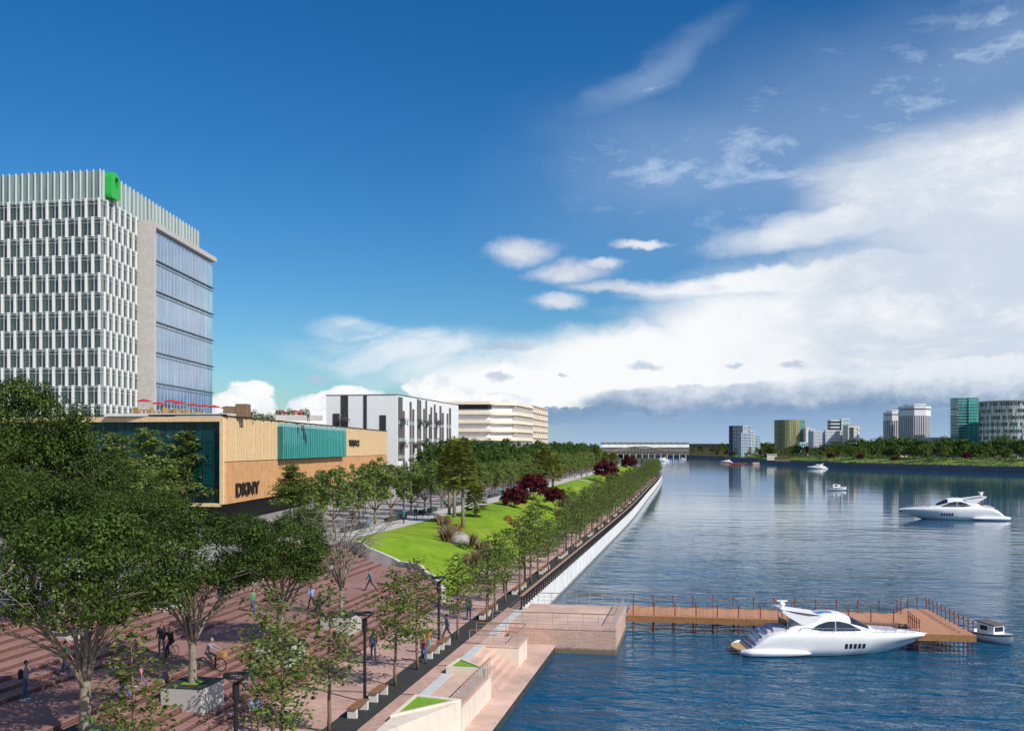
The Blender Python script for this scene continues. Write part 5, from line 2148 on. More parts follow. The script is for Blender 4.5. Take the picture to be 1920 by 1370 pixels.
# hedge of low ground cover and grass against the wall
P = []
for i in range(5000):
    s = rr.uniform(smin, smax)
    uu_ = rr.uniform(9, 24) if rr.random() < .5 else rr.uniform(.5, 1.6)
    q = fbank(s, uu_)
    P.append((q.x, q.y, bz(uu_) + rr.uniform(0, .7)))
hm = leaf_mesh('bank_cover', M['leaf_bank'], P, 1.2, .4)
tag(inst('bank_groundcover', hm), kind='stuff')


# ================================================================ towers beyond the far bank
def zat(y, d):
    return EYE + (HY - y) / F * d


def facade(name, w, floors, h, mat_glass, mat_band, band=.35, ribs=0, mat_rib=None, depth=18.0, roof=None, parent=None, off=(0, 0), z0=0.0):
    """rectangular block in local axes: front face on y = 0 towards -y"""
    t = parent
    x0, y0 = off
    b = MB()
    b.box(x0, x0 + w, y0, y0 + depth, z0, z0 + h)
    b.build('glass_wall' if name is None else name, mat_glass, t)
    b = MB()
    fh = h / floors
    for i in range(floors + 1):
        z = z0 + fh * i
        b.box(x0 - .15, x0 + w + .15, y0 - .15, y0 + depth + .15, z - fh * band / 2, z + fh * band / 2)
    b.build('floor_band', mat_band, t)
    if ribs:
        b = MB()
        for i in range(ribs + 1):
            x = x0 + w * i / ribs
            b.box(x - .25, x + .25, y0 - .3, y0 + .1, z0, z0 + h)
        for i in range(max(2, int(ribs * depth / w)) + 1):
            y = y0 + depth * i / max(2, int(ribs * depth / w))
            b.box(x0 - .3, x0 + .1, y - .25, y + .25, z0, z0 + h)
        b.build('rib', mat_rib or mat_band, t)


def far_block(x0, x1, ytop, d, label, cat='building', name='far_building'):
    p, q = at_depth(x0, HY, d), at_depth(x1, HY, d)
    t = empty(name, (p.x, p.y, BZ), YAW)
    tag(t, label, cat)
    return t, (q - p).length, zat(ytop, d) - BZ


G_slate = glass('slate_glass', (.05, .075, .1), .12, .2)
G_pale = glass('pale_blue_glass', (.3, .4, .52), .15, .2)
G_mint = glass('mint_glass', (.25, .5, .52), .15, .1)
B_pale = plain('pale_band', (.5, .56, .66), .6, .1, .1)
B_slate = plain('slate_band', (.1, .14, .19), .6, .1, .1)
B_white = plain('white_band', (.72, .72, .74), .7, .05, .05)
B_grey = plain('grey_band', (.42, .42, .44), .8, .1, .08)
t, w, h = far_block(1375, 1397, 798, 1150, 'dark slate glass tower, leftmost on the far bank', 'tower', 'slate_tower')
facade(None, w * .98, 9, h, G_slate, B_slate, .2, 6, B_slate, 22, parent=t)
facade('side_wing', w * .55, 9, h * .99, G_pale, B_pale, .3, 3, B_pale, 16, parent=t, off=(w, 3))
t, w, h = far_block(1390, 1407, 812, 1080, 'pale blue stepped glass block in front of the dark slate tower', 'building', 'stepped_glass_block')
facade(None, w, 8, h, G_pale, B_pale, .3, 5, B_pale, 14, parent=t)
facade('top_step', w * .5, 3, h * .3, G_pale, B_white, .3, 3, B_white, 8, parent=t, off=(w * .25, 2), z0=h)
facade('corner_tower', w * .45, 9, h * 1.1, G_pale, B_white, .25, 3, B_white, 10, parent=t, off=(w, 1))
facade('mint_tower', w * .65, 8, h * .92, G_mint, B_pale, .2, 4, B_pale, 12, parent=t, off=(w * 1.45, 2))
# round green glass drum
p = at_depth(1480.5, HY, 985)
r = (1508 - 1453) / 2 / F * 985
t = empty('green_glass_drum', (p.x, p.y, BZ), YAW)
tag(t, 'rounded green and gold glass drum building on the far bank', 'building')
h = zat(788, 985) - BZ
cols = [glass('drum_green', (.02, .09, .03), .15), glass('drum_gold', (.3, .28, .13), .2), glass('drum_teal', (.03, .2, .22), .15), glass('drum_copper', (.36, .2, .08), .2)]
n = 48
for nm, a0, a1, ci in (('copper_glass', 170, 196, 3), ('green_glass', 196, 236, 0), ('gold_glass', 236, 295, 1), ('teal_glass', 295, 372, 2), ('rear_glass', 12, 170, 0)):
    rows = []
    for k in range(int((a1 - a0) / 7) + 2):
        a = math.radians(a0 + (a1 - a0) * k / (int((a1 - a0) / 7) + 1))
        rows.append([(r * math.cos(a), r * math.sin(a), 0), (r * math.cos(a), r * math.sin(a), h)])
    MB().grid(rows).build(nm, cols[ci], t)
b = MB()
b.lathe([(r, h), (r, h + .3)], n)
for k in range(1, 10):
    z = h * k / 9
    b.lathe([(r + .12, z - .25), (r + .12, z + .25)], n)
b.build('floor_band', plain('drum_band', (.2, .27, .14), .5, .1, .1), t)
b = MB()
for k in range(44):
    a = 2 * math.pi * k / 44
    b.obox((r * math.cos(a), r * math.sin(a)), (-math.sin(a), math.cos(a)), -.14, .14, -.3, .2, 0, h)
b.build('rib', plain('drum_rib', (.34, .28, .12), .5, .1, .1), t)
t, w, h = far_block(1500, 1526, 830, 960, 'low teal annex with a white block right of the green drum', 'building', 'low_annex')
facade(None, w * .5, 2, h, glass('annex_teal', (.02, .22, .18), .2), B_pale, .2, 4, None, 12, parent=t)
facade('white_wing', w * .3, 3, h * 1.9, plain('annex_white', (.7, .64, .56), .8), B_white, .1, 0, None, 12, parent=t, off=(w * .52, 4))
facade('grey_wing', w * .34, 4, h * 1.8, G_slate, B_pale, .3, 0, None, 12, parent=t, off=(w * .83, 3))
# silver curved block
t, w, h = far_block(1526, 1560, 807, 900, 'pale silver lattice block with a stepped roof on the far bank', 'building', 'silver_block')
G_sil = glass('silver_glass', (.26, .32, .42), .2, .2)
facade(None, w * .62, 9, h * .97, G_sil, B_pale, .35, 9, B_white, 16, parent=t)
facade('bowed_front', w * .75, 9, h, G_sil, B_white, .3, 11, B_white, 16, parent=t, off=(w * .62, -2))
facade('lattice_wing', w * .75, 9, h * .99, G_sil, B_pale, .3, 7, B_white, 16, parent=t, off=(w * 1.37, 1))
facade('dark_penthouse', w * .55, 3, h * .35, G_slate, B_white, .3, 0, None, 10, parent=t, off=(w * 1.0, 3), z0=h)
facade('mint_penthouse', w * .45, 3, h * .4, G_mint, B_white, .2, 4, None, 10, parent=t, off=(w * 1.58, 2), z0=h)
t, w, h = far_block(1590, 1611, 797, 880, 'narrow slab with dark glass strip right of the silver block', 'building', 'narrow_slab')
facade(None, w, 10, h, plain('slab_cream', (.6, .57, .5), .8, .1, .1), B_grey, .08, 0, None, 14, parent=t)
b = MB()
b.box(w * .12, w * .5, -.2, .1, h * .08, h * .94)
b.build('window', G_slate, t)
b = MB()
for k in range(6):
    b.box(w * .86, w * 1.02, -.5, 2, h * (.12 + .15 * k), h * (.2 + .15 * k))
b.build('balcony', B_white, t)
t, w, h = far_block(1605, 1640, 832, 860, 'long low white building between the slab and the lone tree', 'building', 'low_white_building')
facade(None, w, 2, h, plain('low_white', (.62, .6, .58), .8, .1, .1), B_white, .3, 0, None, 14, parent=t)


def ringed_tower(x0, x1, ytop, d, label, roofd, name):
    p = at_depth((x0 + x1) / 2, HY, d)
    w = (x1 - x0) / F * d
    h = zat(ytop, d) - BZ
    t = empty(name, (p.x, p.y, BZ), YAW)
    tag(t, label, 'tower')
    c = w / 2
    k = .3 * w
    octo = lambda s: [(-c * s + k * s, -c * s), (c * s - k * s, -c * s), (c * s, -c * s + k * s), (c * s, c * s - k * s), (c * s - k * s, c * s), (-c * s + k * s, c * s), (-c * s, c * s - k * s), (-c * s, -c * s + k * s)]
    b = MB()
    b.prism(octo(.96), 0, h * .95)
    b.build('wall', plain('ringed_wall', (.3, .3, .33), .6, .2, .05), t)
    for z0, z1 in ((.2, .28), (.8, .9)):
        b = MB()
        b.prism(octo(1.0), h * z0, h * z1)
        b.build('white_ring', B_white, t)
    b = MB()
    b.prism(octo(1.02), h * .93, h * .97)
    b.prism(octo(.6), h * .97, h)
    b.prism(octo(.72), h, h * 1.012)
    b.build('roof_disc', B_white, t)
    b = MB()
    P8 = octo(.97)
    for (ax, ay), (bx, by) in zip(P8, P8[1:] + P8[:1]):
        d_ = Vector((bx - ax, by - ay))
        u_ = d_.normalized()
        m = max(3, int(d_.length / 1.5))
        for j in range(m):
            s_ = d_.length * (j + .5) / m
            b.obox((ax, ay), (u_.x, u_.y), s_ - .28, s_ + .28, 0, .45, h * .28, h * .8)
    b.build('pilaster', plain('pale_pilaster', (.55, .55, .57), .7, .1, .1), t)
    b = MB()
    for j in range(14):
        z = h * (.3 + .5 * j / 14)
        b.prism(octo(.975), z, z + .5)
    b.build('floor_band', B_grey, t)
    return t, w, h


ringed_tower(1658, 1688, 770, 860, 'left and lower of the two ringed grey towers on the far bank', 1, 'ringed_tower')
ringed_tower(1688, 1741, 759, 830, 'right and taller of the two ringed grey towers, with a flat disc roof', 1, 'ringed_tower')
t, w, h = far_block(1687, 1741, 823, 800, 'dark glass podium at the foot of the two ringed towers', 'building', 'tower_podium')
facade(None, w * .35, 2, h, B_grey, B_slate, .1, 6, B_white, 14, parent=t)
facade('dark_front', w * .62, 2, h * .8, G_slate, B_slate, .1, 8, B_slate, 14, parent=t, off=(w * .37, -1))
t, w, h = far_block(1743, 1781, 821, 800, 'plain low grey hall right of the ringed towers', 'building', 'grey_hall')
b = MB()
b.box(0, w, 0, 16, 0, h)
b.build('wall', B_grey, t)
b = MB()
b.box(-.3, w + .3, -.3, 16.3, h, h + .6)
b.build('roof', B_white, t)
b = MB()
k = 0
while k * 1.4 < w:
    b.box(k * 1.4, k * 1.4 + .9, -.1, .05, .5, h - .4)
    k += 1
b.build('panel', plain('hall_panel', (.55, .53, .52), .6, .15, .2), t)
# teal slab with fins
t, w, h = far_block(1799, 1835, 745, 780, 'slim teal glass tower with sharp white floor edges', 'tower', 'teal_slab_tower')
G_t2 = glass('teal_slab_glass', (.03, .2, .2), .1, .1)
b = MB()
b.box(0, w * .48, 1.2, 16, 0, h)
b.build('left_glass', G_t2, t)
b = MB()
b.box(w * .48, w, 0, 16, 0, h)
b.build('right_glass', glass('teal_slab_glass_pale', (.05, .32, .3), .1, .1), t)
b = MB()
for i in range(22):
    z = h * (i + 1) / 22
    e = .9 if i % 3 else 1.6
    b.box(-e, w * .49, .7, 16.2, z - .3, z)
    b.box(w * .48, w + .3, -.3, 16.2, z - .24, z)
b.build('floor_edge', plain('teal_white_edge', (.38, .6, .58), .5, .1, .1), t)
# round white building with diagonal lattice at the right edge
DR = 720.0
r = 62 / F * DR
p = at_depth(1843 + 62, HY, DR + r)
r = 62 / F * (DR + r)
h = zat(752, DR) - BZ
t = empty('round_lattice_building', (p.x, p.y, BZ), YAW)
tag(t, 'large round white building with teal window bands and a diagonal lattice at the right edge', 'building')
MB().lathe([(r, 0), (r, h)], 72).build('wall', B_white, t)
b = MB()
b2 = MB()
fl_ = 9
rnd = random.Random(2)
for i in range(fl_):
    z = h * (i + .42) / fl_
    for k in range(96):
        a0 = 2 * math.pi * k / 96
        if rnd.random() < .18:
            continue
        w_ = math.pi / 96 * rnd.uniform(.55, .95)
        tgt = b2 if rnd.random() < .4 else b
        P = []
        for rr_, zz in ((r + .1, z), (r + .1, z + h / fl_ * .5)):
            for a in (a0 - w_, a0 + w_):
                P.append((rr_ * math.cos(a), rr_ * math.sin(a), zz))
        tgt.add(P, [(0, 1, 3, 2)])
tag(b.build('window', glass('lattice_window', (.02, .03, .035), .1), t), kind='stuff')
tag(b2.build('window', glass('lattice_window_teal', (.02, .2, .2), .1), t), kind='stuff')
b = MB()
for k in range(36):
    for sgn in (1, -1):
        a0 = 2 * math.pi * k / 36
        pts = []
        for j in range(7):
            a = a0 + sgn * .16 * j / 6
            pts.append(((r + .5) * math.cos(a), (r + .5) * math.sin(a), h * j / 6))
        b.tube(pts, .16, 4, cap=False)
b.build('lattice', plain('lattice_brown', (.16, .13, .12), .6, .1, .2), t)
MB().lathe([(r + .8, h), (r + .9, h + .9), (r - 4, h + 1.0)], 72).build('roof_rim', plain('tan_rim', (.55, .44, .36), .7, .1, .2), t)

# ================================================================ bridges
D1 = 1330.0
pa_, pb_ = at_depth(1128, HY, D1), at_depth(1292, HY, D1)
u_ = Vector((pb_.x - pa_.x, pb_.y - pa_.y))
lb = u_.length
an = math.atan2(u_.y, u_.x)
vd = empty('white_viaduct', (pa_.x, pa_.y, 0), an)
tag(vd, 'long pale viaduct crossing the river in the distance behind the arch bridge', 'bridge')
zt = zat(829, D1)
zb = zat(833, D1)
b = MB()
b.box(0, lb, 0, 9, zb, zt)
b.build('deck', plain('viaduct_deck', (.17, .16, .15), .8, .1, .1), vd)
b = MB()
b.box(0, lb, -.6, .2, zat(838.5, D1), zb - .02)
b.build('girder', plain('viaduct_white', (.85, .83, .8), .8, .15, .15), vd)
b = MB()
for k in range(14):
    x = lb * (k + .3) / 14
    b.box(x, x + .9, -.9, .1, zb - .3, zt + .6)
b.build('bracket', plain('viaduct_bracket', (.42, .36, .3), .8, .1, .1), vd)
arch = []
b = MB()
n = 24
rows = []
for k in range(n + 1):
    x = lb * k / n
    f = abs((k / n - .52) / .36)
    zlow = zat(851, D1) if f > 1 else zat(851, D1) + (zat(838.8, D1) - zat(851, D1)) * (1 - f * f)
    rows.append([(x, .3, zlow), (x, .3, zat(838.4, D1)), (x, 3, zat(838.4, D1)), (x, 3, zlow), (x, .3, zlow)])
b.grid(rows, flip=True)
b.build('arch_wall', vd.children[1].data.materials[0], vd)
D2 = 1240.0
pa_, pb_ = at_depth(1140, HY, D2), at_depth(1292, HY, D2)
u_ = Vector((pb_.x - pa_.x, pb_.y - pa_.y))
lb2 = u_.length
ab = empty('arch_bridge', (pa_.x, pa_.y, 0), math.atan2(u_.y, u_.x))
tag(ab, 'low brown arch bridge on a row of pale piers in front of the viaduct', 'bridge')
zd0, zd1 = zat(849, D2), zat(846.5, D2)
b = MB()
b.box(0, lb2, 0, 6, zd0, zd1)
b.build('deck', plain('bridge_brown', (.1, .07, .05), .8, .15, .2), ab)
for k in range(13):
    x = lb2 * (k + .5) / 13
    b = MB()
    b.cbox(x - .55, x + .55, .5, 5.5, -2, zd0 - .02, .1)
    b.build('pier', plain('bridge_pier', (.45, .4, .36), .85, .1, .3) if k == 0 else ab.children[1].data.materials[0], ab)
x0, x1 = lb2 * (1150 - 1140) / 152, lb2 * (1250 - 1140) / 152
za, zc = zd1, zat(837, D2)
for yy in (.2, 5.8):
    b = MB()
    pts = []
    for k in range(17):
        f = k / 16
        pts.append((x0 + (x1 - x0) * f, yy, za + (zc - za) * (1 - (2 * f - 1) ** 2)))
    b.tube(pts, .75, 6)
    for k in range(1, 16):
        b.tube([(pts[k][0], yy, za), pts[k]], .18, 4)
    b.build('arch', plain('arch_copper', (.3, .19, .13), .7, .15, .2) if yy < 1 else ab.children[-1].data.materials[0], ab)
# dark far viaduct running on to the right
pa_, pb_ = at_depth(1288, HY, 1500), at_depth(1500, HY, 1500)
u_ = Vector((pb_.x - pa_.x, pb_.y - pa_.y))
dv = empty('dark_viaduct', (pa_.x, pa_.y, BZ), math.atan2(u_.y, u_.x))
tag(dv, 'long dark elevated roadway running behind the far bank trees', 'bridge')
b = MB()
b.box(0, u_.length, 0, 10, zat(836, 1500) - BZ, zat(831.5, 1500) - BZ)
b.build('parapet', plain('viaduct_dark', (.025, .02, .018), .8, .2, .1), dv)
b = MB()
b.box(0, u_.length, 1, 9, 0, zat(836, 1500) - BZ - .02)
b.build('wall', plain('viaduct_dark_brown', (.05, .035, .028), .8, .2, .05), dv)
# small terminal and red jetties low on the far bank
for x, y, w, c, lab in ((1385, 868.5, 34, 'redpost', 'low red brown landing stage at the foot of the slate tower'), (1418, 868.5, 12, 'quay', 'peach block of a small landing stage on the far bank'), (1365, 867.5, 12, 'redpost', 'short red brown jetty left of the far landing stage')):
    p = on_level(x, y + 2.5, 0)
    d = F * EYE / (y + 2.5 - HY)
    b = MB()
    L_ = w / F * d
    b.box(-L_ / 2, L_ / 2, 0, 6, .7, 1.5)
    for k in range(7):
        xx = -L_ / 2 + L_ * k / 6
        b.box(xx - .2, xx + .2, -.05, .35, -2, .72).box(xx - .12, xx + .12, 0, .24, 1.48, 2.5)
    o = b.build('landing_stage', M[c], None, loc=(p.x, p.y, 0))
    o.rotation_euler.z = YAW
    tag(o, lab, 'jetty')
for x, y, w, h_, col, lab in ((1449, 849, 8, 5, 'cream', 'small cream kiosk among the far bank trees below the green drum'), (1470, 851, 12, 3, 'brownbox', 'small brown pavilion on the far bank lawn')):
    q = on_level(x, y + 14, BZ)
    b = MB()
    b.box(-w / 2, w / 2, 0, 6, 0, h_)
    b.box(-w / 2 - .4, w / 2 + .4, -.4, 6.4, h_, h_ + .4).box(-w / 4, w / 4, -.06, .1, 0, h_ * .6)
    o = b.build('kiosk', M[col], None, loc=(q.x, q.y + 12, BZ))
    tag(o, lab, 'kiosk')
# ================================================================ street lamps
lm = MB()
lm.lathe([(.16, 0), (.16, .04), (.085, .06), (.075, 3.55), (.13, 3.58), (.13, 4.15), (.09, 4.2)], 12)
lpole = lm.mesh('lamp_pole', M['black'], False)
lm = MB()
for s in (-1, 1):
    lm.tube([(0, 0, 4.18), (s * .18, 0, 4.28), (s * .37, 0, 4.42)], .04, 6)
rows = []
for k in range(29):
    a = 2 * math.pi * k / 28
    c, s = math.cos(a), math.sin(a)
    rows.append([(r * c, r * s, z) for r, z in ((.34, 4.42), (.46, 4.42), (.48, 4.47), (.46, 4.53), (.34, 4.53), (.33, 4.47), (.34, 4.42))])
lm.grid(rows, flip=True)
lhead = lm.mesh('lamp_ring', M['black'])
LAMPS = [(-17.0, 34.9, 1.95, 'black ring topped street lamp nearest the camera, beside the stone planter', .25), (-16.9, 49.1, 1.95, 'black ring topped street lamp behind the nearest benches', .3),
         (-16.85, 63.5, 1.95, 'black ring topped street lamp by the second pair of benches', .2), (-17.2, 80.2, 1.95, 'black ring topped street lamp opposite the start of the black railing', .3)]
for x, y, z, lab, rz in LAMPS:
    e = empty('street_lamp', (x, y, z), rz)
    tag(e, lab, 'street lamp', 'black ring lamps along the promenade')
    inst('pole', lpole, e)
    inst('ring_head', lhead, e)
for s in range(92, 520, 15):
    p = bank(s, 2.9)
    e = empty('street_lamp', (p.x, p.y, 1.95), .3)
    tag(e, 'black ring topped street lamp among the young trees by the black railing', 'street lamp', 'black ring lamps beside the railing row')
    inst('pole', lpole, e)
    inst('ring_head', lhead, e)
UPL = [(577, 985, 'in front of the tan building corner'), (673, 988, 'among trees right of the tan corner'), (757, 975, 'before the far end of the tan building'), (808, 962, 'tall beside the near palms'), (958, 945, 'behind the red trees')]
for x, y, lab in UPL:
    p = on_level(x, y, UP)
    e = empty('street_lamp', (p.x, p.y, UP), .2)
    tag(e, f'black ring lamp on the upper street, {lab}', 'street lamp', 'black ring lamps on the upper street')
    inst('pole', lpole, e)
    inst('ring_head', lhead, e)

# ================================================================ benches
bm1 = MB()
bm1.cbox(-.24, .24, -.09, .09, 0, .46, .015)
bleg = bm1.mesh('bench_leg', M['bench_stone'])
bm1 = MB()
for k in range(5):
    bm1.box(-.25 + .102 * k, -.25 + .102 * k + .094, -.98, .98, .462, .5)
bseat = bm1.mesh('bench_seat', M['wood'])
BEN = [(-16.45, 46.8, 'front bench of the nearest pair, in front of the second lamp'), (-16.45, 49.9, 'rear bench of the nearest pair, beside the second lamp'), (-16.5, 60.6, 'front bench of the second pair, by the third lamp'),
       (-16.5, 63.4, 'rear bench of the second pair, just past the third lamp'), (-16.3, 74.9, 'front bench of the third pair, opposite the brick platform'), (-16.3, 77.8, 'rear bench of the third pair, near the start of the black railing')]
s = 83.0
i = 0
while s < 420:
    p = bank(s, 2.1)
    BEN.append((p.x, p.y, None))
    s += 3.0 if i % 2 == 0 else 11.5
    i += 1
for x, y, lab in BEN:
    e = empty('park_bench', (x, y, 1.955))
    tag(e, f'wooden {lab}' if lab else 'wooden topped bench on white stone legs in the row behind the black railing', 'bench',
        'benches along the promenade' if lab else 'benches beside the black railing')
    inst('leg', bleg, e, (0, -.8, 0))
    inst('leg', bleg, e, (0, .8, 0))
    inst('seat', bseat, e)

for i in range(9):
    s = 104 + i * 16
    p, q = bank(s, 25.9), bank(s + 8, 25.9)
    b = MB()
    L_ = (q - p).length
    b.cbox(-.35, .35, 0, L_, 0, .55, .03)
    o = b.build('planter_wall', M['granite_dark'], None, loc=(p.x, p.y, UP))
    o.rotation_euler.z = math.atan2(q.y - p.y, q.x - p.x) - math.pi / 2
    tag(o, 'low dark planter wall between the lawn path and the street trees', 'wall', 'low dark planter walls along the upper path')
# ================================================================ boats
gel = plain('white_gelcoat', (.82, .82, .83), .25, .02, .5)
teak = plain('teak_deck', (.5, .34, .16), .6, .2, 5)
yglass = glass('yacht_glass', (.015, .022, .04), .05)
yblue = glass('yacht_roof_glass', (.12, .22, .4), .08)
chrome = plain('chrome', (.6, .6, .62), .2, .03, 2, metal=.9)
lilac = plain('cockpit_cushion', (.42, .41, .5), .8, .15, 3)
hullbot = plain('olive_bottom', (.2, .21, .1), .5, .1, 1)
YL = 14.5


def lerp_tab(tab, x):
    if x <= tab[0][0]:
        return tab[0][1]
    for (a, va), (c, vc) in zip(tab, tab[1:]):
        if x <= c:
            t = (x - a) / (c - a)
            return va + (vc - va) * t
    return tab[-1][1]


# along x from the stern
SHEER = [(0, .42), (.5, .48), (.9, .8), (1.4, 1.22), (2.0, 1.56), (2.7, 1.74), (4, 1.8), (7, 1.78), (10, 1.72), (12, 1.62), (13.6, 1.48), (14.5, 1.32)]
BEAM = [(0, 1.55), (.4, 1.85), (1.5, 2.02), (4, 2.1), (7, 2.08), (9, 1.95), (11, 1.55), (12.5, 1.05), (13.6, .55), (14.2, .24), (14.5, .03)]
CHINE = [(0, 1.5), (4, 1.85), (7, 1.75), (9, 1.45), (11, .85), (12.5, .35), (13.3, .1), (14.5, .02)]
CHZ = [(0, .05), (7, .12), (9, .25), (11, .55), (12.5, .8), (13.5, 1.0), (14.5, 1.25)]
KEEL = [(0, -.35), (8, -.5), (10.2, -.35), (11.5, .05), (12.8, .5), (13.8, .95), (14.5, 1.25)]


def make_yacht():
    parts = {}
    b = MB()
    rows = []
    xs = list(np.linspace(0, 3, 13)) + list(np.linspace(3.4, 14.5, 34))
    for x in xs:
        sh, bm_, ch, cz, kz_ = (lerp_tab(t, x) for t in (SHEER, BEAM, CHINE, CHZ, KEEL))
        sec = [(0, kz_), (ch * .6, (kz_ * .45 + cz * .55)), (ch, cz), (ch + (bm_ - ch) * .55, cz + (sh - cz) * .3), (bm_ * .995, cz + (sh - cz) * .62), (bm_, cz + (sh - cz) * .82), (bm_ * .97, sh - .02), (bm_ * .9, sh + .02)]
        rows.append([(x, -y, z) for y, z in sec[::-1]] + [(x, y, z) for y, z in sec[1:]])
    b.grid(rows)
    b.add(rows[0], [tuple(range(len(rows[0])))])
    parts['hull'] = b.mesh('yacht_hull', gel, True)
    # deck
    b = MB()
    rows = []
    for x in xs[4:]:
        sh, bm_ = lerp_tab(SHEER, x), lerp_tab(BEAM, x)
        rows.append([(x, y * bm_ * .9, sh + .01 + .1 * (1 - y * y)) for y in (-1, -.7, -.35, 0, .35, .7, 1)])
    b.grid(rows)
    parts['deck'] = b.mesh('yacht_deck', gel, True)
    # swim platform in teak, with rounded end
    b = MB()
    P = [(.55, -1.6), (.55, 1.6), (.1, 1.62), (-.28, 1.25), (-.45, .6), (-.5, 0), (-.45, -.6), (-.28, -1.25), (.1, -1.62)]
    b.prism(P, .3, .44)
    parts['swim_platform'] = b.mesh('yacht_platform', teak)
    # stern stairs and transom
    b = MB()
    for k in range(5):
        b.box(.5 + .24 * k, 2.1, -1.45, 1.45, .3 + .24 * k, .54 + .24 * k)
    parts['stern_steps'] = b.mesh('yacht_steps', lilac)
    # long side sponson low on each quarter
    for nm, s in (('sponson', -1), ('sponson', 1)):
        b = MB()
        rows = []
        for k in range(21):
            f = k / 20
            x = -.15 + 5.2 * f
            r = .26 * math.sqrt(max(0, min(1, (f + .02) * 9))) * math.sqrt(max(.0, 1 - f ** 4))
            y0 = lerp_tab(BEAM, max(0, x)) + .02 - .1 * f
            rows.append([(x, s * (y0 + r * .9 * math.cos(a)), .3 + r * 1.05 * math.sin(a)) for a in [2 * math.pi * j / 12 for j in range(13)]])
        b.grid(rows, flip=s > 0)
        parts['sponson' + ('' if s < 0 else '~')] = b.mesh('yacht_sponson', gel, True)
    # cabin shell
    CT = [(3.3, 1.95), (3.9, 2.25), (4.6, 2.62), (5.4, 2.95), (6.4, 3.12), (7.2, 3.12), (8.0, 2.98), (8.6, 2.7), (9.2, 2.38), (9.9, 2.0), (10.6, 1.8)]
    CW = [(3.3, 1.55), (5, 1.6), (7, 1.58), (8.5, 1.45), (9.6, 1.2), (10.6, .9)]
    zb = 1.72
    b = MB()
    rows = []
    for k in range(34):
        x = 3.3 + 7.3 * k / 33
        zt, w = lerp_tab(CT, x), lerp_tab(CW, x)
        h = zt - zb
        sec = [(w, zb), (w * .985, zb + h * .3), (w * .94, zb + h * .6), (w * .84, zb + h * .85), (w * .62, zb + h * .97), (0, zt)]
        rows.append([(x, -y, z) for y, z in sec] + [(x, y, z) for y, z in sec[::-1][1:]])
    b.grid(rows)
    b.add(rows[0], [tuple(range(len(rows[0])))])
    parts['cabin'] = b.mesh('yacht_cabin', gel, True)

    def side(x, z):
        zt, w = lerp_tab(CT, x), lerp_tab(CW, x)
        f = max(0, min(1, (z - zb) / (zt - zb)))
        return lerp_tab([(0, w), (.3, w * .985), (.6, w * .94), (.85, w * .84), (.97, w * .62), (1, 0)], f)

    def patch(top, bot, x0, x1, mat, nm, off=.015, nx=22):
        for s in (-1, 1):
            b = MB()
            rows = []
            for k in range(nx + 1):
                x = x0 + (x1 - x0) * k / nx
                z0, z1 = lerp_tab(bot, x), lerp_tab(top, x)
                rows.append([(x, s * (side(x, z0 + (z1 - z0) * j / 4) + off), z0 + (z1 - z0) * j / 4) for j in range(5)])
            b.grid(rows, flip=s > 0)
            parts[nm + ('' if s < 0 else '~')] = b.mesh('yacht_' + nm, mat, True)
    patch([(5.15, 2.02), (5.7, 2.36), (6.4, 2.58), (7.2, 2.6), (8.0, 2.42), (8.7, 2.06), (8.95, 1.9)], [(5.15, 2.01), (5.5, 1.95), (6, 1.88), (8.95, 1.86)], 5.15, 8.95, yglass, 'side_window')
    # window divider
    for s in (-1, 1):
        b = MB()
        b.tube([(6.95, s * (side(6.95, 1.9) + .03), 1.9), (6.95, s * (side(6.95, 2.58) + .03), 2.58)], .04, 4)
        parts['window_post' + ('' if s < 0 else '~')] = b.mesh('yacht_post', gel)
    # windscreen
    b = MB()
    rows = []
    for k in range(9):
        x = 8.15 + (9.6 - 8.15) * k / 8
        zt, w = lerp_tab(CT, x), lerp_tab(CW, x)
        h = zt - zb
        sec = [(w * .95, zb + h * .58), (w * .84, zb + h * .85), (w * .62, zb + h * .97), (0, zt)]
        rows.append([(x, -y * 1.012, z + .015) for y, z in sec] + [(x, y * 1.012, z + .015) for y, z in sec[::-1][1:]])
    b.grid(rows)
    parts['windscreen'] = b.mesh('yacht_windscreen', yglass, True)
    b = MB()
    rows = []
    for k in range(7):
        x = 5.75 + 1.25 * k / 6
        rows.append([(x, y, lerp_tab(CT, x) + .02 - .1 * abs(y) ** 2) for y in (-.75, -.4, 0, .4, .75)])
    b.grid(rows)
    parts['roof_hatch'] = b.mesh('yacht_hatch', yblue, True)
    # swept arch running back from the roof
    for s in (-1, 1):
        b = MB()
        prof = [(6.0, 2.98), (5.0, 2.95), (4.0, 3.12), (3.1, 3.4), (2.95, 3.28), (3.4, 2.95), (4.4, 2.35), (5.0, 2.3), (5.8, 2.75)]
        b.add([(x, s * 1.5, z) for x, z in prof] + [(x, s * 1.32, z) for x, z in prof], [tuple(range(9)), tuple(range(9, 18))[::-1]] + [(i, 9 + i, 9 + (i + 1) % 9, (i + 1) % 9) for i in range(9)])
        parts['arch_fin' + ('' if s < 0 else '~')] = b.mesh('yacht_arch', gel)
    b = MB()
    b.add([(5.9, -1.32, 3.0), (5.9, 1.32, 3.0), (3.1, 1.32, 3.4), (3.1, -1.32, 3.4), (5.9, -1.32, 2.9), (5.9, 1.32, 2.9), (3.0, 1.32, 3.28), (3.0, -1.32, 3.28)], [(0, 1, 2, 3), (7, 6, 5, 4), (3, 2, 6, 7), (1, 0, 4, 5)])
    parts['arch_roof'] = b.mesh('yacht_arch_roof', gel)
    b = MB()
    b.lathe([(.16, 3.36), (.13, 3.5), (.2, 3.55), (.26, 3.66), (.2, 3.78), (.06, 3.84)], 12, c=(3.35, 0))
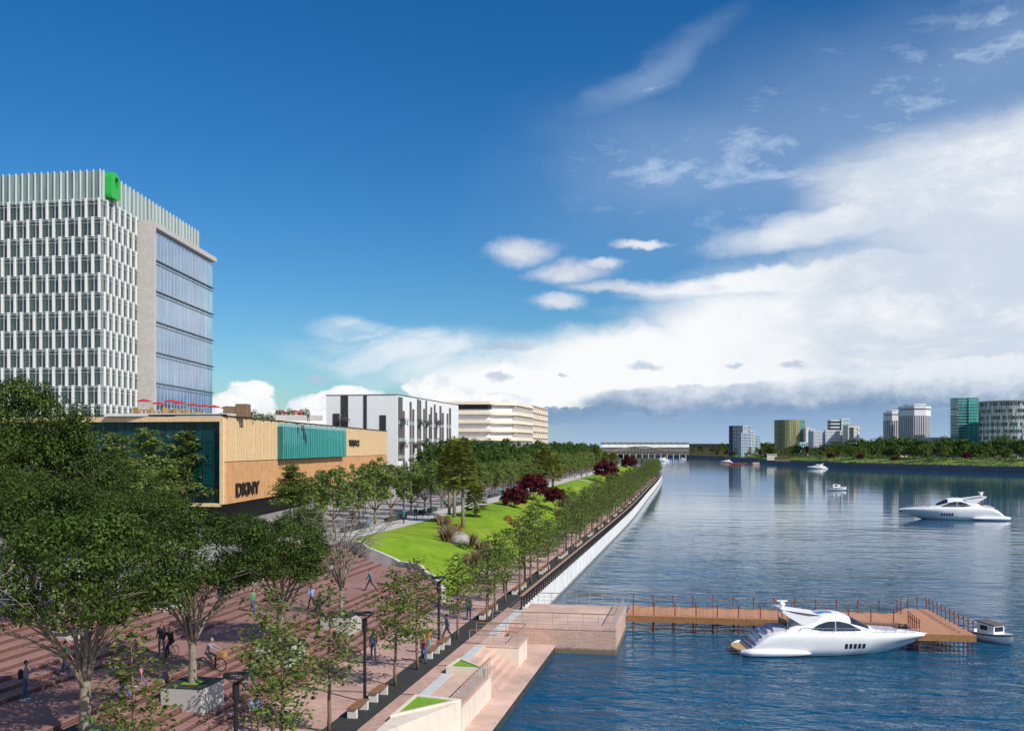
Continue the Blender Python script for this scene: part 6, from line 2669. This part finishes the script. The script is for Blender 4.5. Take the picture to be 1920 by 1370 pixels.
    b.box(2.95, 3.75, -.07, .07, 3.86, 3.95).tube([(3.35, 0, 3.8), (3.35, 0, 3.9)], .05, 6)
    parts['radar'] = b.mesh('yacht_radar', gel)
    b = MB()
    for s in (-1, 1):
        b.tube([(3.45, s * 1.35, 1.7), (3.4, s * 1.38, 3.1)], .045, 6)
    parts['arch_post'] = b.mesh('yacht_arch_post', chrome)
    b = MB()
    b.cbox(2.3, 3.5, -1.3, 1.3, 1.6, 2.02, .06).cbox(1.9, 2.3, -1.2, 1.2, 1.5, 1.85, .05)
    parts['cockpit_seat'] = b.mesh('yacht_seat', lilac)
    b = MB()
    b.box(3.48, 3.55, -1.35, 1.35, 1.75, 2.5)
    parts['cabin_door'] = b.mesh('yacht_door', yglass)
    b = MB()
    b.prism([(9.9, -.75), (11.9, -.55), (11.9, .55), (9.9, .75)], [1.8, 1.74, 1.74, 1.8], [1.95, 1.84, 1.84, 1.95])
    parts['sun_pad'] = b.mesh('yacht_pad', lilac)
    # five square hull lights
    for k in range(5):
        for s in (-1, 1):
            b = MB()
            x = 7.55 + .34 * k
            rows = []
            for xx in (x, x + .22):
                sh, bm_, ch, cz = (lerp_tab(t, xx) for t in (SHEER, BEAM, CHINE, CHZ))
                rw = []
                for z in (.62, .8, 1.0):
                    f = (z - cz) / (sh - cz)
                    y = lerp_tab([(0, ch), (.3, ch + (bm_ - ch) * .55), (.62, bm_ * .995), (.82, bm_), (1, bm_ * .97)], f)
                    rw.append((xx, s * (y + .015), z))
                rows.append(rw)
            b.grid(rows, flip=s > 0)
            parts[f'hull_window~{k}{s}'] = b.mesh('yacht_light', yglass)
    # guard rail
    for s in (-1, 1):
        b = MB()
        pts = []
        for k in range(26):
            x = 4 + 9.7 * k / 25
            pts.append((x, s * lerp_tab(BEAM, x) * .9, lerp_tab(SHEER, x) + .34 - (.2 if k in (0,) else 0)))
        b.tube(pts, .024, 4)
        for k in range(12):
            x = 4.3 + .82 * k
            y, z = lerp_tab(BEAM, x) * .9, lerp_tab(SHEER, x)
            b.tube([(x - .16, s * y, z), (x, s * y, z + .34)], .02, 4)
        parts['guard_rail' + ('' if s < 0 else '~')] = b.mesh('yacht_rail', chrome)
    b = MB()
    b.box(14.1, 14.5, -.08, .08, 1.02, 1.14)
    parts['anchor'] = b.mesh('yacht_anchor', M['black'])
    return parts


YP = make_yacht()


def yacht(loc, rz, sc, label, flip=False, skip=()):
    e = empty('motor_yacht', loc, rz, sc)
    tag(e, label, 'yacht', 'white motor yachts on the river')
    for n, me in YP.items():
        n2 = n.split('~')[0]
        if n2 in skip:
            continue
        inst(n2, me, e)
    return e


# the one moored at the jetty lies square to the view, stern left
p = at_depth(1384, HY, 73.6)
yacht((p.x, p.y, 0), YAW - .005, 365 / F * 73.6 / 14.9, 'large white motor yacht moored in front of the wooden jetty, bow to the right')
p = at_depth(1887, HY, 207)
q = at_depth(1680, HY, 211)
sm_skip = ('stern_steps', 'anchor', 'sun_pad', 'cabin_door', 'arch_post')
yacht((p.x, p.y, 0), math.atan2(q.y - p.y, q.x - p.x), (q - p).length / 14.9, 'white motor yacht under way in mid river at the right, bow to the left')
SM = [(1512, 1551, 878.5, 'white motor boat midstream off the far bank wall, below the silver block', 0), (1222, 1255, 864.5, 'white motor boat before the arch bridge', 0), (1350, 1373, 866.5, 'white motor boat off the red landing stage below the slate tower', 0)]
for x0, x1, y, lab, fl2 in SM:
    d = F * EYE / (y - HY)
    p, q = at_depth(x1, HY, d), at_depth(x0, HY, d)
    yacht((p.x, p.y, 0), math.atan2(q.y - p.y, q.x - p.x), (q - p).length / 14.9, lab, skip=sm_skip + ('hull_window', 'window_post', 'guard_rail'))


def cabin_boat(loc, rz, sc, label, name='cabin_boat'):
    """short open boat with a canvas topped cabin; bow along +x"""
    e = empty(name, loc, rz, sc)
    tag(e, label, 'boat', 'small cabin boats')
    b = MB()
    rows = []
    for x, bm_, zk, zs in ((0, 1.05, -.2, .85), (1, 1.12, -.25, .85), (2.5, 1.15, -.25, .9), (4, .95, -.1, 1.0), (5, .5, .25, 1.12), (5.5, .05, .8, 1.2)):
        sec = [(bm_, zs), (bm_ * .96, zs * .45), (bm_ * .6, zk * .3), (0, zk)]
        rows.append([(x, -y, z) for y, z in sec] + [(x, y, z) for y, z in sec[::-1][1:]])
    b.grid(rows, flip=True)
    b.add(rows[0], [tuple(range(7))[::-1]])
    b.build('hull', gel, e, True)
    b = MB()
    b.grid([[(x, -w, z), (x, w, z)] for x, w, z in ((0, 1.0, .6), (2.4, 1.1, .65), (4, .9, .98), (5.4, .1, 1.17))])
    b.build('deck', gel, e)
    b = MB()
    rows = []
    for x, bm_, zs in ((-.05, 1.07, .7), (2.5, 1.17, .76), (4, .97, .86), (5, .52, .98), (5.52, .06, 1.06)):
        rows.append([(x, -bm_ - .02, zs - .06), (x, -bm_ - .02, zs + .06)])
    b.grid(rows)
    b.grid([[(x, -y, z) for x, y, z in r] for r in rows], flip=True)
    b.build('rubbing_strake', M['black'], e)
    b = MB()
    b.prism([(1.5, -.85), (3.6, -.75), (3.6, .75), (1.5, .85)], .62, [2.0, 1.75, 1.75, 2.0])
    b.build('cabin', gel, e)
    b = MB()
    b.prism([(1.2, -.9), (3.7, -.8), (3.7, .8), (1.2, .9)], [2.02, 1.78, 1.78, 2.02], [2.12, 1.88, 1.88, 2.12])
    b.build('canvas_top', plain('dark_canvas', (.12, .1, .1), .8), e)
    for s in (-1, 1):
        b = MB()
        b.add([(1.9, s * .84, 1.2), (2.8, s * .805, 1.2), (2.8, s * .805, 1.65), (1.9, s * .84, 1.7)], [(0, 1, 2, 3)])
        b.build('side_window', yglass, e)
    b = MB()
    b.add([(3.62, -.6, 1.15), (3.62, .6, 1.15), (3.62, .6, 1.65), (3.62, -.6, 1.65)], [(0, 1, 2, 3)])
    b.build('windscreen', yglass, e)
    b = MB()
    b.box(1.47, 1.495, -.5, .1, .65, 1.8)
    b.box(1.45, 1.47, -.4, 0, 1.25, 1.7, 1)
    b.build('cabin_door', [gel, yglass], e)
    b = MB()
    b.tube([(0, -1, .85), (0, -1, 1.25), (0, 1, 1.25), (0, 1, .85)], .03, 6).tube([(0, -.4, .3), (-.35, -.4, .25), (-.35, .4, .25), (0, .4, .3)], .04, 6)
    b.build('stern_rail', chrome, e)
    return e


p = on_level(1822, 1193, 0)
cabin_boat((p.x, p.y, 0), math.radians(-57), .72, 'small white cabin boat with a dark canvas top moored at the jetty head')
p = on_level(1560, 919, 0)
cabin_boat((p.x - 1.5, p.y, 0), .1, 1.15, 'tiny white boat alone in mid river below the silver block reflection')
for x, y, lab in ((1178, 861, 'small pale boat under the left of the arch bridge'), (1221, 860.5, 'small pale boat under the middle of the arch bridge'), (1281, 861.5, 'small pale boat beside the far bank, right of the arch bridge')):
    d = F * EYE / (y - HY)
    p = on_level(x, y, 0)
    cabin_boat((p.x - 4, p.y, 0), .2, 11 / F * d / 5.5, lab)
# ================================================================ people
SLOTS = ['skin', 'hair', 'shirt', 'sleeve', 'trousers', 'shoes', 'eye']


def rot2(v, a):
    """swing a vector in the y-z plane: positive swings a hanging limb forward"""
    return Vector((v.x, v.y * math.cos(a) - v.z * math.sin(a), v.y * math.sin(a) + v.z * math.cos(a)))


def body_prims(pose):
    """tapered capsules and ellipsoids in metres, facing +y"""
    pr = []

    def cap(p, r0, q, r1, lab):
        pr.append(('c', Vector(p), r0, Vector(q), r1, lab))

    def ell(c, rx, ry, rz, lab):
        pr.append(('e', Vector(c), rx, ry, rz, lab))
    lean = pose.get('lean', 0.0)
    hip = Vector((0, 0, .94))
    spine = rot2(Vector((0, 0, 1)), -lean)
    tp = lambda h, x=0, y=0: hip + spine * h + Vector((x, 0, 0)) + rot2(Vector((0, y, 0)), -lean)
    ell(hip + Vector((0, -.01, 0)), .165, .115, .13, 'trousers')
    cap(tp(.1), .125, tp(.3, y=.01), .135, 'shirt')
    for s in (-1, 1):
        cap(tp(.06, .06 * s), .1, tp(.36, .075 * s), .105, 'shirt')
        cap(tp(.4, .07 * s, .005), .095, tp(.465, .15 * s), .06, 'shirt')
    cap(tp(.46), .06, tp(.58, y=.015), .052, 'skin')
    ht = pose.get('head', 0.0)
    hc = tp(.69, y=.03)
    ell(hc, .074, .092, .112, 'skin')
    ell(hc + Vector((0, .02, -.05)), .055, .065, .06, 'skin')
    cap(hc + Vector((0, .09, .0)), .012, hc + Vector((0, .108, -.025)), .016, 'skin')
    for s in (-1, 1):
        ell(hc + Vector((.033 * s, .082, .012)), .012, .01, .009, 'eye')
        ell(hc + Vector((.077 * s, -.005, -.005)), .012, .022, .03, 'skin')
    ell(hc + Vector((0, -.022, .035)), .083, .09, .1, 'hair')
    if pose.get('ponytail'):
        cap(hc + Vector((0, -.1, .04)), .035, hc + Vector((0, -.15, -.12)), .018, 'hair')
    if pose.get('longhair'):
        cap(hc + Vector((0, -.06, 0)), .07, hc + Vector((0, -.07, -.16)), .055, 'hair')
    feet = []
    for s, k in ((-1, 'L'), (1, 'R')):
        th, kn = pose.get('leg' + k, (0, 0))
        sp = pose.get('spread', .02)
        hp = hip + Vector((.085 * s, 0, -.03))
        knee = hp + rot2(Vector((sp * s, 0, -.43)), th)
        ank = knee + rot2(Vector((0, 0, -.42)), th - kn)
        cap(hp, .092, knee, .062, 'trousers')
        cap(knee, .062, ank + Vector((0, 0, .02)), .047, 'trousers')
        ft = (th - kn) * .6 + pose.get('foot' + k, 0)
        heel = ank + rot2(Vector((0, -.045, -.05)), ft)
        toe = ank + rot2(Vector((.015 * s, .16, -.058)), ft)
        cap(heel, .042, toe, .036, 'shoes')
        feet.append(min(heel.z, toe.z) - .04)
        sh = tp(.45, .185 * s)
        sw, eb, ab = pose.get('arm' + k, (0, .15, .08))
        el = sh + rot2(Vector((math.sin(ab) * s, 0, -math.cos(ab))), sw) * .29
        fd = rot2(Vector((pose.get('in' + k, 0) * -s, 0, -1)).normalized(), sw + eb)
        wr = el + fd * .25
        cap(sh, .056, el, .044, 'shirt')
        cap(el, .043, wr, .03, 'sleeve')
        # hand: palm, four bent fingers, a thumb from the side
        fwd = rot2(Vector((0, 1, 0)), sw + eb)
        side = Vector((s, 0, 0))
        palm = wr + fd * .055
        cap(wr, .028, palm + fd * .02, .032, 'skin')
        for j, ln in enumerate((.07, .08, .074, .058)):
            b0 = palm + fd * .03 + fwd * (.026 - .018 * j)
            m = b0 + fd * ln * .55 - side * .006
            cap(b0, .0105, m, .0095, 'skin')
            cap(m, .0095, m + fd * ln * .4 - side * .024, .008, 'skin')
        t0 = palm + fwd * .028 - fd * .01
        cap(t0, .012, t0 + fwd * .03 + fd * .035 - side * .01, .0095, 'skin')
    if pose.get('grounded', True):
        dz = min(feet)
        pr2 = []
        for q in pr:
            if q[0] == 'c':
                pr2.append(('c', q[1] - Vector((0, 0, dz)), q[2], q[3] - Vector((0, 0, dz)), q[4], q[5]))
            else:
                pr2.append(('e', q[1] - Vector((0, 0, dz)), *q[2:]))
        pr = pr2
    return pr


def body_mesh(name, pose):
    pr = body_prims(pose)
    b = MB()
    for q in pr:
        if q[0] == 'c':
            _, p, r0, c, r1, lab = q
            ax = (c - p)
            ln = ax.length
            ax = ax.normalized() if ln > 1e-6 else Vector((0, 0, 1))
            pts, rs = [], []
            for k in range(4):
                a = math.pi / 2 * (1 - k / 3)
                pts.append(p - ax * r0 * math.sin(a))
                rs.append(max(.0006, r0 * math.cos(a)))
            for k in range(4):
                a = math.pi / 2 * k / 3
                pts.append(c + ax * r1 * math.sin(a))
                rs.append(max(.0006, r1 * math.cos(a)))
            b.tube(pts, rs, 10)
        else:
            _, c, rx, ry, rz, lab = q
            prof = []
            vs, fs = [], []
            for i in range(9):
                th = math.pi * i / 8
                for k in range(12):
                    a = 2 * math.pi * k / 12
                    s_ = max(.01, math.sin(th))
                    vs.append((c.x + rx * s_ * math.cos(a), c.y + ry * s_ * math.sin(a), c.z - rz * math.cos(th)))
            for i in range(8):
                for k in range(12):
                    fs.append((i * 12 + k, i * 12 + (k + 1) % 12, (i + 1) * 12 + (k + 1) % 12, (i + 1) * 12 + k))
            fs += [tuple(range(12))[::-1], tuple(range(96, 108))]
            b.add(vs, fs)
    o = b.build('person_shape', M['white'])
    md = o.modifiers.new('weld', 'REMESH')
    md.mode = 'VOXEL'
    md.voxel_size = .0125
    m2 = o.modifiers.new('soft', 'SMOOTH')
    m2.factor = .5
    m2.iterations = 2
    dg = bpy.context.evaluated_depsgraph_get()
    dg.update()
    me = bpy.data.meshes.new_from_object(o.evaluated_get(dg))
    me.name = name
    bpy.data.objects.remove(o)
    n = len(me.polygons)
    C = np.zeros(n * 3)
    me.polygons.foreach_get('center', C)
    C = C.reshape(-1, 3)
    best = np.full(n, 1e9)
    idx = np.zeros(n, dtype=np.int32)
    for q in pr:
        if q[0] == 'c':
            p, r0, c, r1, lab = np.array(q[1]), q[2], np.array(q[3]), q[4], q[5]
            ax = c - p
            t = np.clip(((C - p) @ ax) / max(1e-9, ax @ ax), 0, 1)
            d = np.linalg.norm(C - (p + t[:, None] * ax), axis=1) - (r0 + (r1 - r0) * t)
        else:
            c, lab = np.array(q[1]), q[5]
            rr = np.array(q[2:5])
            k = np.linalg.norm((C - c) / rr, axis=1)
            d = (k - 1) * rr.mean()
        if lab == 'hair':
            d = np.where((C[:, 1] > np.array(q[1])[1] + .075) & (C[:, 2] < np.array(q[1])[2] + .035), 1.0, d - .003)
        if lab == 'eye':
            d = d - .003
        m_ = d < best
        best = np.where(m_, d, best)
        idx = np.where(m_, SLOTS.index(lab), idx)
    me.materials.clear()
    for s in SLOTS:
        me.materials.append(cloth(s, (.5, .5, .5)))
    me.polygons.foreach_set('material_index', idx)
    me.polygons.foreach_set('use_smooth', [True] * n)
    return me


_cl = {}


def cloth(kind, col):
    k = (kind, col)
    if k not in _cl:
        _cl[k] = plain(f'{kind}_fabric' if kind not in ('skin', 'hair', 'eye') else f'person_{kind}', col, .8 if kind != 'skin' else .55, .14, 9)
    return _cl[k]


POSES = {
    'walk': body_mesh('person_walking', dict(legL=(.5, .12), legR=(-.38, .35), armL=(-.4, .25, .1), armR=(.4, .35, .1), lean=.05)),
    'stroll': body_mesh('person_strolling', dict(legL=(-.28, .3), legR=(.34, .1), armL=(.28, .3, .1), armR=(-.28, .2, .1), lean=.03, ponytail=True)),
    'stand': body_mesh('person_standing', dict(legL=(.03, .04), legR=(-.03, .06), armL=(.05, .3, .12), armR=(.1, .35, .12), spread=.05)),
    'reach': body_mesh('person_gesturing', dict(legL=(.05, .05), legR=(-.1, .12), armL=(.5, 1.5, .1), armR=(.1, .3, .12), spread=.04)),
    'ride': body_mesh('person_riding', dict(legL=(1.25, 1.35), legR=(.75, .75), armL=(.95, .25, .08), armR=(.95, .25, .08), lean=.32, grounded=False, footL=.3, footR=.1)),
    'sit': body_mesh('person_sitting', dict(legL=(1.5, 1.5), legR=(1.45, 1.4), armL=(.45, .7, .1), armR=(.4, .8, .1), lean=.12, grounded=False)),
}
SKIN = ((.42, .24, .16), (.3, .17, .11), (.5, .3, .21))


def person(pose, loc, rz, label, shirt, trousers, hair=(.03, .02, .015), sleeve=None, shoes=(.04, .035, .03), skin=0, h=1.0, group='people on the waterfront'):
    o = inst('person', POSES[pose], None, loc, rz)
    o.scale = (h, h, h)
    sk = SKIN[skin]
    cols = {'skin': sk, 'hair': hair, 'shirt': shirt, 'sleeve': shirt if sleeve is None else (sk if sleeve == 'skin' else sleeve), 'trousers': trousers, 'shoes': shoes, 'eye': (.02, .015, .01)}
    for i, s in enumerate(SLOTS):
        o.material_slots[i].link = 'OBJECT'
        o.material_slots[i].material = cloth(s, tuple(cols[s]))
    tag(o, label, 'person', group)
    return o


JEAN, DARK, BROWN, BLK = (.05, .09, .2), (.02, .02, .03), (.1, .065, .035), (.015, .015, .017)
BLUE, LBLUE, GREEN, TEAL, MAROON, WHITE, GREY = (.06, .16, .4), (.3, .38, .6), (.05, .2, .1), (.08, .28, .32), (.2, .08, .075), (.7, .7, .72), (.25, .25, .28)


def gz(x, y):
    """standing point on whatever lies under a pixel of the steps and promenade"""
    for k in range(60):
        d = 25 + k * 3.0
        a, c = at_depth(x, y, d), at_depth(x, y, d + 3.0)
        za = ground_z(a.x, a.y)
        if c.z <= ground_z(c.x, c.y):
            lo, hi = d, d + 3.0
            for _ in range(24):
                m = (lo + hi) / 2
                p = at_depth(x, y, m)
                if p.z <= ground_z(p.x, p.y):
                    hi = m
                else:
                    lo = m
            p = at_depth(x, y, hi)
            return Vector((p.x, p.y, ground_z(p.x, p.y)))
    return on_level(x, y, 1.95)


def ground_z(X, Y):
    if X > -21.3:
        return 1.957
    if Y < wall_y(X):
        return step_z(X)
    u = -14.2 - X
    return park_z(X, Y, u) if u < 22 else UP + .03


# heading: world angle the person faces; 0 = up river (+Y), 90 deg = away from the river (-X)
D_ = math.radians
PEOPLE = [
    ('reach', 48, 1313, -60, 'person with a dark backpack raising a hand to the face on the left landing', GREY, JEAN, dict(shoes=WHITE)),
    ('stroll', 122, 1274, -80, 'person in a dark green top and jeans just right of the big forked trunk', GREEN, JEAN, dict(hair=(.09, .04, .02), sleeve='skin')),
    ('walk', 232, 1319, 100, 'person in a maroon shirt and blue jeans striding left with a child behind', MAROON, JEAN, dict(hair=(.1, .05, .02))),
    ('walk', 265, 1287, 95, 'child with fair hair in a pink top and purple trousers following the striding person', (.5, .2, .25), (.12, .1, .26), dict(hair=(.3, .16, .06), h=.62, sleeve='skin', shoes=WHITE)),
    ('stand', 303, 1226, 190, 'person in black standing beside the bicycle on the landing', BLK, (.04, .07, .09), {}),
    ('walk', 413, 1143, 150, 'person in navy and brown on the upper steps behind the near planter tree', (.06, .09, .2), BROWN, {}),
    ('stroll', 474, 1151, -100, 'person in a green T-shirt and jeans stepping down to the landing', (.08, .26, .12), JEAN, dict(hair=(.12, .05, .03), sleeve='skin', shoes=WHITE)),
    ('stand', 523, 1158, 70, 'person in a bright blue jacket beside the middle planter tree', (.05, .17, .45), DARK, dict(h=.93)),
    ('walk', 584, 1143, 40, 'person seen from behind in a light blue shirt and brown trousers on the landing', LBLUE, BROWN, {}),
    ('stand', 597, 1165, 190, 'person in dark olive standing just below the light blue shirt', (.04, .045, .03), (.025, .03, .02), dict(h=.95)),
    ('walk', 621, 1086, -70, 'person in a white top and dark trousers on the upper steps', WHITE, DARK, {}),
    ('walk', 694, 1108, 110, 'person in a teal shirt walking left on the far landing by the bare tree', TEAL, DARK, {}),
    ('stroll', 471, 1292, -15, 'person in a green T-shirt and pale jeans walking down the lower steps', (.09, .28, .13), (.13, .17, .25), dict(hair=(.06, .03, .02), sleeve='skin', shoes=WHITE)),
    ('stand', 478, 1372, 30, 'person in pale blue cut by the bottom edge beside the nearest lamp', LBLUE, BROWN, {}),
    ('walk', 795, 1241, 200, 'person in a maroon shirt walking along the dark strip by the second benches', MAROON, JEAN, {}),
    ('walk', 803, 1225, 195, 'person in an orange and teal outfit close behind the maroon shirt', (.4, .18, .06), (.08, .28, .28), {}),
    ('walk', 838, 1198, 115, 'person in a blue shirt striding beside the third lamp', BLUE, DARK, {}),
    ('walk', 700, 1235, 20, 'person in grey and blue half hidden behind the second lamp post', (.12, .16, .25), JEAN, {}),
    ('stand', 130, 1150, 150, 'person in a blue jacket on the upper steps behind the left forked tree', (.12, .24, .5), DARK, {}),
    ('stand', 157, 1208, 170, 'person in a pale grey jacket and jeans beside the left upper planter', (.42, .4, .36), (.05, .08, .12), {}),
    ('walk', 879, 1160, 15, 'person in blue walking up the promenade behind the fourth young tree', BLUE, JEAN, {}),
    ('walk', 947, 1113, 20, 'person in black walking under the trees near the railing start', BLK, DARK, {}),
    ('stand', 537, 1048, 60, 'person in white seated high on the steps under the middle trees', WHITE, DARK, dict(h=.9)),
]
for pose, x, y, hd, lab, sh_, tr_, kw in PEOPLE:
    person(pose, gz(x, y), D_(hd), lab, sh_, tr_, **kw)
# strollers by the railing, far along the promenade
for i, (s, u, hd, c, lab) in enumerate(((100, 4.5, 5, BLK, 'person in black on the promenade just past the railing start'), (112, 4.0, 180, MAROON, 'person in dark red on the promenade under the railing trees'), (128, 4.6, 0, BLUE, 'person in blue midway along the railing promenade'),
                                        (150, 3.8, 180, GREY, 'person in grey midway along the railing promenade'), (176, 4.4, 10, DARK, 'person in navy far along the railing promenade'), (215, 4.0, 180, WHITE, 'person in white far along the railing promenade'), (262, .9, 0, BLUE, 'person in blue near the bend by the railing'), (150, 4.9, 0, BLK, 'person in black beside the grey one on the railing promenade'))):
    p = bank(s, u)
    person('walk' if i % 3 else 'stroll', (p.x, p.y, 1.957), D_(hd), lab, c, JEAN if i % 2 else DARK, skin=i % 3)
# upper street and lawn path
UPP = [(575, 996, TEAL, 'walk', 'person in teal on the upper path near the tan corner'), (690, 997, BLUE, 'walk', 'person in blue on the upper path above the bare tree'), (757, 981, TEAL, 'stand', 'person in a blue green shirt standing on the upper path'), (779, 975, (.03, .05, .02), 'stand', 'person in dark green by the slender trees on the upper path'),
       (798, 970, (.05, .25, .25), 'walk', 'person in turquoise near the flower bed on the upper path'), (828, 950, BLK, 'stand', 'person in black on the pale street left of the palms'), (834, 953, GREEN, 'stand', 'person in green beside the one in black left of the palms'), (911, 936, BLUE, 'walk', 'person in blue on the upper path right of the palms'),
       (918, 931, GREY, 'walk', 'person in grey on the upper path right of the palms'), (938, 928, TEAL, 'stand', 'person in teal under the street trees above the lawn'), (1078, 897, WHITE, 'walk', 'person in white among the crowd on the far upper path'), (1090, 896, BLK, 'stand', 'person in black among the crowd on the far upper path'),
       (1100, 894, BLUE, 'walk', 'person in blue among the crowd on the far upper path'), (1112, 892, MAROON, 'stand', 'person in dark red among the crowd on the far upper path')]
for i, (x, y, c, pose, lab) in enumerate(UPP):
    p = on_level(x, y, UP + .03)
    person(pose, (p.x, p.y, UP + .03), i * 1.1, lab, c, JEAN if i % 2 else DARK, skin=i % 3, group='people on the upper street')
for i, (x, lab) in enumerate(((437, 'person in black at the far corner of the podium roof'), (578, 'person in dark grey standing at the right end of the roof planter'), (523, 'person in blue among the roof flowers'))):
    p = at_depth(x, HY, 140 + i * 8)
    person('stand', (p.x, p.y, RZ), i, lab, (BLK, GREY, BLUE)[i], DARK, group='people on the podium roof')
# a backpack on the first person
q = gz(48, 1313)
b = MB()
b.cbox(-.15, .15, -.1, .08, 0, .42, .05)
o = b.build('backpack', plain('backpack_cloth', (.02, .02, .025), .8), None, loc=(q.x - .13, q.y - .18, q.z + 1.0))
o.rotation_euler.z = D_(-60)
o.location = Vector((q.x, q.y, q.z + .98)) + Vector((math.sin(D_(-60)) * .2, -math.cos(D_(-60)) * .2, 0))
tag(o, 'dark backpack on the back of the person on the left landing', 'backpack')

# ================================================================ bicycles
rub = plain('tyre_rubber', (.015, .015, .015), .8)


def torus(R_, r, n=28, m=8):
    b = MB()
    rows = []
    for i in range(n + 1):
        a = 2 * math.pi * i / n
        rows.append([(0, (R_ + r * math.cos(t)) * math.cos(a), (R_ + r * math.cos(t)) * math.sin(a)) for t in [2 * math.pi * j / m for j in range(m + 1)]])
    b.grid(rows)
    return b


tyre = torus(.33, .022).mesh('bicycle_tyre', rub, True)
rb = torus(.3, .012, 28, 6)
for k in range(14):
    a = 2 * math.pi * k / 14
    rb.tube([(0, 0, 0), (0, .3 * math.cos(a), .3 * math.sin(a))], .003, 3, cap=False)
rb.tube([(-.05, 0, 0), (.05, 0, 0)], .025, 8)
rim = rb.mesh('bicycle_rim', chrome)


def bicycle(loc, rz, col, label, basket=False):
    e = empty('bicycle', loc, rz)
    tag(e, label, 'bicycle')
    fm = plain('bicycle_paint', col, .4)
    b = MB()
    A, Bt, S_, Hd, Fh, Rh = Vector((0, 0, .3)), Vector((0, -.02, .3)), Vector((0, -.2, .78)), Vector((0, .42, .8)), Vector((0, .56, .345)), Vector((0, -.5, .345))
    b.tube([Bt, S_], .017, 6).tube([S_ + Vector((0, 0, -.06)), Hd], .017, 6).tube([Bt, Hd + Vector((0, .02, -.1))], .019, 6)
    for s in (-.05, .05):
        b.tube([Bt + Vector((s, 0, 0)), Rh + Vector((s, 0, 0))], .011, 5).tube([S_ + Vector((s * .3, 0, 0)), Rh + Vector((s, 0, 0))], .01, 5)
        b.tube([Hd + Vector((s, .02, -.1)), Fh + Vector((s, 0, 0))], .012, 5)
    b.build('frame', fm, e)
    for y in (.56, -.5):
        w = inst('wheel', tyre, e, (0, y, .352))
        inst('rim', rim, w)
    b = MB()
    b.tube([Hd + Vector((0, .02, -.1)), Hd + Vector((0, -.02, .16))], .016, 6)
    b.tube([(-.28, .3, .98), (-.2, .38, .98), (0, .41, .97), (.2, .38, .98), (.28, .3, .98)], .014, 6)
    b.build('handlebar', M['black'], e)
    b = MB()
    b.prism([(-.09, -.36), (.09, -.36), (.03, -.06), (-.03, -.06)], .86, .92)
    b.tube([(0, -.2, .78), (0, -.22, .88)], .014, 6)
    b.build('saddle', M['black'], e)
    b = MB()
    b.tube([(-.1, 0, .3), (.1, 0, .3)], .012, 6)
    b.box(.1, .19, -.13, -.05, .16, .18).box(-.19, -.1, .05, .13, .42, .44).tube([(.1, 0, .3), (.11, -.09, .17)], .012, 5).tube([(-.1, 0, .3), (-.11, .09, .43)], .012, 5)
    b.build('pedal', M['black'], e)
    if basket:
        b = MB()
        b.prism([(-.17, .52), (.17, .52), (.19, .84), (-.19, .84)], .78, 1.02)
        b.build('basket', plain('wicker_basket', (.42, .2, .05), .8, .3, 30), e)
    return e


def ride(x, y, hd, col, label, plabel, shirt, trs, **kw):
    q = gz(x, y)
    bicycle(q, D_(hd), col, label, kw.pop('basket', False))
    person('ride', q + Vector((math.sin(D_(hd)) * .2, -math.cos(D_(hd)) * .2, .03)), D_(hd), plabel, shirt, trs, **kw)


ride(396, 1257, -95, (.1, .2, .19), 'bicycle with a wicker basket ridden right behind the near planter tree', 'person in a grey jacket riding the basket bicycle', GREY, DARK, hair=(.25, .2, .14), basket=True)
ride(317, 1236, 172, (.06, .09, .2), 'dark blue bicycle seen head on, ridden down the landing', 'person in a black coat riding the dark blue bicycle', BLK, DARK)
